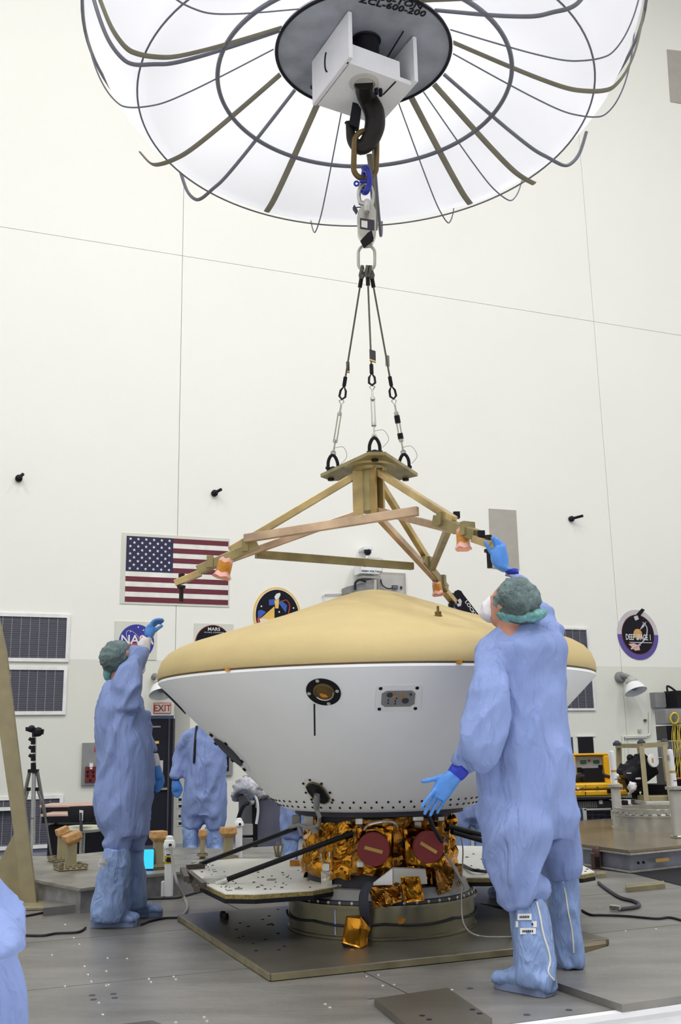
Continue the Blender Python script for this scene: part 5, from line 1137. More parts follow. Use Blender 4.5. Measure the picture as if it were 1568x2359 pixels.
# gloves
mb = MB(); loft(mb, [(1076, 1756, 1036, 1788, YB - .19, .0)][:0] + [(1047, 1752, 1079, 1782, YB - .19, .044), (1038, 1762, 1070, 1792, YB - .19, .042), (1030, 1775, 1061, 1800, YB - .19, .036)], 16); body('cuff', mb, M['cuff'], t, .006, .004, V((1, 0, 1)), 30, 10, 2, label='royal blue knitted cuff')
Yg = YB - .20
hand('glove', t, [(1034, 1774, 1062, 1798, Yg, .032), (1020, 1782, 1056, 1806, Yg, .032), (1006, 1797, 1045, 1822, Yg, .026), (995, 1815, 1032, 1840, Yg, .021), (990, 1828, 1022, 1848, Yg, .015)],
     [[(1018, 1790, .016), (1000, 1794, .0135), (985, 1798, .012), (973, 1800, .0105)], [(1000, 1822, .0115, -.012), (986, 1838, .0105, -.03), (977, 1850, .010, -.035), (972, 1859, .009, -.035)], [(1005, 1830, .012, 0), (991, 1850, .0105, -.005), (983, 1864, .0100, -.008), (978, 1874, .009, -.01)], [(1014, 1837, .0115, .005), (1001, 1856, .0105, .01), (995, 1869, .0095, .01), (991, 1878, .009, .01)], [(1026, 1839, .0105, .01), (1017, 1854, .0095, .02), (1011, 1864, .009, .025), (1007, 1872, .0085, .025)]], Yg)
mb = MB(); loft(mb, [(1160, 1312, 1192, 1310, 5.15, .034), (1164, 1322, 1196, 1322, 5.15, .036)], 14); body('cuff', mb, M['cuff'], t, .006, 0, label='royal blue knitted cuff')
Yh = 5.14
hand('glove', t, [(1158, 1318, 1184, 1312, Yh, .032), (1140, 1308, 1172, 1306, Yh, .034), (1130, 1292, 1171, 1286, Yh, .032), (1130, 1276, 1167, 1268, Yh, .028), (1136, 1262, 1162, 1256, Yh, .022)],
     [[(1138, 1282, .016), (1128, 1268, .0135), (1121, 1256, .012), (1117, 1249, .011)], [(1143, 1268, .013), (1140, 1254, .0125, -.01), (1136, 1245, .0115, -.02), (1133, 1240, .010, -.03)], [(1150, 1266, .013), (1149, 1252, .0125), (1143, 1243, .0115, .0), (1138, 1238, .010, .01)], [(1157, 1266, .0125, .01), (1156, 1254, .012, .02), (1149, 1246, .011, .03), (1143, 1242, .010, .04)], [(1161, 1270, .0115, .02), (1162, 1260, .011, .035), (1157, 1252, .010, .045), (1151, 1248, .009, .05)]], Yh)

# ---- left worker, side on
t = thing('person', V((-1.4, 6.65, 0)), 'person in blue cleanroom coverall standing at left, side on, hand raised to the capsule', 'person')
Y2 = 6.68
mb = MB()
loft(mb, [(248, 1566, 300, 1562, Y2, .09), (238, 1582, 312, 1576, Y2, .15), (231, 1612, 322, 1606, Y2, .20), (226, 1650, 331, 1646, Y2, .22), (226, 1700, 343, 1700, Y2, .225), (227, 1745, 350, 1745, Y2, .225), (221, 1790, 352, 1790, Y2, .23), (218, 1830, 350, 1830, Y2, .23), (222, 1865, 346, 1865, Y2, .22), (233, 1900, 342, 1900, Y2, .21), (246, 1925, 338, 1925, Y2, .20)], 24)
loft(mb, [(233, 1890, 300, 1890, Y2 - .1, .10), (245, 1920, 300, 1920, Y2 - .1, .105), (232, 1944, 298, 1944, Y2 - .1, .105), (240, 1962, 292, 1962, Y2 - .1, .09)], 16)
loft(mb, [(285, 1890, 342, 1890, Y2 + .1, .10), (288, 1920, 339, 1920, Y2 + .1, .10), (288, 1945, 335, 1945, Y2 + .1, .10), (292, 1960, 330, 1960, Y2 + .1, .09)], 16)
loft(mb, [(262, 1640, 322, 1632, Y2 - .14, .09), (262, 1600, 320, 1612, Y2 - .16, .09), (262, 1570, 324, 1588, Y2 - .17, .085), (276, 1540, 329, 1556, Y2 - .16, .08), (294, 1515, 331, 1530, Y2 - .14, .07), (299, 1500, 340, 1508, Y2 - .12, .06), (303, 1490, 341, 1496, Y2 - .11, .05)], 16)
loft(mb, [(300, 1640, 345, 1640, Y2 + .18, .07), (315, 1690, 352, 1690, Y2 + .2, .07), (332, 1735, 360, 1730, Y2 + .2, .06)], 12)
body('coverall', mb, M['gown'], t, .0115, .016, V((.42, 0, 1)), 8, 1.6, 3, 5.0, .4)
T_ = head(t, P(280, 1522, Y2 - .02), .112, (.95, -.12, .05), hair='capd')
mb = MB(); loft(mb, [(241, 1530, 268, 1542, Y2, .06), (240, 1550, 264, 1556, Y2, .07), (242, 1566, 258, 1568, Y2, .06)], 14); body('hair_cover_gather', mb, M['cap'], t, .009, .006, V((1, 0, .2)), 24, 10, 3)
mb = MB(); loft(mb, [(316, 1486, 344, 1500, Y2 - .11, .04), (322, 1474, 346, 1486, Y2 - .11, .036), (330, 1464, 349, 1474, Y2 - .11, .03)], 12); body('cuff', mb, M['mask'], t, .007, .003, V((0, 0, 1)), 20, 20, 2, label='white sleeve cuff')
Yw = Y2 - .11
hand('glove', t, [(333, 1462, 351, 1472, Yw, .03), (334, 1448, 357, 1458, Yw, .033), (341, 1438, 360, 1446, Yw, .026)],
     [[(350, 1455, .017), (358, 1452, .015), (366, 1446, .0135), (373, 1442, .012)], [(346, 1442, .015, -.02), (352, 1432, .0135, -.02), (362, 1427, .012, -.02), (374, 1427, .011, -.02)], [(348, 1440, .015), (354, 1431, .0135), (363, 1428, .012), (376, 1430, .011)], [(350, 1441, .014, .02), (357, 1434, .013, .02), (365, 1431, .012, .02), (374, 1433, .011, .02)], [(352, 1444, .013, .035), (359, 1438, .012, .035), (365, 1435, .011, .035), (370, 1437, .010, .035)]], Yw, .0055)
mb = MB(); loft(mb, [(346, 1735, 364, 1735, Y2 + .2, .045), (350, 1755, 368, 1752, Y2 + .2, .04), (353, 1768, 369, 1764, Y2 + .2, .035)], 12); body('cuff', mb, M['mask'], t, .007, 0, label='white sleeve cuff')
hand('glove', t, [(353, 1766, 369, 1762, Y2 + .2, .03), (352, 1782, 374, 1778, Y2 + .2, .035), (352, 1796, 374, 1792, Y2 + .2, .03)],
     [[(370, 1780, .014), (375, 1792, .013), (376, 1804, .011)], [(355, 1795, .013), (355, 1810, .012), (356, 1820, .011)], [(360, 1797, .013), (361, 1813, .012), (361, 1824, .011)], [(366, 1796, .013), (367, 1811, .012), (366, 1822, .011)], [(371, 1794, .012), (373, 1806, .011), (372, 1815, .010)]], Y2 + .2, .0055)
mb = MB(); Yb = Y2 - .12
loft(mb, [(244, 1952, 294, 1952, Yb, .09), (236, 1985, 300, 1985, Yb, .10), (222, 2030, 298, 2030, Yb, .11), (214, 2075, 296, 2075, Yb, .11), (211, 2105, 292, 2105, Yb, .10), (216, 2122, 285, 2120, Yb, .09)], 18)
foot(mb, PZ(210, 2136, 0), PZ(320, 2134, 0), .11, .12, .045, 'boot', 'sole', t)
b1 = body('boot_cover', mb, M['boot'], t, .011, .010, V((.15, 0, 1)), 9, 2.2, 4, 3.0, .8)
mb = MB(); Yb = Y2 + .15
loft(mb, [(288, 1952, 332, 1952, Yb, .08), (288, 1990, 334, 1990, Yb, .09), (284, 2040, 336, 2040, Yb, .10), (282, 2070, 338, 2070, Yb, .10), (288, 2092, 334, 2092, Yb, .09)], 16)
foot(mb, PZ(285, 2113, 0), PZ(376, 2111, 0), .11, .115, .035, 'boot', 'sole', t)
body('boot_cover', mb, M['boot'], t, .011, .009, V((.15, 0, 1)), 9, 2.2, 4, 13.0, .8)
patch('paper_label', 230, 1978, 249, 1988, 'label', t, b1); patch('paper_label', 228, 1988, 245, 1997, 'label', t, b1, lines=1)

# ---- worker in the background, facing the capsule
t = thing('person', V((-1.3, 10.0, 0)), 'person in blue coverall facing us in the background, head hidden by the white cone', 'person')
Y3 = 10.3
mb = MB()
loft(mb, [(452, 1672, 500, 1670, Y3, .08), (424, 1686, 530, 1684, Y3, .12), (416, 1705, 535, 1705, Y3, .14), (427, 1740, 522, 1740, Y3, .16), (427, 1780, 522, 1780, Y3, .18), (423, 1830, 522, 1830, Y3, .18), (419, 1880, 520, 1880, Y3, .17)], 20)
loft(mb, [(421, 1860, 472, 1860, Y3, .14), (418, 1890, 472, 1890, Y3, .13), (420, 1908, 460, 1912, Y3, .12)], 14); loft(mb, [(470, 1860, 521, 1860, Y3, .14), (472, 1890, 519, 1890, Y3, .13), (478, 1912, 514, 1910, Y3, .12)], 14)
loft(mb, [(424, 1688, 446, 1700, Y3, .08), (410, 1710, 436, 1720, Y3, .09), (400, 1742, 428, 1748, Y3, .09), (397, 1765, 424, 1770, Y3 - .03, .09), (391, 1785, 420, 1788, Y3 - .05, .08), (393, 1793, 415, 1796, Y3 - .05, .06)], 14)
cv = body('coverall', mb, M['gown'], t, .017, .015, V((.35, 0, 1)), 7, 1.8, 5, 8.0, .5)
strip('black_strap', [(453, 1674), (450, 1710), (448, 1740), (447, 1758)], Y3 - .2, .012, 'black', t, cv); strip('front_zip', [(474, 1690), (471, 1760), (472, 1830), (472, 1895)], Y3 - .2, .004, 'gown', t, cv)
head(t, P(480, 1638, Y3), .125, (.2, -1, .1))
mb = MB(); loft(mb, [(421, 1903, 458, 1903, Y3, .10), (422, 1930, 457, 1930, Y3, .11), (424, 1958, 455, 1958, Y3, .10), (430, 1975, 454, 1975, Y3, .09)], 14); foot(mb, PZ(440, 1984, 0) + V((0, .12, 0)), PZ(436, 1992, 0), .12, .13, .02, 'boot', 'sole', t); body('boot_cover', mb, M['boot'], t, .015, .010, V((0, 0, 1)), 9, 2, 3, 1, .8)
mb = MB(); loft(mb, [(470, 1903, 514, 1903, Y3, .10), (472, 1930, 514, 1930, Y3, .11), (476, 1955, 513, 1955, Y3, .10), (482, 1972, 510, 1972, Y3, .09)], 14); foot(mb, PZ(496, 1984, 0) + V((0, .12, 0)), PZ(498, 1990, 0), .12, .13, .02, 'boot', 'sole', t); body('boot_cover', mb, M['boot'], t, .015, .010, V((0, 0, 1)), 9, 2, 3, 2, .8)
mb = MB(); loft(mb, [(395, 1790, 414, 1791, Y3 - .05, .05), (397, 1799, 413, 1799, Y3 - .05, .045)], 12); body('cuff', mb, M['cuff'], t, .009, 0, label='royal blue knitted cuff')
hand('glove', t, [(396, 1798, 414, 1798, Y3 - .05, .04), (395, 1812, 417, 1812, Y3 - .05, .04), (397, 1822, 416, 1820, Y3 - .05, .03)],
     [[(414, 1808, .02), (418, 1818, .017), (416, 1826, .014)], [(398, 1820, .017), (401, 1829, .016), (404, 1834, .014)], [(403, 1821, .017), (406, 1831, .016), (409, 1836, .014)], [(408, 1821, .017), (410, 1831, .016), (411, 1836, .014)], [(412, 1820, .015), (414, 1828, .014), (414, 1832, .013)]], Y3 - .05, .009)

# ---- two more, mostly hidden behind the spacecraft
def hidden(name_lab, x0, x1, ytop, yhem, yfoot, Y, look=(0, -1, 0), gm='gown', split=True):
    t = thing('person', PZ(x0, yfoot, 0), name_lab, 'person')
    xm = (x0 + x1) / 2; k = (x1 - x0) / 2; u = mpp(xm, 1800, Y); sh = .23 / u; top = 1.50; p = PZ(xm, yfoot, 0); p = P(xm, yfoot, Y)
    ysh = ytop
    mb = MB(); hw = k
    loft(mb, [(xm - hw * .4, ysh - 6, xm + hw * .4, ysh - 6, Y, .07), (xm - hw, ysh + 12, xm + hw, ysh + 12, Y, .13), (xm - hw, (ysh + yhem) / 2, xm + hw, (ysh + yhem) / 2, Y, .16), (xm - hw, yhem - 20, xm + hw, yhem - 20, Y, .15)], 18)
    for s_ in (-1, 1):
        loft(mb, [(xm + s_ * hw, yhem - 60, xm, yhem - 60, Y, .12), (xm + s_ * hw, yhem - 20, xm + s_, yhem - 20, Y, .12), (xm + s_ * hw * .95, yhem, xm + s_ * 3, yhem, Y, .11)], 14)
        loft(mb, [(xm + s_ * hw * .8, ysh + 8, xm + s_ * hw * 1.2, ysh + 18, Y, .07), (xm + s_ * hw * .9, ysh + 70, xm + s_ * hw * 1.25, ysh + 70, Y - .1, .06), (xm + s_ * hw * .4, ysh + 100, xm + s_ * hw * .7, ysh + 110, Y - .25, .05)], 12)
    body('coverall', mb, M[gm], t, .018, .016, V((.3, 0, 1)), 7, 2, 4, 3 + x0, .6)
    for s_ in (-1, 1):
        mb = MB(); a, b = xm + s_ * hw * .92, xm + s_ * hw * .12
        loft(mb, [(a, yhem - 5, b, yhem - 5, Y, .08), (a, (yhem + yfoot) / 2, b, (yhem + yfoot) / 2, Y, .09), (a - s_ * 3, yfoot - 6, b + s_ * 2, yfoot - 6, Y, .07)], 12)
        f = P((a + b) / 2, yfoot, Y); foot(mb, V((f.x, f.y + .1, f.z)), V((f.x, f.y - .16, f.z)), .12, .12, .02, 'boot', 'sole', t); body('boot_cover', mb, M['boot'], t, .016, .008, V((0, 0, 1)), 9, 2, 3, 2, .7)
        hand('glove', t, [(xm + s_ * hw * .4, ysh + 104, xm + s_ * hw * .65, ysh + 112, Y - .27, .03), (xm + s_ * hw * .3, ysh + 114, xm + s_ * hw * .6, ysh + 122, Y - .3, .025)], [[(xm + s_ * hw * .4 + q, ysh + 118, .012), (xm + s_ * hw * .38 + q, ysh + 128 - abs(q) * .5, .010)] for q in (-6, -3, 0, 3, 6)], Y - .3, .009)
    c = P(xm, ysh - 30, Y); head(t, c, .115, look)
hidden('person in blue coverall behind the gold stage, only legs seen beside the dark cabinet', 646, 740, 1700, 1935, 1985, 9.6, gm='gown')
hidden('person in pale blue coverall behind the gold stage at right, only shins seen', 1048, 1128, 1660, 1905, 1985, 10.2)
# crouching helper behind the right worker
t = thing('person', PZ(1180, 2075, 0), 'person crouching behind the right worker, only one blue boot tip showing', 'person')
mb = MB(); Yc = 5.75
loft(mb, [(1190, 1850, 1240, 1850, Yc, .08), (1170, 1870, 1270, 1870, Yc, .16), (1172, 1930, 1275, 1930, Yc, .18), (1180, 1990, 1280, 1990, Yc, .18)], 16)
loft(mb, [(1260, 1960, 1262, 2020, Yc, .12), (1200, 1950, 1205, 2015, Yc, .11), (1165, 1965, 1185, 2005, Yc, .10), (1160, 2000, 1190, 2010, Yc, .09), (1165, 2035, 1195, 2035, Yc, .08)], 14)
body('coverall', mb, M['gown'], t, .016, .010, V((.3, 0, 1)), 8, 2, 4, 1, .6)
head(t, P(1205, 1830, Yc), .11, (-1, .2, .2))
mb = MB(); loft(mb, [(1162, 2025, 1196, 2025, Yc, .08), (1166, 2050, 1198, 2052, Yc, .08)], 12); foot(mb, PZ(1200, 2074, 0), PZ(1128, 2066, 0), .11, .12, .03, 'boot', 'sole', t); body('boot_cover', mb, M['boot'], t, .012, .006, V((0, 0, 1)), 9, 2, 3, 2, .7)

# ---- person at the lower left edge (only a sleeve in view)
t = thing('person', V((-1.15, 2.6, BACKZ)), 'person at the lower left edge, only a folded blue sleeve and gown side in view', 'person')
mb = MB(); Yf = 2.55
loft(mb, [(-330, 1150, -190, 1150, Yf, .08), (-440, 1220, -110, 1220, Yf, .14), (-430, 1500, -80, 1500, Yf, .15), (-400, 1900, -60, 1900, Yf + .05, .17), (-390, 2200, 20, 2190, Yf + .1, .18), (-390, 2350, 46, 2340, Yf + .1, .18), (-380, 2600, 50, 2600, Yf + .1, .18)], 20)
loft(mb, [(-190, 1230, -70, 1290, Yf - .02, .09), (-190, 1600, -60, 1600, Yf - .08, .085), (-160, 1900, -40, 1930, Yf - .12, .09), (-120, 2030, 12, 2072, Yf - .12, .10), (-70, 2110, 52, 2092, Yf - .12, .10), (-60, 2220, 58, 2140, Yf - .18, .09), (-110, 2250, 22, 2200, Yf - .24, .085), (-200, 2290, -120, 2200, Yf - .3, .07)], 18)
loft(mb, [(-380, 2550, -175, 2550, Yf + .1, .14), (-350, 3000, -190, 3000, Yf + .1, .11), (-330, 3350, -200, 3350, Yf + .1, .09)], 14); loft(mb, [(-165, 2550, 48, 2550, Yf + .1, .14), (-150, 3000, 10, 3000, Yf + .1, .11), (-140, 3350, -10, 3350, Yf + .1, .09)], 14)
body('coverall', mb, M['gown'], t, .013, .016, V((-.7, .1, 1)), 9, 1.8, 5, 11.0, .5)
head(t, P(-250, 1010, Yf), .115, (.6, .7, .1))
hand('glove', t, [(-205, 2285, -140, 2205, Yf - .3, .03), (-260, 2290, -190, 2200, Yf - .33, .03)], [[(-230 - 4 * q, 2215 + 18 * q, .012), (-290 - 4 * q, 2220 + 18 * q, .011), (-320, 2225 + 16 * q, .009)] for q in range(4)] + [[(-190, 2215, .014), (-210, 2180, .012), (-225, 2165, .010)]], Yf - .33)
for x in (-265, -75):
    p = P(x, 2400, Yf + .1); mb = MB(); mb.tube([V((p.x, p.y, BACKZ + .45)), V((p.x, p.y, BACKZ + .08))], [.09, .075], 14); foot(mb, V((p.x, p.y - .08, BACKZ)), V((p.x + .05, p.y + .2, BACKZ)), .11, .12, .02, 'boot', 'sole', t); body('boot_cover', mb, M['boot'], t, .014, .006, V((0, 0, 1)), 9, 2, 3, 2, .7)

# ================================================================ PROPS
# pedestal platform at left (raised grey slab) ---------------------------------
ZT = .26
pt = [(58, 2010), (250, 2036), (420, 2030), (660, 1993), (660, 1965), (430, 1950), (130, 1974), (20, 1986)]
def slab(name, pts, z1, z0, top, side, label, cat, foot=.0, edge=None):
    q = [PZ(x, y, z1) for x, y in pts]; c = sum(q, V()) / len(q); lo = [V((p.x, p.y, z0)) for p in q]; n = len(q)
    t = thing(name, V((c.x, c.y, z0)), label, cat)
    mb = MB(); mb.prism([p - V((0, 0, .02)) for p in q], V((0, 0, .02))); obj('top_plate', mb, M[top], t)
    mb = MB(); mb.prism([c + (p - c) * .985 + V((0, 0, z0 - z1 + .0)) + V((0, 0, 0)) for p in q], V((0, 0, z1 - z0 - .02))); obj('slab_body', mb, M[side], t)
    return t, q
tL, qL = slab('pedestal_platform', [(-260, 2012), (58, 2022), (185, 2047), (272, 2036), (330, 2016), (440, 2006), (640, 1988), (640, 1962), (440, 1952), (300, 1956), (130, 1972), (-260, 1975)], .16, BACKZ + .02, 'platop', 'moss', 'raised grey slab at left carrying the tan pedestals', 'platform')
mb = MB()
for k in range(len(qL)):
    a, b = qL[k], qL[(k + 1) % len(qL)]
    if k in (1, 2, 3, 4): mb.beam(a + V((0, -.005, -.012)), b + V((0, -.005, -.012)), .012, .012)
obj('edge_strip', mb, M['platop'], tL)
# blue reflection on the platform, built as a glowing upright slab
def vplate(name, x0, y0, x1, y1, Y, th, mt, par):
    a, b = P(x0, y1, Y), P(x1, y0, Y); return obj(name, MB().cbox((a.x, Y, a.z), (b.x, Y + th, b.z), .003), M[mt], par)
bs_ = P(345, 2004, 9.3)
t = thing('blue_reflection', PZ(345, 2004, .16), 'glowing cyan slab standing in for a reflection on the platform between the left worker and a pedestal', 'screen')
Ys = PZ(345, 2006, .16).y; vplate('reflection_face', 326, 1957, 354, 2002, Ys, .01, 'glow', t); vplate('reflection_back', 324, 1955, 355, 2004, Ys + .012, .03, 'dark', t)
# pedestals
def pedestal(xc, ytop, ybase, w, label, tilt, ptop=1, mat_='beige', bw=None, wrapw=1.0):
    b = PZ(xc, ybase, .16); Y = b.y; u = mpp(xc, ybase, Y); t = thing('pedestal', b, label, 'pedestal', 'tan steel pedestals with wrapped tops')
    h = (ybase - ytop) * u; w_ = w * u / 2; ang = .5; T = lambda a: b + V((a.x * cos(ang) - a.y * sin(ang), a.x * sin(ang) + a.y * cos(ang), a.z))
    obj('post', MB().cbox((-w_ * .78, -w_ * .78, .02), (w_ * .78, w_ * .78, h), .008, T=T), M[mat_], t)
    bw = (bw or w * 1.9) * u / 2; obj('foot_plate', MB().cbox((-bw * .85, -bw * .85, 0), (bw * .85, bw * .85, .02), .01, T=T), M['beige'], t)
    mb = MB()
    for i in range(5):
        for s_ in (-1, 1): mb.lathe([(0, .022), (.018, .022), (.02, 0)], T(V((-bw * .7 + i * bw * .35, s_ * bw * .72, .02))), 6); mb.lathe([(0, .022), (.018, .022), (.02, 0)], T(V((s_ * bw * .72, -bw * .7 + i * bw * .35, .02))), 6)
    o = obj('foot_bolt', mb, M['edge'], t); o['kind'] = 'stuff'
    mb = MB(); k = w_ * 1.35 * wrapw; R_ = Matrix.Rotation(tilt, 3, 'Y'); c = V((0, 0, h + .02))
    q = [V(a) for a in [(-k, -k, -.03), (k, -k, -.03), (k, k, -.03), (-k, k, -.03), (-k * .95, -k * .95, .02), (k * .95, -k * .95, .02), (k * .95, k * .95, .02), (-k * .95, k * .95, .02)]]
    lo = [V((-w_ * .8, -w_ * .8, -.06)), V((w_ * .8, -w_ * .8, -.06)), V((w_ * .8, w_ * .8, -.06)), V((-w_ * .8, w_ * .8, -.06))]
    vs = [T(c + R_ @ a) for a in lo + q[:4] + q[4:]]; mb.add(vs, [(0, 1, 2, 3), (8, 9, 10, 11)] + [(j * 4 + i, j * 4 + (i + 1) % 4, j * 4 + 4 + (i + 1) % 4, j * 4 + 4 + i) for j in range(2) for i in range(4)])
    obj('wrapped_cap', mb, M['cork'], t, bevel=.005)
pedestal(140, 1921, 1984, 21, 'rear pedestal of the left pair, lit yellow, cap tilted', -.35, bw=60)
pedestal(162, 1935, 2003, 29, 'front pedestal of the left pair with tan-wrapped slanted cap', -.35, bw=78)
pedestal(363, 1930, 2002, 26, 'tan pedestal right of the cyan reflection, behind the white post', 0, bw=50)
pedestal(525, 1920, 1984, 24, 'tan-capped pedestal beside the far worker\'s right boot', 0, bw=40)
pedestal(466, 1925, 1978, 12, 'narrow orange-brown pedestal between the far worker\'s legs', 0, bw=16)
# white cable posts
def wpost(xc, ytop, ybase, w, label, zb=0, sticker=True):
    b = PZ(xc, ybase, zb); Y = b.y; u = mpp(xc, ybase, Y); t = thing('utility_post', b, label, 'post', 'white utility posts'); h = (ybase - ytop) * u; w_ = w * u / 2
    obj('post', MB().cbox((b.x - w_ * .7, Y - w_ * .7, b.z), (b.x + w_ * .7, Y + w_ * .7, b.z + h * .86), .008), M['white'], t)
    obj('side_box', MB().cbox((b.x - w_ * 1.3, Y - w_ * .5, b.z), (b.x - w_ * .7, Y + w_ * .5, b.z + h * .26), .006), M['white'], t)
    mb = MB(); c = V((b.x, Y, b.z + h * .80)); k = w_; mb.lathe([(0, 0), (k * 1.05, 0), (k * 1.1, h * .05), (k * .95, h * .10), (k * .9, h * .12), (k * .7, h * .13), (k * .65, h * .18), (k * .3, h * .20), (0, h * .2)], c, 20); obj('cap', mb, M['whiteg'], t, 30)
    mb = MB(); mb.cyl(c + V((k * .3, -k * .9, h * .05)), c + V((k * .3, -k * 1.15, h * .05)), k * .28, 12); obj('socket', mb, M['black'], t)
    if sticker:
        mb = MB(); mb.box((b.x - w_ * .72, Y - w_ * .72, b.z + h * .54), (b.x + w_ * .72, Y - w_ * .70, b.z + h * .67)); st = obj('yellow_sticker', mb, M['cabley'], t)
        mb = MB(); mb.prism([V((b.x + a * w_, Y - w_ * .725, b.z + h * z)) for a, z in ((-.5, .60), (-.2, .565), (.5, .575), (.65, .61), (.5, .64), (-.2, .65))], V((0, -.003, 0))); obj('black_mark', mb, M['ink'], t)
        mb = MB(); mb.box((b.x - .4 * w_, Y - w_ * .73, b.z + h * .68), (b.x + .3 * w_, Y - w_ * .70, b.z + h * .70)); obj('printed_line', mb, M['ink'], t)
    return b, h
b, h = wpost(388, 1931, 2066, 26, 'white utility post with yellow hazard sticker, left of the solar panel')
wpost(550, 1888, 1978, 21, 'white utility post standing before the dark cabinet', .16, False)
# cables on floor
def cable(pts, r, mt, label, z=None):
    return tag(obj('floor_cable', MB().tube(spline([PZ(x, y, r + (zz or 0)) for x, y, *q in pts for zz in [q[0] if q else 0]], 6), r, 6), M[mt], smooth=True), label, 'cable')
cable([(60, 2110), (110, 2100), (150, 2088), (200, 2083), (260, 2085)], .007, 'cable', 'dark cable on floor running behind the left worker to the tan post')
cable([(60, 2155), (100, 2155), (130, 2150), (180, 2147), (197, 2137)], .007, 'cable', 'thin brown cable on floor left of the left worker\'s heel')
cable([(330, 2071), (380, 2070), (410, 2068), (440, 2060), (470, 2052)], .007, 'cable', 'dark cable on floor running right under the left panel')
cable([(325, 2130), (345, 2122), (380, 2115), (415, 2113), (447, 2107)], .007, 'cable', 'black cable on floor at the left worker\'s toes')
p0 = P(393, 1950, b.y - .1)
tag(obj('post_cable', MB().tube(spline([p0, P(398, 1990, b.y - .15), P(408, 2035, b.y - .25), PZ(425, 2070, .012), PZ(431, 2090, .012), PZ(424, 2105, .012), PZ(412, 2113, .012)], 6), .010, 6), M['cableg'], smooth=True), 'grey cable dropping from the stickered white post to the floor', 'cable')
cable([(1340, 2097), (1360, 2107), (1385, 2108), (1440, 2110), (1510, 2116), (1546, 2114), (1600, 2130)], .007, 'cable', 'thin dark cable on floor crossing to the right edge')
cable([(1378, 2033), (1400, 2050), (1430, 2068), (1460, 2076), (1472, 2084), (1462, 2090), (1425, 2095)], .012, 'dark', 'looped dark hose on floor at right with bright end')
cable([(1080, 2086), (1110, 2084), (1150, 2090), (1175, 2092)], .008, 'cable', 'black wavy cable on floor behind the right worker\'s boot')
p = PZ(1422, 2100, .0); tag(obj('hose_end', MB().cyl(p + V((-.03, .05, .02)), p + V((.02, 0, .02)), .016, 10), M['chrome'], smooth=True), 'bright metal end fitting of the looped hose on floor', 'fitting')
for i, (x, y) in enumerate(((513, 2105), (520, 2110))):
    p = PZ(x, y, .02 + .035); tag(obj('rubber_foot', MB().lathe([(0, -.02), (.018, -.02), (.02, -.005), (.015, .015), (0, .018)], p, 12), M['black'], smooth=True), ['left one of two small black knobs on the thick plate', 'right one of two small black knobs on the thick plate'][i], 'knob')

# tan leaning post with gusset at far left
t = thing('leaning_post', PZ(75, 2088, 0), 'tan steel leaning post with triangular gusset at the far left edge', 'steel stand')
Yp = PZ(75, 2088, 0).y
mb = MB(); a = P(-22, 1440, Yp); b_ = P(66, 2086, Yp); mb.beam(b_, a, .17, .10, up=V((0, 1, 0)))
mb = MB(); q = [P(-8, 1400, Yp), P(14, 1500, Yp), P(38, 1700, Yp), P(62, 1900, Yp), P(85, 2085, Yp), P(50, 2085, Yp), P(30, 1910, Yp), P(0, 1700, Yp), P(-30, 1500, Yp)]
mb.prism(q, V((0, .035, 0))); obj('post_web', mb, M['beige'], t, bevel=.005)
mb = MB(); mb.prism([P(33, 1918, Yp + .14), P(52, 2085, Yp + .14), P(-60, 2085, Yp + .14), P(-40, 2060, Yp + .14)], V((0, .03, 0))); obj('gusset', mb, M['beige'], t)
mb = MB(); c = PZ(60, 2092, 0); mb.cbox((c.x - .5, c.y - .12, 0), (c.x + .18, c.y + .25, .025), .006); obj('foot_plate', mb, M['beige'], t)
# camera tripod stand
t = thing('tripod', P(78, 1990, 9.6), 'black and silver tripod stand with clamp head, before the far left wall panels', 'tripod')
Yt = 9.6
mb = MB(); mb.cyl(P(80, 1700, Yt), P(77, 1945, Yt), .016, 10); obj('centre_column', mb, M['chrome'], t, True)
for (y0, y1) in ((1699, 1715), (1718, 1734), (1737, 1753), (1757, 1773)):
    mb = MB(); mb.cyl(P(77, y0, Yt), P(77, y1, Yt), .045 * .55, 12); mb.beam(P(73, y0 + 6, Yt), P(67, y0 + 2, Yt), .015, .03) if y0 < 1750 else None; obj('clamp_collar', mb, M['black'], t, bevel=.002)
mb = MB(); mb.beam(P(66, 1679, Yt), P(96, 1687, Yt), .035, .05); mb.ball(P(73, 1679, Yt), .035, 10); mb.ball(P(88, 1686, Yt), .045, 10); mb.beam(P(62, 1675, Yt), P(62, 1684, Yt), .02, .02); mb.beam(P(99, 1680, Yt), P(97, 1692, Yt), .02, .02); mb.cyl(P(79, 1683, Yt), P(79, 1698, Yt), .022, 10); obj('clamp_head', mb, M['black'], t)
mb = MB(); mb.beam(P(66, 1776, Yt), P(88, 1776, Yt), .06, .03); obj('leg_hub', mb, M['black'], t)
for (x0, x1, y1, dY) in ((68, 30, 1965, .25), (86, 118, 1972, .3), (78, 72, 1985, -.35)):
    mb = MB(); a, m_, e = P(x0, 1778, Yt), P(x0 + (x1 - x0) * .55, 1778 + (y1 - 1778) * .52, Yt + dY * .5), P(x1, y1, Yt + dY); mb.tube([a, m_], .017, 8); mb.tube([m_, e], .010, 8); obj('leg', mb, M['grey'], t, True)
for (x0, y0, x1, y1) in ((66, 1818, 57, 1850), (86, 1818, 96, 1850)):
    mb = MB(); mb.beam(P(x0, y0, Yt), P(x1, y1, Yt + .1), .02, .01); obj('leg_brace', mb, M['lgrey'], t); mb = MB(); mb.beam(P(x0 - 4, 1818, Yt - .02), P(x0 + 4, 1818, Yt - .02), .03, .03); obj('brace_clip', mb, M['black'], t)
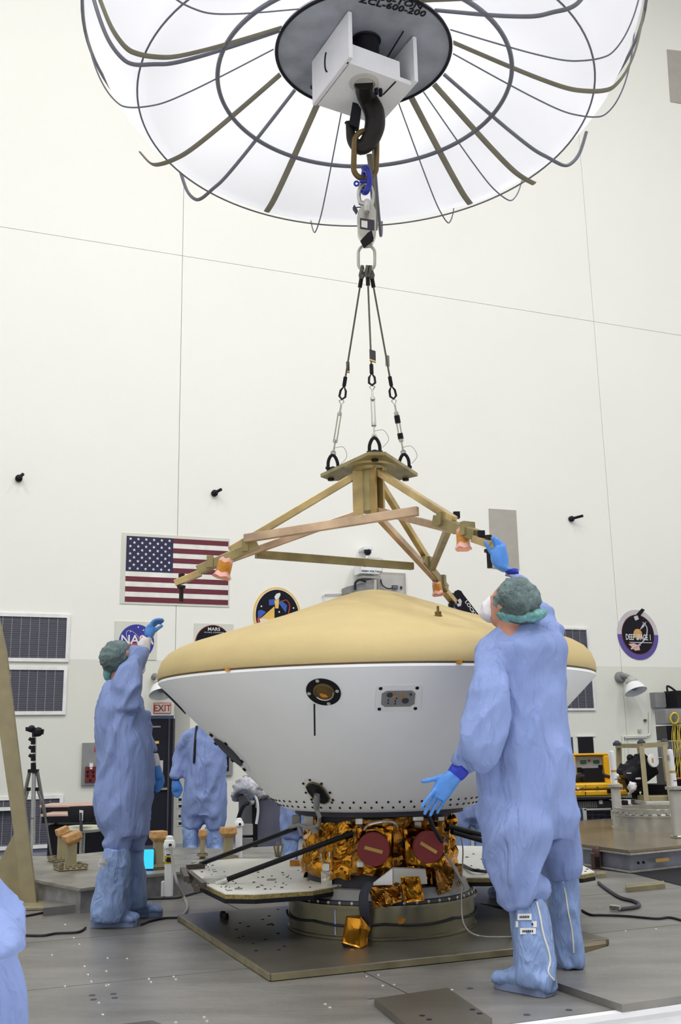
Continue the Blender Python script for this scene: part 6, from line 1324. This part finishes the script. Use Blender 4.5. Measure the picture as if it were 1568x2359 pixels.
# desk and chair
Yd = 12.6
t = thing('desk', P(165, 1990, Yd), 'pink-topped two-level desk with black body behind the pedestals', 'desk')
for (x0, x1, y0, y1, d) in ((107, 300, 1852, 1856, .6), (110, 300, 1872, 1886, .1)):
    a, b_ = P(x0, y0, Yd + d), P(x1, y1, Yd + d); 
    mb = MB(); mb.cbox((a.x, Yd + d - .3, a.z - .03), (b_.x, Yd + d + .25, a.z), .005); obj('table_top', mb, M['board'], t); mb = MB(); mb.box((a.x + .02, Yd + d - .30, a.z - .10), (b_.x, Yd + d + .2, a.z - .03)); obj('edge_rail', mb, M['black'], t)
a, b_ = P(122, 1888, Yd + .1), P(300, 1985, Yd + .1); mb = MB(); mb.cbox((a.x, Yd - .1, BACKZ + .02), (b_.x, Yd + .5, a.z - .05), .01); obj('desk_body', mb, M['black'], t)
mb = MB(); a = P(130, 1858, Yd + .4); mb.cyl(V((a.x, a.y, a.z)), V((a.x, a.y, a.z - .25)), .02, 8); obj('shelf_support', mb, M['black'], t)
Yc = 11.4
t = thing('office_chair', P(188, 1995, Yc), 'black swivel office chair with cream seat and white tag on back, at the desk', 'chair')
mb = MB(); loft(mb, [(160, 1858, 214, 1856, Yc, .03), (156, 1864, 218, 1862, Yc, .04), (157, 1880, 217, 1880, Yc, .045), (163, 1894, 211, 1894, Yc, .035)], 20); obj('backrest', mb, M['blackm'], t, 60)
mb = MB(); mb.lathe([(0, 0), (.19, 0), (.21, .03), (.19, .06), (0, .07)], P(190, 1916, Yc + .2), 28); obj('seat', mb, mat('cream_pad', (.62, .62, .48), .6), t, 40)
mb = MB(); mb.beam(P(187, 1872, Yc - .05), P(187, 1915, Yc - .05), .06, .02); obj('back_bar', mb, M['dark'], t)
mb = MB(); c = P(190, 1918, Yc + .2); mb.cyl(c, V((c.x, c.y, BACKZ + .12)), .03, 10); obj('gas_column', mb, M['chrome'], t, True)
for k in range(5): a = k * 2 * pi / 5; mb = MB(); o_ = V((c.x, c.y, BACKZ + .10)); e = o_ + V((cos(a) * .3, sin(a) * .3, -.03)); mb.beam(o_, e, .05, .03); mb.ball(e - V((0, 0, .04)), .03, 8); obj('foot_spoke', mb, M['black'], t)
mb = MB(); mb.prism([P(x, y, Yc - .055) for x, y in ((183, 1866), (192, 1867), (191, 1891), (183, 1890))], V((0, -.004, 0))); obj('white_tag', mb, M['label'], t); mb = MB(); mb.prism([P(x, y, Yc - .06) for x, y in ((185.5, 1878), (189, 1878), (189, 1886), (185.5, 1886))], V((0, -.002, 0))); obj('tag_print', mb, M['ink'], t)
# dark equipment cabinet with plastic-covered top
Ye = 10.6
t = thing('equipment_cabinet', P(600, 1975, Ye), 'dark slate equipment cabinet topped with crumpled clear plastic, left of the gold stage', 'cabinet')
def pbox(nm, x0, y0, x1, y1, Y, th, mt, par, c=.006):
    a, b_ = P(x0, y1, Y), P(x1, y0, Y); return obj(nm, MB().cbox((a.x, Y, a.z), (b_.x, Y + th, b_.z), min(c, (b_.x - a.x) / 4, (b_.z - a.z) / 4)), M[mt], par)
pbox('side_panel', 592, 1842, 648, 1962, Ye, .5, 'bluegrey', t); pbox('front_panel', 549, 1832, 592, 1925, Ye + .05, .5, 'grey', t); pbox('dark_recess', 580, 1835, 593, 1960, Ye - .005, .4, 'black', t)
pbox('lower_module', 556, 1898, 582, 1925, Ye - .03, .3, 'lgrey', t); pbox('lower_module', 552, 1930, 582, 1955, Ye - .03, .3, 'grey', t); pbox('blue_handle', 583, 1838, 590, 1848, Ye - .05, .05, 'lblue', t); pbox('grey_latch', 588, 1836, 593, 1862, Ye - .04, .04, 'lgrey', t)
pbox('top_shelf', 560, 1826, 625, 1833, Ye - .02, .5, 'lgrey', t)
mb = MB(); mb.tube(spline([P(548, 1888, Ye - .1), P(556, 1865, Ye - .12), P(566, 1852, Ye - .12), P(580, 1849, Ye - .06)]), .02, 8); obj('black_hose', mb, M['cable'], t); mb = MB(); mb.tube([P(574, 1850, Ye - .11), P(582, 1848, Ye - .06)], .026, 8); obj('hose_nut', mb, M['chrome'], t)
mb = MB(); mb.tube(spline([P(586, 1833, Ye - .05), P(592, 1845, Ye - .06), P(594, 1870, Ye - .06), P(590, 1898, Ye - .06)]), .014, 8); obj('white_hose', mb, M['white'], t)
mb = MB(); mb.beam(P(560, 1960, Ye - .3), P(650, 1955, Ye - .3), .03, .05); mb.box(tuple(P(552, 1990, Ye - .3)), tuple(P(650, 1962, Ye - .25))); obj('cart_rail', mb, M['lgrey'], t)
mb = MB(); loft(mb, [(533, 1833, 545, 1822, Ye + .1, .1), (540, 1838, 556, 1802, Ye + .15, .22), (560, 1836, 582, 1798, Ye + .15, .25), (590, 1832, 605, 1800, Ye + .15, .25), (620, 1832, 625, 1815, Ye + .15, .2)], 20, sub=4)
body('plastic_cover', mb, M['plastic'], t, .02, .05, V((1, 0, .3)), 8, 5, 2, 3, 1)
pbox('grey_backing_box', 559, 1786, 600, 1806, Ye + .9, .2, 'grey', t)

# right: raised machined platform
tR, qR = slab('machined_platform', [(1250, 1905), (1340, 1945), (1448, 1959), (1700, 1935), (1700, 1880), (1400, 1886), (1300, 1892)], .18, 0.004, 'bronze', 'rail', 'raised bluish metal platform at right carrying the shiny drum', 'platform')
mb = MB(); a, b_, c_ = qR[1], qR[2], qR[3]
for z in (-.03, -.165): mb.beam(a + V((0, -.012, z)), b_ + V((0, -.012, z)), .012, .014); mb.beam(b_ + V((0, -.012, z)), c_ + V((0, -.012, z)), .012, .014)
obj('edge_flange', mb, M['chrome'], tR)
d = (c_ - b_).normalized(); mb = MB(); p = P(1553, 1972, b_.y + (c_.y - b_.y) * .42 - .06); pp = b_ + d * ((P(1553, 1975, b_.y).x - b_.x)); mb.hexa(*[pp + d * a + V((0, -.03 + o, z)) for z in (-.11, -.085) for a, o in ((-.08, 0), (.08, 0), (.08, .01), (-.08, .01))]); obj('ochre_label', mb, M['brassl'], tR)
mb = MB()
for a in (-.28, -.22): mb.lathe([(0, .004), (.012, .004), (.012, 0)], pp + d * a + V((0, -.025, -.10)), 8, axis=V((0, -1, 0)))
obj('bolt', mb, M['black'], tR)
# shiny drum
c = PZ(1538, 1916, .18); dr_ = thing('metal_drum', c, 'shiny steel drum ring on the bluish right platform', 'ring')
u = mpp(1538, 1916, c.y); R_ = 100 * u; hd = 50 * u
mb = MB(); mb.lathe([(R_ * .86, 0), (R_, 0), (R_, hd * .62), (R_ * 1.03, hd * .64), (R_ * 1.03, hd * .72), (R_ * .99, hd * .74), (R_ * .96, hd * .78), (R_ * .96, hd * .95), (R_ * .98, hd), (R_ * .86, hd), (R_ * .86, 0)], c + V((0, R_ * .9, 0)), 72); obj('drum_wall', mb, M['ali'], dr_, 30)
mb = MB()
for k in range(16): a = pi + pi * k / 16; mb.lathe([(0, .02), (.02, .02), (.02, 0)], c + V((0, R_ * .9, 0)) + V((cos(a) * R_ * 1.0, sin(a) * R_ * 1.0, hd * .745)), 6)
obj('flange_bolt', mb, M['chrome'], dr_)['kind'] = 'stuff'
# columns with white tubes
def column(xc, ytop, ybase, w, ttop, tw, label, win=False):
    b = PZ(xc + 3, ybase, .18); Y = b.y; u = mpp(xc, ybase, Y); t = thing('flanged_column', b, label, 'column', 'grey flanged columns with white tubes'); h = (ybase - ytop) * u; r = w * u / 2
    T = lambda a: b + V((a.x, a.y, a.z))
    obj('column_post', MB().cbox((-r, -r, .0), (r, r, h), .015, T=T), M['lgrey'], t)
    mb = MB(); mb.lathe([(0, h), (r * 1.75, h), (r * 1.75, h + .025), (0, h + .03)], b, 28); obj('top_flange', mb, M['ali'], t, 30); mb = MB(); mb.cbox((-r * 1.3, -r * 1.3, 0.0), (r * 1.3, r * 1.3, .02), .004, T=T)
    for s1 in (-1, 1): mb.lathe([(0, .035), (.02, .035), (.02, .02)], T(V((s1 * r, -r * 1.15, 0))), 8)
    obj('base_flange', mb, M['ali'], t)
    ht = (ytop - ttop) * u; tr = tw * u / 2; q = b + V((0, 0, h + .03)); lean = V((-.01, 0, 0))
    mb = MB(); mb.tube([q, q + V((0, 0, ht)) + lean], tr, 16); mb.lathe([(tr, 0), (tr * .9, .03), (0, .04)], q + V((0, 0, ht)) + lean, 16); obj('white_tube', mb, M['white'], t, True)
    mb = MB(); mb.tube([q + V((0, 0, ht * .40)) + lean * .4, q + V((0, 0, ht * .47)) + lean * .47], tr * 1.03, 16); obj('ochre_band', mb, M['brassl'], t); mb = MB(); mb.tube([q + V((0, 0, ht * .15)), q + V((0, 0, ht * .17))], tr * 1.03, 16); obj('black_band', mb, M['black'], t)
    if win:
        mb = MB(); mb.cbox((q.x - tr * .45 - .04, q.y - tr * 1.15, q.z + ht * .78), (q.x + tr * .35 - .04, q.y - tr * .9, q.z + ht * .95), .004); obj('grey_window', mb, M['grey'], t)
    else: mb = MB(); mb.ball(q + V((tr * 1.1, 0, ht * .28)), .02, 8); obj('white_knob', mb, M['white'], t)
column(1421, 1816, 1908, 19, 1749, 12, 'grey column with slim white tube on top, beside the yellow cases')
column(1560, 1822, 1930, 24, 1748, 14, 'grey column with white tube at the right edge, tube has a grey window', True)
# yellow cases on bench
Yy = 13.2
t = thing('work_bench', P(1390, 1990, Yy), 'black work bench with dark drawer fronts under the yellow cases', 'bench')
pbox('bench_top', 1310, 1836, 1550, 1844, Yy - .35, .9, 'black', t); pbox('drawer_front', 1320, 1844, 1412, 1862, Yy - .3, .6, 'dark', t); 
a, b_ = P(1312, 1862, Yy), P(1560, 1990, Yy); mb = MB(); mb.cbox((a.x, Yy - .25, BACKZ), (b_.x, Yy + .3, a.z), .01); obj('bench_body', mb, M['black'], t); pbox('white_socket', 1380, 1843, 1388, 1853, Yy - .32, .02, 'label', t)
for k in range(12): pbox('drawer_rib', 1326 + k * 4.2, 1846, 1327.4 + k * 4.2, 1861, Yy - .31, .01, 'grey', t)
def ycase(x0, x1, y0, y1, label, nl, open_=False):
    t = thing('yellow_case', P((x0 + x1) / 2, y1, Yy - .3), label, 'case', 'yellow hard cases on the bench')
    pbox('case_body', x0, (y0 + y1) / 2 - (0 if not open_ else 0), x1, y1, Yy - .35, .4, 'yellow', t, .03); pbox('case_lid', x0 + .6, y0, x1 - .6, (y0 + y1) / 2 - .6, Yy - .345, .39, 'yellow', t, .03)
    for lx in nl:
        pbox('latch', lx - 1.5, y0 + 9, lx + 1.5, y0 + 16, Yy - .37, .02, 'brass', t)
    return t
tc = ycase(1344, 1447, 1803, 1835, 'long yellow hard case on the bench, right one, behind the slim column', [1376, 1437]); pbox('black_handle', 1399, 1817, 1410, 1827, Yy - .38, .03, 'black', tc)
tc = ycase(1290, 1352, 1805, 1836, 'yellow hard case on the bench, left one, with white sticker', [1343]); pbox('white_sticker', 1328, 1813, 1334, 1819, Yy - .36, .01, 'label', tc)
t = thing('open_instrument_case', P(1360, 1805, Yy - .1), 'open yellow instrument case with grey panel of displays, on top of the bench cases', 'case')
Yo = Yy - .05
for nm, x0, y0, x1, y1 in (('lid_frame_top', 1316, 1735, 1400, 1741), ('lid_frame_left', 1316, 1741, 1325, 1803), ('lid_frame_right', 1393, 1741, 1402, 1803)): pbox(nm, x0, y0, x1, y1, Yo, .25, 'yellow', t, .01)
pbox('lid_back', 1316, 1738, 1401, 1803, Yo + .25, .04, 'yellow', t); pbox('instrument_panel', 1325, 1741, 1392, 1793, Yo + .08, .03, 'lgrey', t)
for x0, y0, x1, y1, mt, nm in ((1337, 1751, 1350, 1759, 'green', 'display'), (1367, 1751, 1380, 1758, 'green', 'display'), (1330, 1768, 1340, 1779, 'black', 'connector'), (1379, 1762, 1391, 1773, 'black', 'connector'), (1355, 1750, 1359, 1754, 'redb', 'indicator')): pbox(nm, x0, y0, x1, y1, Yo + .06, .02, mt, t, .002)
mb = MB(); mb.prism([P(x, y, Yo - .02) for x, y in ((1343, 1770), (1384, 1769), (1392, 1804), (1341, 1804))], V((0, .06, 0))); obj('laptop_screen', mb, M['black'], t)
mb = MB(); mb.tube(spline([P(1324, 1800, Yo), P(1330, 1790, Yo), P(1345, 1788, Yo)]), .03, 8); obj('black_cable', mb, M['cable'], t); mb = MB(); mb.tube([P(1388, 1785, Yo), P(1404, 1790, Yo)], .02, 8); obj('black_cable', mb, M['cable'], t)
# window grille crate
t = thing('white_grid_panel', P(1380, 1906, Yy - .5), 'white-framed grid of black panes leaning under the bench', 'panel')
Yg2 = Yy - .55
pbox('backing', 1348, 1865, 1410, 1904, Yg2 + .02, .04, 'bluegrey', t)
for x0, y0, x1, y1 in ((1345, 1862, 1413, 1867), (1347, 1902, 1415, 1906), (1345, 1862, 1350, 1906), (1409, 1862, 1414, 1906)): pbox('frame_bar', x0, y0, x1, y1, Yg2, .03, 'lgrey', t, .002)
for i in range(4):
    for j in range(4): pbox('pane', 1351 + i * 14.5, 1868.5 + j * 8.6, 1363.5 + i * 14.5, 1875.5 + j * 8.6, Yg2 + .005, .02, 'black', t, .002)
pbox('blue_drape', 1325, 1862, 1346, 1906, Yg2 + .05, .1, 'dblue', t)
# tan tubular frame with black instrument
Yq = 12.2
t = thing('tube_stand', P(1480, 1890, Yq), 'tan square-tube frame around the black instrument at right', 'frame')
def bar(x0, y0, x1, y1, Y0, Y1, w, nm='frame_tube', mt='beige'): obj(nm, MB().beam(P(x0, y0, Y0), P(x1, y1, Y1), w, w), M[mt], t)
bar(1424, 1722, 1428, 1805, Yq + .7, Yq + .7, .055); bar(1421, 1718, 1480, 1718, Yq + .7, Yq + .1, .05); bar(1478, 1718, 1537, 1714, Yq + .1, Yq + .1, .055); bar(1477, 1720, 1490, 1860, Yq + .1, Yq - .05, .055); bar(1530, 1715, 1546, 1855, Yq + .1, Yq - .05, .055); bar(1471, 1722, 1480, 1800, Yq + .7, Yq + .7, .04, mt='olive'); bar(1527, 1722, 1536, 1800, Yq + .7, Yq + .7, .04, mt='olive')
pbox('base_box', 1488, 1833, 1550, 1850, Yq, .5, 'beige', t); pbox('base_box', 1488, 1846, 1550, 1856, Yq - .1, .5, 'lgrey', t)
for x, y in ((1421, 1714), (1477, 1711), (1531, 1709)): mb = MB(); mb.lathe([(0, 0), (.05, 0), (.05, .03), (.02, .06), (0, .06)], P(x, y + 4, Yq + .2), 12); obj('corner_cap', mb, M['dark'], t, True)
t = thing('black_instrument', P(1460, 1825, Yq + .3), 'black optical instrument with round white lens cap, inside the tan tube stand', 'instrument')
mb = MB(); Yi = Yq + .3
mb.cyl(P(1440, 1798, Yi), P(1495, 1757, Yi), .16, 20); obj('barrel', mb, M['black'], t, True)
mb = MB(); mb.ball(P(1467, 1775, Yi), .16, 16); mb.cyl(P(1436, 1788, Yi), P(1446, 1768, Yi), .10, 14); obj('housing', mb, M['blackm'], t, True)
mb = MB(); mb.prism([P(x, y, Yi - .1) for x, y in ((1484, 1750), (1494, 1745), (1505, 1765), (1500, 1790), (1490, 1800), (1484, 1796))], V((0, .25, 0))); obj('lens_hood', mb, M['black'], t)
mb = MB(); mb.lathe([(0, .02), (.075, .02), (.08, 0)], P(1503, 1752, Yi - .2), 24, axis=V((.5, -1, .1))); obj('lens_cap', mb, M['label'], t, 30); mb = MB(); mb.prism([P(x, y, Yi - .24) for x, y in ((1501, 1746), (1504, 1746), (1505, 1757), (1502, 1757))], V((0, -.004, 0))); obj('ochre_strip', mb, M['brassl'], t)
mb = MB(); mb.tube([P(1449, 1744, Yi), P(1460, 1748, Yi), P(1466, 1742, Yi)], .035, 8); mb.cyl(P(1458, 1745, Yi), P(1462, 1760, Yi), .05, 10); mb.ball(P(1451, 1746, Yi), .045, 10); mb.ball(P(1467, 1745, Yi), .045, 10); obj('top_knob', mb, M['black'], t, True)
mb = MB(); mb.prism([P(x, y, Yi - .05) for x, y in ((1438, 1796), (1455, 1802), (1470, 1800), (1478, 1812), (1480, 1822), (1460, 1828), (1452, 1815), (1440, 1805))], V((0, .3, 0))); obj('mount_base', mb, M['black'], t)
pbox('white_insert', 1463, 1791, 1476, 1796, Yi - .16, .04, 'label', t); pbox('white_insert', 1444, 1780, 1454, 1783, Yi - .16, .04, 'lgrey', t)
mb = MB(); mb.tube([P(1455, 1760, Yi) + V((0, 0, 0)), P(1462, 1825, Yi + .1), P(1466, 1838, Yi + .1)], .05, 10); obj('pedestal_stem', mb, M['black'], t)
t = thing('black_stack', P(1518, 1835, Yi), 'stack of black trays under the instrument frame', 'tray stack')
for k in range(5): mb = MB(); c = P(1517, 1830 - k * 5, Yi + .1); mb.lathe([(0, 0), (.20, 0), (.21, .02), (0, .022)], c, 24); obj('tray', mb, M['blackm'], t, 30)
t = thing('crumpled_cloth', P(1452, 1825, Yi - .3), 'crumpled white cloth on the bench left of the instrument', 'cloth')
mb = MB(); loft(mb, [(1446, 1822, 1452, 1800, Yi - .3, .05), (1452, 1828, 1460, 1800, Yi - .3, .07), (1460, 1822, 1466, 1812, Yi - .3, .04)], 14); body('cloth', mb, M['label'], t, .02, .03, V((1, 0, 0)), 12, 12, 2)
# small clutter on the bench front
t = thing('bench_tools', P(1480, 1866, Yy - .6), 'jumble of small dark and pale fittings on the shelf behind the drum', 'tools')
for i, (x0, y0, x1, y1, mt) in enumerate(((1436, 1844, 1446, 1866, 'dark'), (1449, 1853, 1457, 1864, 'label'), (1458, 1842, 1466, 1862, 'bluegrey'), (1471, 1850, 1480, 1866, 'label'), (1484, 1842, 1490, 1864, 'dark'), (1497, 1855, 1506, 1862, 'lgrey'), (1513, 1850, 1522, 1862, 'grey'), (1526, 1856, 1536, 1862, 'lgrey'), (1462, 1858, 1470, 1866, 'lgrey'))): pbox('fitting', x0, y0, x1, y1, Yy - .62, .08, mt, t, .004)
mb = MB(); mb.tube(spline([P(1432, 1845, Yy - .65), P(1440, 1852, Yy - .66), P(1446, 1864, Yy - .66), P(1456, 1868, Yy - .66)]), .02, 8); obj('black_cable', mb, M['cable'], t)
pbox('shelf_plate', 1432, 1864, 1560, 1870, Yy - .7, .3, 'grey', t)
# tall rack with cables
Yr = 14.6
t = thing('cable_rack', P(1560, 1990, Yr), 'tall dark rack with hanging yellow cables at the right edge', 'rack')
pbox('upper_panel', 1534, 1632, 1620, 1668, Yr, .5, 'grey', t); pbox('middle_panel', 1537, 1670, 1620, 1706, Yr, .5, 'black', t); pbox('lower_panel', 1540, 1706, 1620, 1745, Yr, .5, 'bluegrey', t); pbox('side_panel', 1542, 1745, 1620, 1860, Yr, .5, 'black', t)
mb = MB()
random.seed(3)
for k in range(10):
    x = 1549 + k * 2.6; mb.tube(spline([P(x, 1668, Yr - .05), P(x + random.uniform(-4, 4), 1700, Yr - .08), P(x + random.uniform(-7, 7), 1740, Yr - .1), P(x + random.uniform(-8, 8), 1790, Yr - .08)]), .005, 5)
obj('yellow_cable', mb, M['cabley'], t)['kind'] = 'stuff'
mb = MB()
for k in range(3): mb.tube([P(1553 + (8 + k * .7) * cos(a), 1655 + (13 - k * .6) * sin(a), Yr - .06 - k * .02) for a in [2 * pi * i / 24 for i in range(24)]], .013, 6, True)
obj('coiled_cable', mb, M['cabley'], t)
pbox('orange_label', 1548, 1640, 1556, 1643, Yr - .03, .02, 'orange', t); pbox('orange_band', 1548, 1790, 1620, 1796, Yr - .1, .05, 'orange', t)
# extinguisher-like brown bottle
p = PZ(1377, 2001, 0); u = mpp(1377, 2001, p.y)
t = thing('brown_canister', p, 'small rust-brown canister standing before the right platform', 'canister')
mb = MB(); mb.lathe([(0, 0), (11 * u, 0), (12 * u, 8 * u), (12 * u, 32 * u), (11 * u, 42 * u), (7 * u, 49 * u), (0, 51 * u)], p + V((.0, 0, 0)), 20); obj('body', mb, M['rust'], t, 50)
mb = MB(); mb.cbox((p.x - 15 * u, p.y - 10 * u, 0), (p.x - 6 * u, p.y + 4 * u, 36 * u), .006); obj('side_box', mb, M['rust'], t); mb = MB(); mb.cbox((p.x - 8 * u, p.y - 13 * u, 5 * u), (p.x + 2 * u, p.y - 10 * u, 28 * u), .003); obj('dark_label', mb, M['black'], t)
